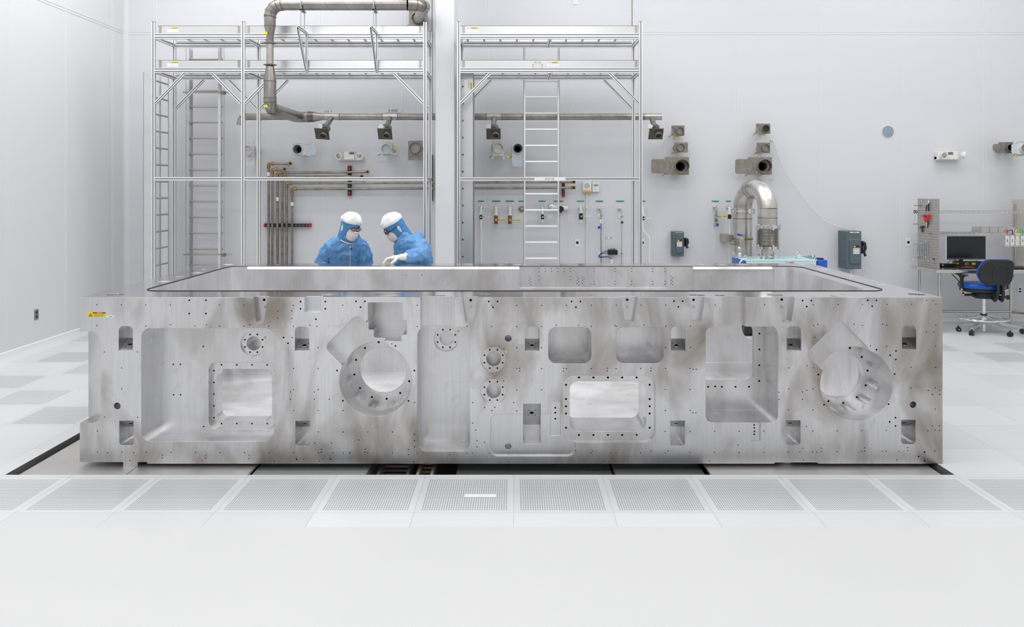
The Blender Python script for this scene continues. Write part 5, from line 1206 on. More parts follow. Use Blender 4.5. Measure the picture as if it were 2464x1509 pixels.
# grey safety switches
M_sw = mat('switch_grey', (0.10, 0.135, 0.155), 0.45)
def switch(label, px0, px1, py0, py1, d, s_=1.0):
    X0, X1, Z0, Z1 = wx(px0, d), wx(px1, d), wz(py1, d), wz(py0, d); W_, H_ = X1-X0, Z1-Z0
    t = thing('safety_switch', label, 'switch box', ((X0+X1)/2, d, Z0))
    MB().box(X0, X1, d+0.012, YB-0.001, Z0, Z1, 0.004).build('enclosure', M_sw, t)
    MB().box(X0+W_*0.04, X1-W_*0.02, d+0.004, d+0.014, Z0+H_*0.01, Z1-H_*0.01, 0.006).build('cover', M_sw, t)
    q = MB(); A = rrect(X0+W_*.22, X1-W_*.08, Z0+H_*.12, Z0+H_*.93 if s_ < 1 else Z0+H_*.80, 0.03, 5); B = rrect(X0+W_*.27, X1-W_*.13, Z0+H_*.15, Z0+H_*.90 if s_ < 1 else Z0+H_*.77, 0.03, 5); n = len(A)
    q.add([(a, d+0.005, b_) for a, b_ in A]+[(a, d-0.016, b_) for a, b_ in B], [(k_, (k_+1) % n, n+(k_+1) % n, n+k_) for k_ in range(n)]+[tuple(range(n, 2*n))]); q.build('raised_panel', M_sw, t)
    lx0, lx1, lz0, lz1 = X0+W_*.36, X0+W_*.80, Z0+H_*.40, Z0+H_*.70
    if s_ == 1: lx0, lx1, lz0, lz1 = X0+W_*.46, X0+W_*.84, Z0+H_*.40, Z0+H_*.63
    q = MB(); q.box(lx0, lx1, d-0.0175, d-0.0155, lz0, lz1-(lz1-lz0)*.25, mi=0); q.box(lx0, lx1, d-0.0177, d-0.0155, lz1-(lz1-lz0)*.25, lz1, mi=1); q.box(lx0, lx1, d-0.0182, d-0.017, lz1-(lz1-lz0)*.34, lz1-(lz1-lz0)*.26, mi=2)
    for k_ in range(6): q.box(lx0+0.006, lx1-0.006, d-0.018, d-0.017, lz0+(lz1-lz0)*(.06+.1*k_), lz0+(lz1-lz0)*(.08+.1*k_), mi=1)
    q.box(lx0+0.008, lx0+0.032, d-0.0184, d-0.017, lz1-0.028, lz1-0.008, mi=3); q.build('rating_label', [M_paper, M_ink, M_red, M_tape], t, 0)
    MB().box(X0+W_*.3, X1-W_*.15, d+0.002, d+0.005, Z1-H_*.045, Z1-H_*.02).build('name_strip', M_paper, t)
    text('PANEL SW', ((X0+X1)/2+W_*.08, d+0.0012, Z1-H_*.032), 0.012, M_ink, t)
    q = MB()
    for zz_ in (.2, .8): q.cyl((X0-0.004, d+0.03, Z0+H_*zz_-0.02), (X0-0.004, d+0.03, Z0+H_*zz_+0.02), 0.006, 8)
    q.build('hinge', M_sw, t)
    q = MB(); q.tube([(X1+0.02, d+0.03, Z0+H_*.72), (X1+0.045, d+0.01, Z0+H_*.68), (X1+0.05, d+0.0, Z0+H_*.55), (X1+0.035, d+0.0, Z0+H_*.45), (X1+0.05, d-0.01, Z0+H_*.34)], [0.018, 0.024, 0.024, 0.016, 0.02], 10)
    q.box(X1-0.001, X1+0.035, d+0.03, d+0.075, Z0+H_*.40, Z0+H_*.74, .006); q.build('handle', M_black, t)
    return t
switch('small dark grey safety switch with black handle under the left column of gates', 1619, 1646, 557.5, 617.5, 11.93, 0.9)
ts = switch('large dark grey safety switch with black handle left of the workbench', 2034, 2073.5, 556.5, 647.5, 11.83, 1)
o = MB().cyl((wx(2047, 11.95), 11.95, 0.02), (wx(2047, 11.95), 11.95, wz(648, 11.95)), 0.02, 14).build('conduit_pipe', M_pvc); recenter(o); tag(o, 'white conduit below the large grey safety switch', 'conduit')
# ================================================================ BENT PIPE, PUMP CABINET
M_ss = mat('weathered_stainless', (0.72, 0.70, 0.66), 0.33, 0.92, noise=((3, 3, 5), 0.75, (0.42, 0.38, 0.33)), bump=((10, 10, 10), .05))
M_weld = mat('weld_stain', (0.20, 0.15, 0.11), .5, .8); M_tan = mat('heat_tint', (0.40, 0.33, 0.26), .35, .9)
XLg, XRg, DLg, DRg = 3.28, 3.475, 11.64, 11.12
RP = 0.131
t = thing('vacuum_pipe', 'tall stainless pipe bent over like a cane down to a bellows on the pump cabinet', 'pipe', (XLg, DLg, 0))
Lc = Vector((XLg, DLg, 0)); Rc = Vector((XRg, DRg, 0)); h = (Rc-Lc).length/2; mid = (Lc+Rc)/2; u = (Rc-Lc).normalized()
ZTn = 1.70; pts = []
for i in range(25):
    a = math.pi*i/24; pts.append(mid-u*h*math.cos(a)+Vector((0, 0, ZTn+math.sin(a)*(h+0.0))))
MB().tube(pts, RP, 40, cap=False).build('return_bend', M_ss, t)
q = MB(); q.cyl(Lc+Vector((0, 0, 0.01)), Lc+Vector((0, 0, ZTn)), RP, 40); q.build('left_leg', M_ss, t)
zc = wz(543, DRg)
q = MB(); q.cyl(Rc+Vector((0, 0, zc)), Rc+Vector((0, 0, ZTn)), RP, 40); q.build('right_leg', M_ss, t)
q = MB()
for p, ax in ((pts[11], pts[12]-pts[10]), (pts[9], pts[10]-pts[8]), (Lc+Vector((0, 0, wz(526, DLg))), Vector((0, 0, 1))), (Rc+Vector((0, 0, wz(524, DRg))), Vector((0, 0, 1)))):
    ax = ax.normalized(); q.rings(p-ax*0.006, ax, [(RP-0.001, 0), (RP+0.0022, 0.002), (RP+0.0022, 0.008), (RP-0.001, 0.012)], 40)
q.build('weld_seams', M_weld, t)
def clampring(name, c, z, r, n=4, hh=0.035, a0=20):
    q = MB(); q.rings(Vector((c.x, c.y, z-hh/2)), (0, 0, 1), [(r-0.004, 0), (r+0.016, 0.004), (r+0.016, hh-0.004), (r-0.004, hh)], 40)
    for i in range(n):
        a = math.radians(a0+360/n*i); cc = Vector((c.x+(r+0.028)*math.cos(a), c.y+(r+0.028)*math.sin(a), z)); s0 = len(q.v)
        q.box(cc.x-0.016, cc.x+0.016, cc.y-0.016, cc.y+0.016, z-0.035, z+0.035, 0.004); q.cyl((cc.x, cc.y, z-0.045), (cc.x, cc.y, z+0.045), 0.007, 8)
        q.xf(Matrix.Translation(cc) @ Matrix.Rotation(a, 4, 'Z') @ Matrix.Translation(-cc), s0)
    q.build(name, M_chrome, t)
clampring('clamp_ring', Lc, wz(508, DLg), RP, 5, 0.035, 0)
clampring('clamp_ring', Rc, wz(545.5, DRg), RP+0.004, 5, 0.045, -10)
clampring('clamp_ring', Rc, wz(595, DRg), RP+0.004, 5, 0.045, -10)
z1, z0 = wz(549, DRg), wz(590.5, DRg); prof = []; n = 15
for i in range(n):
    za = z0+(z1-z0)*i/n; dzz = (z1-z0)/n
    prof += [(RP-0.004, za), (RP+0.002, za+dzz*0.12), (RP+0.022, za+dzz*0.3), (RP+0.0245, za+dzz*0.5), (RP+0.022, za+dzz*0.7), (RP+0.002, za+dzz*0.88)]
q = MB(); q.rings((Rc.x, Rc.y, 0), (0, 0, 1), prof, 44); q.build('bellows', mat('bellows_steel', (0.58, 0.55, 0.50), .25, .95), t, 60)
ZTOP = 1.02
q = MB(); q.cyl((Rc.x, Rc.y, ZTOP), (Rc.x, Rc.y, wz(598, DRg)), 0.083, 32); q.build('stub', M_ss, t)
clampring('clamp_ring', Rc, ZTOP+0.028, 0.088, 5, 0.035, -60)
# unistrut bracket behind the left leg
t2 = thing('pipe_bracket', 'steel wall bracket with band holding the left leg of the bent pipe', 'bracket', (XLg-0.15, DLg+0.1, wz(583, DLg)))
MB().box(wx(1746, 11.75), wx(1766, 11.75), 11.75, YB-0.001, wz(583, 11.75), wz(565.5, 11.75), .003).build('side_plate', M_steel, t2)
q = MB(); q.tube([(Lc.x+(RP+.004)*math.cos(a), Lc.y+(RP+.004)*math.sin(a), wz(574.5, DLg)) for a in [math.radians(v) for v in range(170, 371, 10)]], 0.011, 8); q.build('band', M_weld, t2)
# cabinet
M_cyan = mat('pale_cyan_paint', (0.56, 0.76, 0.78), 0.3); M_cab = mat('cabinet_blue', (0.01, 0.10, 0.52), 0.35)
c0, c1, c2 = 3.087, 4.045, 4.19; yf_, yb_ = 10.86, 11.45
t = thing('pump_cabinet', 'pale cyan pump cabinet with blue side panels behind the right end of the machined frame', 'cabinet', ((c0+c2)/2, (yf_+yb_)/2, 0))
MB().box(c0+0.02, c1, yf_, yb_, 0.24, ZTOP-0.012, 0.004).build('body', M_cyan, t)
MB().box(c0+0.0, c2-0.02, yf_+0.01, yb_-0.01, 0.03, 0.24, 0.004).build('base', M_black, t)
MB().box(c0, c1+0.01, yf_-0.004, yb_+0.004, ZTOP-0.012, ZTOP, 0.003).build('top_panel', M_cyan, t)
MB().box(c0-0.012, c0+0.02, yf_+0.01, yb_, 0.24, ZTOP-0.014, .003).build('left_panel', M_cab, t)
MB().box(c1+0.012, c2, yf_-0.004, yb_, 0.24, ZTOP-0.0, .004).build('right_panel', M_cab, t)
for x in (c0+0.05, c1-0.05):
    for y in (yf_+0.05, yb_-0.05): MB().cyl((x, y, 0), (x, y, 0.062), 0.025, 12).build('foot', M_black, t)
q = MB(); q.box(wx(1899.5, 10.85), wx(1911.5, 10.85), 10.8545, 10.857, wz(632.8, 10.85), wz(631, 10.85)); q.build('red_marking', mat('orange_marking', (0.65, 0.10, 0.02), .5), t)
text('SN.104', (wx(1895, 10.85), 10.855, wz(632, 10.85)), 0.012, M_ink, t)
M_eye = M_chrome
def eyebolt(px, py, d, label, block=False):
    X, Z = wx(px, d), wz(py, d); r_ = 0.026
    o = MB(); P = [(X+r_*0.75*math.cos(2*math.pi*i/18), d+r_*0.6*math.cos(2*math.pi*i/18), Z+r_*math.sin(2*math.pi*i/18)) for i in range(18)]
    o.tube(P, 0.0058, 8, closed=True); o.cyl((X, d, ZTOP if not block else ZTOP+0.055), (X, d, Z-r_), 0.009, 8)
    o = o.build('lifting_eye', M_eye, t); tag(o, label)
    if block: MB().box(X-0.026, X+0.026, d-0.03, d+0.03, ZTOP, ZTOP+0.056, .003).build('riser_block', M_cyan, t)
eyebolt(1766, 611.5, 11.38, 'chrome lifting eye', False); eyebolt(1794, 619, 10.95, 'chrome lifting eye'); eyebolt(1921.5, 610, 11.05, 'chrome lifting eye', True); eyebolt(1958, 619.5, 11.0, 'chrome lifting eye')
# small gate valve stack on the cabinet
t3 = thing('gate_valve', 'small steel gate valve stack with blue cap on the pump cabinet', 'valve', (wx(1779.5, 11.2), 11.2, ZTOP))
X = wx(1779.5, 11.2); kz = lambda p: wz(p, 11.2)
q = MB(); q.rings((X, 11.2, 0), (0, 0, 1), [(0.04, ZTOP), (0.042, ZTOP+0.008), (0.025, ZTOP+0.012), (0.03, kz(612)), (0.034, kz(610)), (0.024, kz(608)), (0.022, kz(600)), (0.03, kz(598)), (0.034, kz(596)), (0.03, kz(594))], 20); q.build('pipe_stack', M_chrome, t3)
MB().box(X-0.018, X+0.058, 11.16, 11.24, kz(591.5), kz(572), .004).build('valve_body', M_steel, t3); MB().box(X-0.05, X-0.016, 11.17, 11.23, kz(592), kz(574), .003).build('side_block', M_gate, t3)
q = MB(); q.cyl((X+0.02, 11.2, kz(572)), (X+0.02, 11.2, kz(568)), 0.03, 14); q.cyl((X-0.02, 11.2, kz(572)), (X-0.02, 11.2, kz(569)), 0.012, 10); q.build('bonnet', M_chrome, t3)
q = MB(); q.tube([(X-0.03, 11.19, kz(563.5)), (X+0.0, 11.2, kz(565.5)), (X+0.05, 11.21, kz(567))], [0.014, 0.012, 0.006], 8); q.build('blue_cap', M_blue, t3)
q = MB(); q.tube([(X-0.05, 11.2, kz(583)), (X-0.09, 11.19, kz(580)), (X-0.12, 11.19, kz(586))], 0.014, 10); q.cyl((X-0.13, 11.19, kz(586)), (X-0.07, 11.19, kz(586)), 0.02, 10); q.build('side_port', M_gate, t3)
cable('white cables bundled over the front corner of the pump cabinet', [(1779, 636, 10.84), (1783, 628, 10.84), (1790, 623.5, 10.9), (1796, 622, 11.0)], 0.008, M_pvc)
cable('green and blue cable coil lying on the right end of the pump cabinet', [(1942, 617.5, 11.2), (1950, 620.5, 11.1), (1957, 617, 11.2), (1948, 615.6, 11.3), (1943, 616.2, 11.3)], 0.007, mat('lime_cable', (0.25, 0.65, 0.25), .5))
o = MB().box(wx(1968, 11.0), wx(1979, 11.0), 10.95, 11.05, ZTOP, ZTOP+0.018, .004).build('black_clip', M_black); recenter(o); tag(o, 'small flat black clip on the blue right panel of the pump cabinet', 'clip')
# ================================================================ WORKBENCH CORNER
M_tab = mat('bench_stainless', (0.62, 0.60, 0.55), 0.25, 0.95); M_tabtop = mat('bench_top_steel', (0.50, 0.51, 0.53), 0.16, 0.95)
ZTb = 0.86; TX0, TX1, TY0, TY1 = 5.80, 7.72, 11.16, 11.86
t = thing('workbench', 'stainless steel workbench carrying the monitor and pegboards, right of the hall', 'workbench', ((TX0+TX1)/2, (TY0+TY1)/2, 0))
MB().box(TX0, TX1, TY0, TY1, ZTb-0.05, ZTb-0.002, 0.004).build('edge_frame', M_tab, t)
MB().box(TX0+0.004, TX1-0.004, TY0+0.004, TY1-0.004, ZTb-0.004, ZTb, 0.001).build('bench_top', M_tabtop, t)
legs = [(5.885, 11.24), (5.86, 11.74), (7.18, 11.74), (7.60, 11.24)]
for x, y in legs: MB().cyl((x, y, 0.03), (x, y, ZTb-0.05), 0.0205, 16).build('leg', M_tab, t); MB().cyl((x, y, 0), (x, y, 0.035), 0.015, 12).build('levelling_foot', M_steel, t)
q = MB(); q.tube([(5.86, 11.74, 0.20), (7.6, 11.74, 0.20)], 0.018, 10); q.tube([(7.18, 11.74, 0.19), (7.6, 11.24, 0.19)], 0.018, 10); q.tube([(5.86, 11.74, 0.20), (5.885, 11.24, 0.20)], 0.018, 10); q.build('lower_brace', M_tab, t)
text('SHELF A 12', (wx(2319, TY0), TY0-0.001, wz(653.5, TY0)), 0.02, M_paper, t)
# pegboards with real holes
M_peg = mat('pegboard_grey', (0.44, 0.425, 0.40), 0.45, 0.3)
def pegboard(label, A, B, z0, z1, nx, nz):
    A = Vector(A); B = Vector(B); L_ = (B-A).length; u = (B-A).normalized()
    b = MB().box(0, L_, 0, 0.012, 0, z1-z0); o = b.build('pegboard', M_peg, None, 0)
    c = MB()
    for i in range(nx):
        for j in range(nz):
            x = L_*(i+0.5)/nx; z = (z1-z0)*(j+0.5)/nz; r_ = 0.0078
            c.prism([(x+r_*math.cos(2*math.pi*q_/6), z+r_*math.sin(2*math.pi*q_/6)) for q_ in range(6)], -0.01, 0.02, 'y')
    me_ = bpy.data.meshes.new('c'); me_.from_pydata([tuple(v) for v in c.v], [], c.f); bm_ = bmesh.new(); bm_.from_mesh(me_); bmesh.ops.recalc_face_normals(bm_, faces=bm_.faces); bm_.to_mesh(me_); bm_.free()
    co = bpy.data.objects.new('c', me_); COL.objects.link(co); md = o.modifiers.new('b', 'BOOLEAN'); md.object = co; md.operation = 'DIFFERENCE'; md.solver = 'MANIFOLD'
    dg_ = bpy.context.evaluated_depsgraph_get(); dg_.update(); m2 = bpy.data.meshes.new_from_object(o.evaluated_get(dg_)); o.modifiers.clear(); o.data = m2; bpy.data.objects.remove(co)
    ang = math.atan2(u.y, u.x); o.location = (A.x, A.y, z0); o.rotation_euler = (0, 0, ang)
    LOC[o.name] = Vector((A.x, A.y, z0)); tag(o, label, 'pegboard'); return o, A, u
pb, PA, PU = pegboard('grey pegboard of hand tools standing on the left end of the workbench', (5.885, 11.84, 0), (5.975, 11.42, 0), ZTb, 1.83, 11, 26)
pb2, PA2, PU2 = pegboard('grey pegboard at the right edge behind the hex key basket', (7.235, 11.80, 0), (7.70, 11.50, 0), ZTb, 1.82, 17, 26)
PN = Vector((PU.y, -PU.x, 0)); PN = PN if PN.x < 0 else -PN          # side facing the camera's left
def pp(px, py, off=0.02):
    """point on the visible face of the left pegboard under a photo pixel"""
    r_ = Vector(((px-VX)/F, 1, -(py-VY)/F)); o_ = Vector((0, 0, H)); A_ = Vector((PA.x, PA.y, 0))+PN*off
    s_ = (A_-Vector((0, 0, 0))).dot(PN)/r_.dot(PN) if abs(r_.dot(PN)) > 1e-6 else 11
    return o_+r_*s_
M_tool = mat('tool_chrome', (0.72, 0.74, 0.76), 0.2, 1.0); M_redt = mat('red_grip', (0.75, 0.02, 0.015), .4); M_dkt = mat('dark_tool', (0.05, 0.05, 0.055), .4, .6)
names = ['first', 'second', 'third', 'fourth', 'fifth', 'sixth', 'seventh', 'eighth', 'ninth']
M_ = [(2199.5, 587, 2196, 622), (2203.5, 586.5, 2203, 616), (2207.5, 586.5, 2206.5, 617), (2211.5, 586.5, 2210, 614), (2215, 586.5, 2214, 613), (2219, 587, 2217.5, 612), (2223, 585.5, 2221.5, 614), (2227.5, 583, 2227, 617), (2232, 583, 2232.5, 626)]
for i, (a, b_, c, d_) in enumerate(M_):
    p0, p1 = pp(a, b_), pp(c, d_); dr = (p1-p0).normalized()
    o = MB(); o.tube([p0, p1], 0.0055, 8); s0 = 0.012+0.0008*i
    o.rings(p0-PN*-0.0, PN, [(0.004, -0.004), (0.011, -0.004), (0.011, 0.004), (0.004, 0.004)], 12)
    pu_ = PN.cross(dr).normalized()
    for sg in (-1, 1): o.tube([p1, p1+dr*0.010+pu_*sg*0.011, p1+dr*0.026+pu_*sg*0.008], [0.006, 0.006, 0.004], 6)
    o = o.build('wrench', M_tool); recenter(o); tag(o, 'combination wrench hanging low on the left pegboard, %s from the left' % names[i], 'wrench', group='wrenches hanging in a row on the left pegboard')
def tool(name, label, cat, parts):
    o_ = thing(name, label, cat, parts[0][1][0])
    for nm, pts_, r_, m_ in parts: MB().tube(pts_, r_, 8).build(nm, m_, o_)
tool('pliers', 'red-handled pliers at the middle of the left pegboard', 'pliers', [('grip', [pp(2223, 516), pp(2227, 536)], 0.011, M_redt), ('grip', [pp(2226.5, 515.5), pp(2229.5, 534)], 0.010, M_redt), ('jaws', [pp(2228.5, 535), pp(2230.5, 547)], [0.009, 0.004], M_tool)])
tool('pliers', 'red-handled pliers near the front edge of the left pegboard', 'pliers', [('grip', [pp(2236, 515.5), pp(2233, 533)], 0.008, M_redt), ('grip', [pp(2238, 517), pp(2236, 533)], 0.007, M_redt), ('jaws', [pp(2234, 533), pp(2231, 549)], [0.01, 0.005], M_dkt)])
tool('scissors', 'black-handled scissors hanging at the left edge of the pegboard', 'scissors', [('handle', [pp(2199.5, 506), pp(2198.5, 510), pp(2200.5, 514), pp(2203, 510), pp(2201, 506), pp(2199.5, 506)], 0.005, M_black), ('handle', [pp(2204, 506), pp(2203.5, 511), pp(2205.5, 513), pp(2207, 509), pp(2205, 506)], 0.005, M_black), ('blade', [pp(2203.5, 513), pp(2200, 530)], [0.006, 0.002], M_tool), ('blade', [pp(2204, 513), pp(2206, 526)], [0.006, 0.002], M_tool)])
tool('adjustable_wrench', 'large adjustable wrench at the top front of the left pegboard', 'wrench', [('jaw', [pp(2234, 480), pp(2234.5, 487), pp(2230, 492), pp(2227, 493)], [0.004, 0.012, 0.014, 0.008], M_tool), ('handle', [pp(2229, 493), pp(2228.5, 508)], 0.008, M_dkt)])
tool('adjustable_wrench', 'short dark wrench beside the large adjustable wrench on the pegboard', 'wrench', [('handle', [pp(2234, 490), pp(2234.5, 508)], 0.010, M_dkt), ('jaw', [pp(2234, 490), pp(2236, 484)], [0.010, 0.006], M_tool)])
tool('hand_drill', 'small black tool with red button in the middle of the left pegboard', 'tool', [('body', [pp(2214, 547), pp(2223, 545)], 0.012, M_dkt), ('grip', [pp(2219, 547), pp(2219.5, 559)], 0.013, M_dkt), ('button', [pp(2217.5, 548, 0.035), pp(2218, 548, 0.036)], 0.005, M_redt), ('bit', [pp(2206, 546), pp(2214, 547)], 0.007, M_tool)])
for i, (a, b_, c) in enumerate(((2196, 539, 2207), (2216, 520, 2238), (2199, 494.5, 2216), (2232, 562, 2240))):
    o = MB(); o.tube([pp(a, b_, 0.05), pp(c, b_, 0.012)], 0.0035, 6); o.tube([pp(c, b_, 0.001), pp(c, b_, 0.014)], 0.006, 6); o = o.build('peg_hook', M_dkt); recenter(o)
    tag(o, ('dark hook sticking out left of the middle of the pegboard', 'dark hook holding the red pliers on the pegboard', 'dark hook near the top left of the pegboard', 'dark hook on the front edge of the pegboard above the wrenches')[i], 'hook')
# shelf posts and wire shelves
M_wire = mat('wire_chrome', (0.74, 0.73, 0.68), 0.25, 1.0)
t = thing('wire_shelf_unit', 'chrome wire shelf unit with two shelves over the workbench', 'shelf', (6.9, 11.6, ZTb))
for x, y in ((7.165, 11.62),):
    MB().cyl((x, y, ZTb), (x, y, 1.75), 0.0165, 14).build('post', M_steel, t)
for i, (z, nm) in enumerate(((wz(511.5, 11.55), 0), (wz(563.5, 11.55), 1))):
    q = MB(); x0_, x1_ = 5.99, 7.72
    for y in (11.55, 11.88):
        for dz_ in (0, 0.028): q.tube([(x0_, y, z+dz_-0.014), (x1_, y, z+dz_-0.014)], 0.0035, 6)
        P = []; n = 56
        for j in range(n): P.append((x0_+(x1_-x0_)*j/(n-1), y, z+(0.014 if j % 2 else -0.014)))
        q.tube(P, 0.002, 5)
    for j in range(44):
        x = x0_+(x1_-x0_)*(j+0.5)/44; q.tube([(x, 11.55, z+0.016), (x, 11.88, z+0.016)], 0.0018, 4)
    q.build('wire_shelf', M_wire, t)
    MB().cyl((7.165, 11.62, z-0.03), (7.165, 11.62, z+0.03), 0.023, 14).build('shelf_collar', M_steel, t)
# bins on the lower shelf
M_clear = mat('clear_plastic', (0.80, 0.80, 0.78), 0.15, trans=0.6)
zs = wz(563.5, 11.55)+0.018
for i in range(4):
    x0_ = wx(2359.5+20.5*i, 11.6); x1_ = wx(2359.5+20.5*(i+1)-1, 11.6)
    q = MB(); q.box(x0_, x1_, 11.58, 11.583, zs, zs+0.078); q.box(x0_, x1_, 11.82, 11.823, zs, zs+0.078); q.box(x0_, x0_+0.003, 11.583, 11.82, zs, zs+0.078); q.box(x1_-0.003, x1_, 11.583, 11.82, zs, zs+0.078); q.box(x0_+.003, x1_-.003, 11.583, 11.82, zs, zs+0.003)
    o = q.build('plastic_bin', M_clear, None, 0); recenter(o); tag(o, 'clear plastic bin on the lower wire shelf, %s from the left' % names[i], 'bin', 'clear bins on the lower wire shelf')
# wire basket hanging from the lower shelf
bx0, bx1, by0, by1, bz0, bz1 = wx(2413, 11.3), wx(2500, 11.3), 11.30, 11.52, wz(593.5, 11.3), wz(565, 11.3)
q = MB()
for z, ins in ((bz1, 0), (bz0, 0.035), ((bz0+bz1)/2, 0.018)):
    P = [(bx0+ins, by0+ins*.4, z), (bx1, by0+ins*.4, z), (bx1, by1, z), (bx0+ins, by1, z)]; q.tube(P, 0.003, 6, closed=True)
n = 16
for i in range(n+1):
    s_ = i/n; q.tube([(bx0+(bx1-bx0)*s_, by0, bz1), (bx0+0.035+(bx1-bx0-0.035)*s_, by0+0.014, bz0)], 0.0016, 4); q.tube([(bx0+0.035+(bx1-bx0-0.035)*s_, by0+0.014, bz0), (bx0+0.035+(bx1-bx0-0.035)*s_, by1, bz0)], 0.0016, 4)
for i in range(6): q.tube([(bx0, by0+(by1-by0)*i/5, bz1), (bx0+0.035, by0+(by1-by0)*i/5, bz0)], 0.0016, 4)
o = q.build('wire_basket', M_wire); recenter(o); tag(o, 'wire basket full of hex key sets below the shelves at the right edge', 'basket')
cols = [('red', (0.70, 0.01, 0.02)), ('dark blue', (0.01, 0.02, 0.25)), ('yellow', (0.85, 0.80, 0.02)), ('green', (0.01, 0.42, 0.08))]
for i, (nm, c) in enumerate(cols):
    mm = mat('key_'+nm.replace(' ', '_'), c, .4); px = 2419+12.3*i; d = 11.36
    tk = thing('hex_key_set', nm+' hex key set in the wire basket', 'hex keys', (wx(px+5, d), d, wz(590, d)))
    MB().box(wx(px, d), wx(px+10, d), d-0.012, d+0.012, wz(566, d), wz(563, d), .003).build('holder_top', mm, tk)
    MB().box(wx(px+0.5, d), wx(px+9.5, d), d-0.004, d+0.004, wz(591, d), wz(566.5, d), .002).build('paper_sleeve', M_paper, tk)
    q = MB(); kx = px+5 if i != 2 else px+1; dirn = (-8, -12, 6, -12)[i]
    q.tube([(wx(kx, d), d, wz(564, d)), (wx(kx, d), d, wz(556.5, d)), (wx(kx-0.3+(dirn > 0)*.6, d), d, wz(554.6, d)), (wx(kx+dirn*0.25, d), d, wz(553.2, d)), (wx(kx+dirn, d), d, wz(556, d))], 0.006, 8); q.build('hex_key', mm, tk)
    q = MB(); q.box(wx(px+3, d), wx(px+6, d), d-0.0052, d-0.004, wz(582, d), wz(576, d)); q.build('print', mm if i != 1 else M_blue, tk)
# monitor
dm = 11.42; MX0, MX1 = wx(2278, dm), wx(2372, dm)
t = thing('computer_monitor', 'black widescreen computer monitor standing on the workbench', 'monitor', ((MX0+MX1)/2, dm+0.05, ZTb))
MB().box(MX0, MX1, dm, dm+0.03, wz(624.5, dm), wz(568.5, dm), 0.004).build('casing', M_black, t)
M_scr = mat('dark_screen', (0.006, 0.007, 0.011), 0.25); MB().box(MX0+0.008, MX1-0.008, dm-0.001, dm+0.002, wz(620.5, dm), wz(569.8, dm)).build('screen', M_scr, t)
MB().box(MX0, MX1, dm-0.003, dm, wz(624.5, dm), wz(621, dm)).build('bezel_bar', mat('bezel_grey', (0.045, 0.045, 0.05), .4), t)
MB().box(wx(2312, dm), wx(2320.5, dm), dm+0.03, dm+0.055, ZTb+0.012, wz(610, dm), .004).build('stand_neck', M_black, t)
MB().box(wx(2306, dm), wx(2347, dm), dm-0.06, dm+0.14, ZTb, ZTb+0.012, .004).build('stand_base', M_black, t)
MB().box(wx(2312, dm), wx(2343, dm), dm-0.061, dm+0.06, ZTb+0.0118, ZTb+0.0128).build('red_stripe', mat('stand_red', (0.40, 0.02, 0.03), .4), t)
MB().box(MX0-0.003, MX0, dm, dm+0.03, wz(624.5, dm), wz(568.5, dm)).build('side_edge', M_white, t)
# clutter: power strips with yellow labels, cables
for i, (a, b_, y, lab) in enumerate(((2243, 2300, 11.62, 'black power strip on the bench left of the monitor'), (2294, 2362, 11.66, 'black power strip with yellow labels behind the monitor stand'))):
    tt = thing('power_strip', lab, 'power strip', (wx((a+b_)/2, y), y, ZTb)); MB().box(wx(a, y), wx(b_, y), y-0.03, y+0.03, ZTb, ZTb+0.045 if i == 0 else ZTb+0.075, .006).build('housing', M_black, tt)
    if i:
        for p, q_ in ((2294, 2312), (2322, 2331), (2338, 2347)): MB().box(wx(p, y-.03), wx(q_, y-.03), y-0.0325, y-0.0305, ZTb+0.025, ZTb+0.055).build('yellow_label', M_tape, tt)
    else:
        for p in (2244, 2256, 2268.5): MB().cyl((wx(p, y-.05), y-0.06, ZTb+0.026), (wx(p, y-.05), y-0.03, ZTb+0.026), 0.017, 14).build('plug', M_black, tt); MB().cyl((wx(p, y-.06), y-0.0625, ZTb+0.026), (wx(p, y-.06), y-0.06, ZTb+0.026), 0.0105, 14).build('plug_end', M_pvc, tt)
cl = [[(2243, 620), (2252, 627), (2262, 633), (2275, 636), (2290, 635), (2310, 637)], [(2244, 625), (2256, 620), (2258, 628), (2248, 634)], [(2276, 637), (2285, 629), (2297, 626), (2305, 631), (2320, 634)], [(2284, 626), (2292, 622), (2300, 626), (2318, 630), (2330, 636)], [(2325, 636), (2338, 632), (2350, 628), (2356, 634)]]
for i, P in enumerate(cl): cable(('thin black cable looping at the pegboard foot', 'curly black cable beside the pegboard', 'black cable tangled left of the monitor', 'black cable crossing under the screen', 'black cable right of the monitor stand')[i], [(a, b_, 11.5) for a, b_ in P], 0.004, M_black)
cable('black cable hanging diagonally from the workbench to the chair seat', [(2290, 659, 11.3), (2300, 669, 11.3), (2313, 682, 11.3), (2322, 690, 11.3)], 0.006, M_black)
q = MB(); q.prism([(wx(2434, 11.3), 11.25), (wx(2475, 11.3), 11.2), (wx(2478, 11.3), 11.5), (wx(2440, 11.3), 11.5)], ZTb+0.001, ZTb+0.022, 'z'); o = q.build('laptop', M_black, None, 0); recenter(o); tag(o, 'flat black laptop lying on the bench at the right edge', 'laptop')
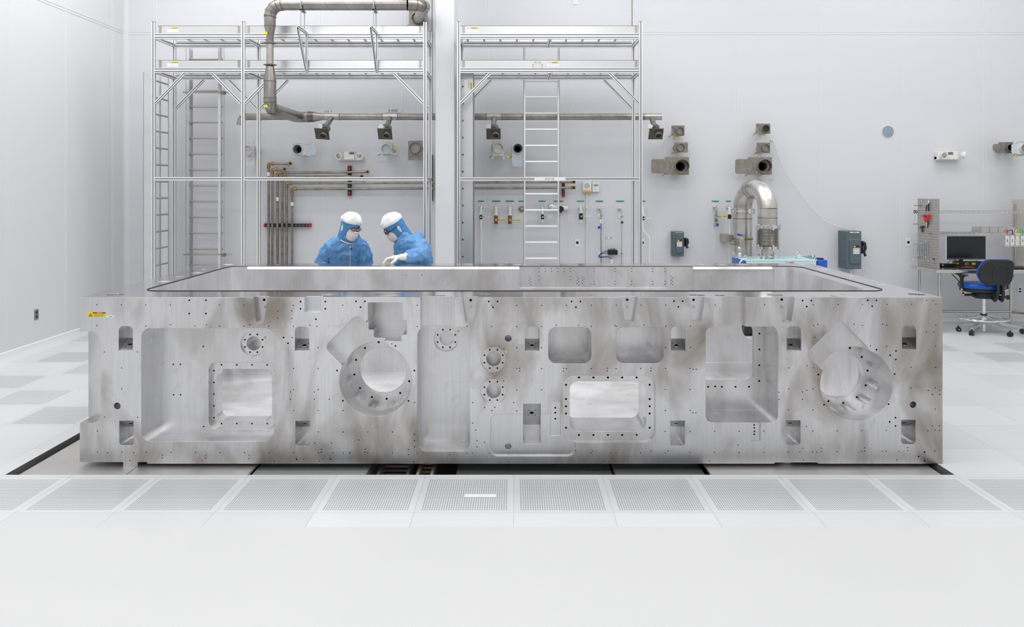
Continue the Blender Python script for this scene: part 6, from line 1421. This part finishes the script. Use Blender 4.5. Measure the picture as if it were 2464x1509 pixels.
# chair, built round its own centre and turned
CXc, CYc = 6.46, 11.17
t = thing('drafting_chair', 'black drafting chair with blue seat and chrome foot ring in front of the workbench', 'chair', (CXc, CYc, 0))
LOCc = Vector((CXc, CYc, 0)); LOC[t.name] = Vector((0, 0, 0)); yaw = math.radians(-5)
def cb(q, name, m_, smooth=35, yw=True):
    if yw: q.xf(Matrix.Rotation(yaw, 4, 'Z'))
    o = q.build(name, m_, t, smooth); LOC[o.name] = Vector((0, 0, 0)); return o
M_cst = mat('cast_aluminium', (0.55, 0.57, 0.58), 0.3, 0.8); M_seatb = mat('blue_vinyl', (0.005, 0.075, 0.42), 0.3); M_shell = mat('chair_shell', (0.014, 0.015, 0.016), 0.5)
for i, (dx, dy) in enumerate(((-0.315, 0.06), (-0.30, -0.24), (0.16, -0.33), (0.46, -0.11), (0.09, 0.34))):
    e = Vector((dx, dy, 0.085)); q = MB(); c = Vector((0, 0, 0.16)); pr_ = Vector((-dy, dx, 0)).normalized()
    for (s0, s1) in ((0, 1),):
        V = []
        for p, w_, h_ in ((c, 0.03, 0.03), (e, 0.018, 0.014)):
            for sa, sb in ((-1, -1), (1, -1), (1, 1), (-1, 1)): V.append(p+pr_*sa*w_+Vector((0, 0, sb*h_)))
        q.add(V, [(0, 1, 2, 3), (4, 5, 6, 7), (0, 1, 5, 4), (1, 2, 6, 5), (2, 3, 7, 6), (3, 0, 4, 7)])
    cb(q, 'base_leg', M_cst, 0, False)
    q = MB(); a = Vector((dy, -dx, 0)).normalized(); w0 = Vector((dx, dy, 0.031))
    for s_ in (-1, 1): q.cyl(w0+a*s_*0.006, w0+a*s_*0.028, 0.030, 18)
    q.cyl(Vector((dx, dy, 0.05)), Vector((dx, dy, 0.085)), 0.012, 10); q.box(dx-0.02, dx+0.02, dy-0.02, dy+0.02, 0.045, 0.062, .004); cs = cb(q, 'caster', M_black, 35, False)
    MB().cyl(w0-a*0.0285, w0-a*0.0295, 0.008, 10).build('yellow_hub', M_tape, cs)
q = MB(); q.cyl((0, 0, 0.01), (0, 0, 0.48), 0.0245, 20); q.cyl((0, 0, 0.12), (0, 0, 0.20), 0.04, 20); cb(q, 'gas_column', M_chrome)
cb(MB().rings((0, 0, 0.235), (0, 0, 1), [(0.026, 0), (0.044, 0.002), (0.044, 0.02), (0.026, 0.024)], 20), 'ring_clamp', M_black)
P = [(0.31*math.cos(a), 0.27*math.sin(a), 0.19) for a in [2*math.pi*i/40 for i in range(40)]]
q = MB(); q.tube(P, 0.014, 10, closed=True)
for a in (20, 110, 200, 290): a = math.radians(a); q.tube([(0.03*math.cos(a), 0.03*math.sin(a), 0.23), (0.31*math.cos(a), 0.27*math.sin(a), 0.19)], 0.010, 8)
cb(q, 'foot_ring', M_chrome)
# seat facing away (+y): backrest towards the camera
def cushion(q, cx_, cy_, cz_, a, b_, h_, e=2.6, top=0.35, n=40, rg=7):
    V = []; 
    for j in range(rg+1):
        f_ = j/rg; z = cz_+h_*f_; s_ = (1-abs(2*f_-1)**3)**0.33*0.10+0.90 if 0 < f_ < 1 else 0.88
        for i in range(n):
            an = 2*math.pi*i/n; c, s2 = math.cos(an), math.sin(an)
            x = a*s_*math.copysign(abs(c)**(2/e), c); y = b_*s_*math.copysign(abs(s2)**(2/e), s2)
            V.append((cx_+x, cy_+y, z+0.02*(y/b_)**2*0))
    fs = [(j*n+i, j*n+(i+1) % n, (j+1)*n+(i+1) % n, (j+1)*n+i) for j in range(rg) for i in range(n)]
    fs += [tuple(range(n-1, -1, -1)), tuple(rg*n+i for i in range(n))]; q.add(V, fs); return q
cb(cushion(MB(), 0.0, 0.06, 0.60, 0.285, 0.25, 0.075), 'seat', M_seatb, 60)
cb(cushion(MB(), 0.0, 0.06, 0.555, 0.265, 0.235, 0.05), 'seat_shell', M_shell, 60)
cb(cushion(MB(), 0.03, 0.02, 0.47, 0.16, 0.13, 0.09, 3), 'mechanism', M_shell, 50)
q = MB(); q.tube([(-0.03, 0.0, 0.52), (-0.28, -0.08, 0.522)], 0.017, 12); cb(q, 'tilt_lever', M_black)
q = MB(); q.tube([(0.1, -0.05, 0.51), (0.24, -0.12, 0.50)], 0.014, 10); q.cyl((0.235, -0.12, 0.50), (0.275, -0.14, 0.50), 0.03, 16); cb(q, 'tilt_knob', M_black)
q = MB()
for s_ in (-1, 1): q.tube([(0.10+s_*0.045, -0.10, 0.49), (0.10+s_*0.045, -0.19, 0.46), (0.10+s_*0.04, -0.24, 0.52), (0.10+s_*0.03, -0.25, 0.60), (0.10+s_*0.035, -0.245, 0.72)], 0.020, 10)
q.box(0.07, 0.13, -0.225, -0.215, 0.55, 0.72); cb(q, 'back_bracket', M_shell)
# backrest: rounded trapezoid shell with blue pad on the far side
poly = roundpoly([(x_+0.045, z_-0.028) for x_, z_ in ((-0.155, 0.70), (0.165, 0.70), (0.215, 0.80), (0.235, 1.045), (-0.135, 1.045), (-0.245, 0.86))], 0.085, 8)
def backshell(y0, y1, grow, bulge):
    q = MB(); n = len(poly); cx_ = sum(p[0] for p in poly)/n; cz_ = sum(p[1] for p in poly)/n; V = []; R = [(1, y1), (1.0+grow, y1-0.01), (1.0+grow, y0+0.01), (0.97, y0), (0.6, y0-bulge*0.6), (0.25, y0-bulge)]
    for f_, y in R:
        for x, z in poly: V.append((cx_+(x-cx_)*f_, y+0.25*((x-cx_)**2), cz_+(z-cz_)*f_))
    fs = [(j*n+i, j*n+(i+1) % n, (j+1)*n+(i+1) % n, (j+1)*n+i) for j in range(len(R)-1) for i in range(n)]+[tuple(range(n-1, -1, -1)), tuple((len(R)-1)*n+i for i in range(n))]
    return q.add(V, fs)
cb(backshell(-0.265, -0.235, 0.0, 0.006), 'back_shell', M_shell, 50)
poly = [(x-0.008, z+0.007) for x, z in poly]
cb(backshell(-0.234, -0.205, 0.0, -0.01), 'back_cushion', M_seatb, 50)
q = MB(); q.xf(Matrix.Identity(4)); q.tube([(0.0, -0.276, 0.75), (0.0, -0.277, 0.86), (0.02, -0.278, 0.905), (0.05, -0.279, 0.92), (0.16, -0.274, 0.92), (0.19, -0.27, 0.90), (0.20, -0.268, 0.86), (0.205, -0.268, 0.75)], 0.003, 6); cb(q, 'shell_rib', mat('rib_grey', (0.04, 0.04, 0.042), .5))
for s_, x in ((-1, -0.29), (1, 0.30)):
    q = MB(); q.tube([(x*0.7, 0.02, 0.575), (x, 0.0, 0.58), (x, 0.0, 0.63)], 0.014, 10); cb(q, 'arm_bar', M_chrome)
    q = MB(); q.box(x-0.018, x+0.018, -0.025, 0.025, 0.60, 0.755, .006); q.prism([(x-0.018, 0.745), (x+0.018, 0.745), (x+0.035, 0.78), (x-0.035, 0.78)], -0.03, 0.03, 'y'); cb(q, 'arm_post', M_shell)
    cb(MB().box(x-0.04, x+0.04, -0.12, 0.13, 0.78, 0.80, .008), 'arm_pad', M_shell)
LOC[t.name] = LOCc
# ================================================================ THE TWO TECHNICIANS
from mathutils import noise as mnoise
from mathutils.bvhtree import BVHTree
M_skin = mat('skin', (0.46, 0.17, 0.10), 0.5); M_suit = mat('cleanroom_suit', (0.10, 0.275, 0.56), 0.5, noise=((7, 7, 5), 0.6, (0.20, 0.41, 0.68)), bump=((38, 38, 30), .35))
M_hood = mat('hood_blue', (0.07, 0.24, 0.56), 0.55, bump=((45, 45, 45), .3)); M_cap = mat('bouffant_white', (0.84, 0.84, 0.84), 0.7, bump=((30, 30, 30), .3))
M_mask = mat('mask_white', (0.76, 0.70, 0.71), 0.7); M_glove = mat('latex_glove', (0.82, 0.78, 0.72), 0.5); M_lensg = mat('spectacle_lens', (0.75, 0.75, 0.75), 0.05, trans=0.9, spec=0.4)
M_patch = mat('white_mesh_patch', (0.74, 0.74, 0.74), 0.7); M_greenf = mat('green_temple', (0.01, 0.35, 0.04), .4)
def remesh(mb, voxel, name, m_, parent, folds=None, smooth_it=4):
    me = bpy.data.meshes.new(name); me.from_pydata([tuple(v) for v in mb.v], [], mb.f)
    bm = bmesh.new(); bm.from_mesh(me); bmesh.ops.recalc_face_normals(bm, faces=bm.faces); bm.to_mesh(me); bm.free()
    o = bpy.data.objects.new(name, me); COL.objects.link(o)
    md = o.modifiers.new('r', 'REMESH'); md.mode = 'VOXEL'; md.voxel_size = voxel
    if smooth_it: s_ = o.modifiers.new('s', 'SMOOTH'); s_.factor = 0.6; s_.iterations = smooth_it
    dg = bpy.context.evaluated_depsgraph_get(); dg.update(); m2 = bpy.data.meshes.new_from_object(o.evaluated_get(dg)); o.modifiers.clear(); o.data = m2
    m2.materials.clear(); m2.materials.append(m_)
    if folds:
        ns = [v.normal.copy() for v in m2.vertices]
        for v, n in zip(m2.vertices, ns):
            d = 0
            for amp, sc_, str_ in folds:
                q = Vector((v.co.x*sc_*str_[0], v.co.y*sc_*str_[1], v.co.z*sc_*str_[2])); q += mnoise.noise_vector(v.co*6)*0.55; f = mnoise.noise(q)
                d += amp*(1-2.2*abs(f))
            v.co += n*d
    m2.polygons.foreach_set('use_smooth', [True]*len(m2.polygons)); m2.update()
    bvh = BVHTree.FromPolygons([v.co.copy() for v in m2.vertices], [tuple(p.vertices) for p in m2.polygons])
    m2.transform(Matrix.Translation(-wloc(parent))); o.parent = parent; LOC[o.name] = wloc(parent)
    return o, bvh
def loft(q, secs, n=20):
    """secs: (centre, u radius vector, v radius vector)"""
    V = []
    for c, u, v in secs:
        c, u, v = Vector(c), Vector(u), Vector(v)
        for i in range(n):
            a = 2*math.pi*i/n; V.append(c+u*math.cos(a)+v*math.sin(a))
    fs = [(j*n+i, j*n+(i+1) % n, (j+1)*n+(i+1) % n, (j+1)*n+i) for j in range(len(secs)-1) for i in range(n)]
    fs += [tuple(range(n-1, -1, -1)), tuple((len(secs)-1)*n+i for i in range(n))]
    return q.add(V, fs)
def limb(q, pts, rs, n=14):
    for i in range(len(pts)-1):
        q.cyl(pts[i], pts[i+1], rs[i], n, rs[i+1])
    for p, r in zip(pts, rs): q.sphere(p, r, n, 8)
def head_parts(par, c, yaw, pitch, roll, frame_m, temple_m, nm):
    M = Matrix.Translation(Vector(c)) @ Matrix.Rotation(yaw, 4, 'Z') @ Matrix.Rotation(pitch, 4, 'X') @ Matrix.Rotation(roll, 4, 'Y')
    def put(q, name, m_, smooth=60):
        q.xf(M); return q.build(name, m_, par, smooth)
    # hood with face opening
    n, rg = 128, 96; V = []; q = MB()
    for j in range(rg+1):
        z = 0.135*math.cos(math.pi*0.80*j/rg) if j < rg else None
        th = math.pi*0.80*j/rg
        rr = math.sin(th)
        for i in range(n):
            a = 2*math.pi*i/n
            x, y, zz_ = 0.095*rr*math.sin(a), -0.118*rr*math.cos(a)+0.008, 0.138*math.cos(th)
            if th > math.pi*0.60:          # drape towards the shoulders
                f_ = (th-math.pi*0.60)/(math.pi*0.20); zz_ = -0.043-0.135*f_; rr2 = 1-0.10*f_
                x, y = 0.0905*rr2*math.sin(a), (-0.112*rr2*(1-0.18*f_)*math.cos(a)+0.008+0.03*f_)
            d = 1+0.03*mnoise.noise(Vector((x*22, y*22, zz_*14)))+0.035*(0.4-abs(mnoise.noise(Vector((x*30+3, y*30, zz_*17)))))
            V.append((x*d, y*d, zz_))
    fs = []
    for j in range(rg):
        for i in range(n):
            f = (j*n+i, j*n+(i+1) % n, (j+1)*n+(i+1) % n, (j+1)*n+i); cx_ = sum(V[k_][0] for k_ in f)/4; cy_ = sum(V[k_][1] for k_ in f)/4; cz_ = sum(V[k_][2] for k_ in f)/4
            if cy_ < -0.03 and (abs(cx_)/0.073)**2.4+(abs(cz_+0.045)/0.085)**2.4 < 1: continue
            fs.append(f)
    q.add(V, fs); h = put(q, 'hood', M_hood); so = h.modifiers.new('s', 'SOLIDIFY'); so.thickness = 0.003
    # bouffant cap
    seed = 1.7 if nm == 'a' else 6.3
    q = MB(); V = []; n, rg = 48, 14
    for j in range(rg+1):
        th = math.pi*0.50*j/rg
        for i in range(n):
            a = 2*math.pi*i/n; w_ = 1.03+0.03*math.sin(11*a+1.6*math.sin(3*a))*(j/rg)+0.13*mnoise.noise(Vector((math.sin(a)*1.7+seed, math.cos(a)*1.7, j*0.22)))-0.035*abs(mnoise.noise(Vector((math.sin(a)*4, math.cos(a)*4+seed, j*0.5))))*2
            tuck = 1 if j < rg-1 else 0.97
            x, y, z = 0.106*math.sin(th)*math.sin(a)*w_*tuck, -0.128*math.sin(th)*math.cos(a)*w_*tuck+0.012, 0.050+0.112*math.cos(th)*(1+0.10*mnoise.noise(Vector((math.sin(a)*2, math.cos(a)*2+seed, 3.0+j*0.1)))*math.sin(th)*2)
            V.append((x, y, z+0.012*math.cos(a)*math.sin(th)))
    fs = [(j*n+i, j*n+(i+1) % n, (j+1)*n+(i+1) % n, (j+1)*n+i) for j in range(rg) for i in range(n)]
    q.add(V, fs); h = put(q, 'bouffant_cap', M_cap); so = h.modifiers.new('s', 'SOLIDIFY'); so.thickness = 0.004
    # mask
    q = MB(); V = []; nu, nv = 16, 12
    for j in range(nv+1):
        v = j/nv
        for i in range(nu+1):
            u = i/nu*2-1; a = u*math.radians(66); b_ = math.sin(math.pi*min(1, max(0, v*0.85+0.12)))
            r_ = 0.101+0.024*b_*math.cos(u*1.4)+0.0012*math.sin(v*26)+(0.012*(1-abs(u)*2.2) if v < 0.15 and abs(u) < 0.45 else 0)
            V.append((r_*math.sin(a)*(0.80-0.22*v*abs(u)), -r_*math.cos(a)*1.02, -0.012-0.118*v+0.012*abs(u)))
    fs = [(j*(nu+1)+i, j*(nu+1)+i+1, (j+1)*(nu+1)+i+1, (j+1)*(nu+1)+i) for j in range(nv) for i in range(nu)]
    q.add(V, fs); h = put(q, 'face_mask', M_mask); so = h.modifiers.new('s', 'SOLIDIFY'); so.thickness = 0.003; so.offset = 1
    # eyes
    for s_ in (-1, 1):
        q = MB(); q.sphere((s_*0.031, -0.0935, 0.004), 1, 14, 10, (0.0115, 0.005, 0.0045), mi=0); q.sphere((s_*0.031, -0.0965, 0.0025), 1, 10, 8, (0.0045, 0.0035, 0.004), mi=1); put(q, 'eye', [M_white, M_ink])
        q = MB(); q.tube([(s_*0.016, -0.102, 0.026), (s_*0.032, -0.103, 0.031), (s_*0.048, -0.094, 0.026)], [0.002, 0.0032, 0.002], 6); put(q, 'eyebrow', M_dkv)
    # safety glasses
    q = MB()
    for s_ in (-1, 1):
        P = [(s_*(0.034+0.028*math.cos(t)), -0.118+0.012*((0.034+0.028*math.cos(t))/0.06)**2, 0.004+0.0175*math.sin(t)*(1.0 if math.sin(t) > 0 else 1.05)) for t in [2*math.pi*i/20 for i in range(20)]]
        q.tube(P, 0.0022 if frame_m is not M_black else 0.0034, 6, closed=True, mi=0)
        q.tube([(s_*0.062, -0.106, 0.008), (s_*0.085, -0.085, 0.010), (s_*0.099, -0.02, 0.012), (s_*0.1, 0.03, 0.012)], [0.004, 0.0045, 0.004, 0.003], 6, mi=1)
    q.tube([(-0.007, -0.12, 0.008), (0.007, -0.12, 0.008)], 0.003, 6, mi=0); put(q, 'safety_glasses', [frame_m, temple_m])
    q = MB()
    for s_ in (-1, 1):
        P = [(s_*(0.034+0.026*math.cos(t)), -0.118+0.012*((0.034+0.026*math.cos(t))/0.06)**2, 0.004+0.016*math.sin(t)) for t in [2*math.pi*i/20 for i in range(20)]]
        q.add(P, [tuple(range(20))])
    put(q, 'lenses', M_lensg)
    # white ear patches and chin strap
    for s_ in (-1, 1):
        q = MB(); n = 20; P = []
        for i in range(n):
            t = 2*math.pi*i/n; yy = 0.012+0.017*math.cos(t)*(1.0 if math.sin(t) > 0 else 0.75); zz_ = -0.03+0.05*math.sin(t); P.append((yy, zz_))
        V = [(s_*(0.0935*math.sqrt(max(0, 1-((a-0.008)/0.118)**2-(b_/0.16)**2))+0.0055), a, b_) for a, b_ in P]; q.add(V, [tuple(range(n))]); q.add([(v[0]-s_*0.003, v[1], v[2]) for v in V], [tuple(range(n))])
        put(q, 'ear_patch', M_patch)
    q = MB(); q.tube([(0.094*math.sin(a), -0.108*math.cos(a)+0.012, -0.150-0.012*math.cos(a)) for a in [math.radians(v) for v in range(-75, 16, 10)]], [0.006]*9+[0.009], 8); put(q, 'chin_strap', M_patch)
    return M
def skull(q, M):
    s0 = len(q.v); q.sphere((0, 0.006, 0.02), 1, 24, 16, (0.076, 0.098, 0.106)); q.sphere((0, -0.028, -0.05), 1, 20, 14, (0.056, 0.062, 0.062))
    loft(q, [((0, -0.092, 0.012), (0.006, 0, 0), (0, 0.01, 0.0)), ((0, -0.103, -0.014), (0.011, 0, 0), (0, 0.012, 0)), ((0, -0.104, -0.026), (0.014, 0, 0), (0, 0.012, 0.0)), ((0, -0.095, -0.040), (0.012, 0, 0), (0, 0.012, 0))], 10)
    for s_ in (-1, 1): q.sphere((s_*0.076, 0.006, -0.004), 1, 10, 8, (0.008, 0.017, 0.028))
    q.tube([(-0.022, -0.086, -0.072), (0, -0.094, -0.071), (0.022, -0.086, -0.072)], [0.004, 0.007, 0.004], 6)
    q.tube([(-0.05, -0.082, 0.030), (-0.02, -0.094, 0.030), (0.02, -0.094, 0.030), (0.05, -0.082, 0.030)], 0.008, 8)
    q.xf(M, s0)
def headM(c, yaw, pitch, roll): return Matrix.Translation(Vector(c)) @ Matrix.Rotation(yaw, 4, 'Z') @ Matrix.Rotation(pitch, 4, 'X') @ Matrix.Rotation(roll, 4, 'Y')
def hand(q, wrist, knuckle, side, fingers, thumb):
    """palm between wrist and knuckles, fingers: list of polylines, thumb polyline"""
    wrist, knuckle, side = Vector(wrist), Vector(knuckle), Vector(side).normalized(); ax = (knuckle-wrist).normalized(); nn = ax.cross(side).normalized()
    loft(q, [(wrist, side*0.032, nn*0.026), (wrist.lerp(knuckle, .35), side*0.041, nn*0.025), (wrist.lerp(knuckle, .8), side*0.045, nn*0.021), (knuckle, side*0.042, nn*0.015)], 14)
    for f in fingers: limb(q, [Vector(p) for p in f], [0.0135, 0.0125, 0.0115, 0.0095][:len(f)], 10)
    limb(q, [Vector(p) for p in thumb], [0.018, 0.0145, 0.0105], 10)
# ---- left technician, facing the camera and looking down to the right
def person(label, loc): return thing('person', label, 'person', loc)
A = person('person in blue hooded cleanroom suit, white cap and mask, looking down, left of the two', (-1.85, 9.0, 0))
hc = (-1.765, 8.80, 1.567); ya, pa, ra = math.radians(46), math.radians(22), math.radians(4)
MH = headM(hc, ya, pa, ra)
def torso_a(g):
    q = MB()
    loft(q, [((-1.86, 9.05, 0.86), (0.17+g, 0, 0), (0, 0.125+g, 0)), ((-1.86, 9.04, 1.0), (0.165+g, 0, 0), (0, 0.12+g, 0)), ((-1.85, 9.01, 1.12), (0.155+g, 0, 0.0), (0, 0.12+g, 0)), ((-1.84, 8.97, 1.25), (0.18+g, 0, 0), (0, 0.13+g, 0.01)),
             ((-1.835, 8.94, 1.34), (0.185+g, 0, 0), (0, 0.12+g, 0.02)), ((-1.825, 8.91, 1.40), (0.135+g, 0, 0), (0, 0.09+g, 0.02)), ((-1.805, 8.87, 1.45), (0.07+g*1.3, 0, 0), (0, 0.065+g*1.3, 0.02)), ((-1.79, 8.84, 1.475), (0.055+g*1.3, 0, 0), (0, 0.055+g*1.3, 0.02))])
    return q
LAa = [(-1.99, 8.95, 1.335), (-2.10, 8.99, 1.17), (-2.03, 8.86, 0.99)]; RAa = [(-1.675, 8.93, 1.335), (-1.61, 8.97, 1.12), (-1.66, 8.84, 0.93)]
q = torso_a(0); skull(q, MH); limb(q, [Vector(hc)+Vector((0, 0.02, -0.06)), (-1.80, 8.87, 1.42)], [0.055, 0.06])
for Pm in (LAa, RAa): limb(q, Pm, [0.055, 0.042, 0.03])
for sx in (-1, 1): limb(q, [(-1.86+sx*0.09, 9.05, 0.86), (-1.87+sx*0.10, 9.04, 0.48), (-1.87+sx*0.11, 9.06, 0.09)], [0.08, 0.055, 0.04]); limb(q, [(-1.87+sx*0.11, 9.08, 0.045), (-1.87+sx*0.12, 8.92, 0.035)], [0.04, 0.032])
def relaxed(q, w_, s_):
    w_ = Vector(w_); k_ = w_+Vector((0, -0.03, -0.09)); sd = Vector((0.35*s_, 1, -0.3))
    fg = [[k_+sd.normalized()*o_, k_+sd.normalized()*o_+Vector((0, -0.008, -0.04)), k_+sd.normalized()*o_+Vector((-0.01*s_, 0.0, -0.065+abs(o_)*0.3)), k_+sd.normalized()*o_+Vector((-0.018*s_, 0.008, -0.08+abs(o_)*0.3))] for o_ in (-0.03, -0.01, 0.01, 0.028)]
    hand(q, w_, k_, sd, fg, [w_+Vector((0, -0.03, -0.02)), w_+Vector((0, -0.06, -0.05)), w_+Vector((0, -0.07, -0.08))])
remesh(q, 0.008, 'body', M_skin, A, None, 2)
FOLD = [(0.013, 9, (1.3, 1.0, 0.42)), (0.010, 15, (1.0, 1.0, 0.75)), (0.003, 40, (1, 1, 1))]
q = torso_a(0.028)
limb(q, [(-1.975, 8.95, 1.335), (-2.05, 8.97, 1.25), (-2.105, 8.985, 1.165), (-2.07, 8.92, 1.07), (-2.03, 8.86, 1.0)], [0.088, 0.088, 0.082, 0.070, 0.052])
limb(q, [(-1.695, 8.93, 1.325), (-1.65, 8.95, 1.23), (-1.628, 8.97, 1.12), (-1.65, 8.9, 1.02), (-1.66, 8.84, 0.95)], [0.088, 0.084, 0.075, 0.066, 0.05])
for sx in (-1, 1): limb(q, [(-1.86+sx*0.09, 9.05, 0.86), (-1.87+sx*0.10, 9.04, 0.48), (-1.87+sx*0.11, 9.06, 0.10)], [0.115, 0.095, 0.08]); limb(q, [(-1.87+sx*0.11, 9.08, 0.055), (-1.87+sx*0.12, 8.90, 0.05)], [0.052, 0.045])
_, bv = remesh(q, 0.0075, 'coverall', M_suit, A, FOLD, 5)
for nm, P in (('glove', LAa), ('glove', RAa)):
    q = MB(); relaxed(q, P[2], 1 if P is LAa else -1); remesh(q, 0.005, 'glove', M_glove, A, None, 2)
head_parts(A, hc, ya, pa, ra, M_zinc, M_greenf, 'a')
def on_surface(bv, pts, off=0.004):
    out = []
    for px, py in pts:
        r_ = Vector(((px-VX)/F, 1, -(py-VY)/F)).normalized(); h_ = bv.ray_cast(Vector((0, 0, H)), r_)
        if h_[0] is not None: out.append(h_[0]-r_*off)
    return out
z_ = on_surface(bv, [(842.5, y_) for y_ in range(592, 640, 4)], 0.002)
if len(z_) > 2: MB().tube(z_, 0.004, 6).build('zip', M_patch, A)
z_ = on_surface(bv, [(844, 600), (844.5, 597)], 0.006)
if len(z_) > 1: MB().tube(z_, 0.008, 8).build('zip_pull', M_black, A)
# ---- right technician, seen from his left side, bending over with a hand on the frame
B = person('person in blue hooded cleanroom suit bending over, gloved hand resting on the metal frame', (-1.08, 8.98, 0))
hb = (-1.295, 8.80, 1.562); yb, pb_, rb = math.radians(-62), math.radians(36), math.radians(0)
MHB = headM(hb, yb, pb_, rb)
def torso_b(g):
    q = MB(); D = math.radians(58); u = Vector((math.cos(D)*1.0, math.sin(D), 0)); v = Vector((-math.sin(D), math.cos(D), 0))
    secs = [((-1.06, 9.02, 0.86), .165, .13), ((-1.06, 9.01, 1.0), .16, .125), ((-1.07, 8.98, 1.12), .155, .135), ((-1.10, 8.93, 1.25), .165, .155), ((-1.115, 8.90, 1.34), .165, .15), ((-1.14, 8.88, 1.41), .13, .115), ((-1.19, 8.85, 1.46), .075, .075), ((-1.22, 8.84, 1.49), .06, .06)]
    loft(q, [(c, u*(a+g), v*(b_+g)) for c, a, b_ in secs]); return q
SH = Vector((-1.035, 8.80, 1.35)); EL = Vector((-0.985, 8.60, 1.262)); WR = Vector((-1.175, 8.485, 1.262)); KN = Vector((-1.268, 8.45, 1.262))
SH2 = Vector((-1.22, 9.02, 1.33)); EL2 = Vector((-1.27, 9.05, 1.08)); WR2 = Vector((-1.33, 8.86, 0.98))
sd = Vector((0.12, 1, 0.12)).normalized()
tips = [((-1.345, 8.40, 1.2075), 0.0), ((-1.330, 8.432, 1.2075), 0.0), ((-1.306, 8.458, 1.2075), 0), ((-1.285, 8.482, 1.2075), 0)]
FG = []
for i, (tp, _) in enumerate(tips):
    b0 = KN+sd*(-0.031+0.021*i); tp = Vector(tp); m1 = b0.lerp(tp, 0.38)+Vector((-0.014+0.003*i, 0, 0.012)); m2 = b0.lerp(tp, 0.74)+Vector((-0.006, 0, 0.007)); FG.append([b0, m1, m2, tp])
TH = [WR.lerp(KN, 0.35)+sd*-0.03, Vector((-1.232, 8.395, 1.228)), Vector((-1.262, 8.388, 1.2075))]
q = torso_b(0); skull(q, MHB); limb(q, [Vector(hb)+Vector((0.035, 0.02, -0.05)), (-1.18, 8.87, 1.42)], [0.055, 0.06])
limb(q, [SH, EL, WR], [0.055, 0.042, 0.028]); limb(q, [SH2, EL2, WR2], [0.055, 0.042, 0.03]); limb(q, [WR, KN], [0.018, 0.010])
for sx in (-1, 1): c = Vector((0.05, 0.085, 0))*sx; limb(q, [Vector((-1.06, 9.02, 0.86))+c, Vector((-1.08, 9.02, 0.48))+c, Vector((-1.05, 9.03, 0.09))+c], [0.08, 0.055, 0.04]); limb(q, [Vector((-1.03, 9.03, 0.045))+c, Vector((-1.19, 8.99, 0.035))+c], [0.04, 0.032])
remesh(q, 0.008, 'body', M_skin, B, None, 2)
q = torso_b(0.028)
limb(q, [(-1.06, 8.86, 1.39), SH, (-1.0, 8.70, 1.305), EL+Vector((0.01, 0.01, 0.005)), EL.lerp(WR, .40)+Vector((0, 0, 0.0)), EL.lerp(WR, .58)], [0.10, 0.10, 0.085, 0.072, 0.066, 0.056])
limb(q, [SH2, EL2, WR2+Vector((0.01, 0.02, 0.02))], [0.085, 0.075, 0.052])
for sx in (-1, 1): c = Vector((0.05, 0.085, 0))*sx; limb(q, [Vector((-1.06, 9.02, 0.86))+c, Vector((-1.08, 9.02, 0.48))+c, Vector((-1.05, 9.03, 0.10))+c], [0.115, 0.095, 0.08]); limb(q, [Vector((-1.03, 9.03, 0.055))+c, Vector((-1.20, 8.99, 0.05))+c], [0.052, 0.045])
_, bvb = remesh(q, 0.0075, 'coverall', M_suit, B, FOLD, 5)
q = MB(); hand(q, WR, KN, sd, [[p for p in f] for f in FG], TH); c0 = EL.lerp(WR, .74); ax = (WR-EL).normalized()
limb(q, [EL.lerp(WR, .70), WR], [0.042, 0.034]); q.rings(EL.lerp(WR, .60), ax, [(0.042, 0), (0.048, 0.006), (0.046, 0.02), (0.042, 0.05)], 20)
remesh(q, 0.0035, 'glove', M_glove, B, None, 2)
q = MB(); relaxed(q, WR2, 1); remesh(q, 0.005, 'glove', M_glove, B, None, 2)
head_parts(B, hb, yb, pb_, rb, M_black, M_black, 'b')
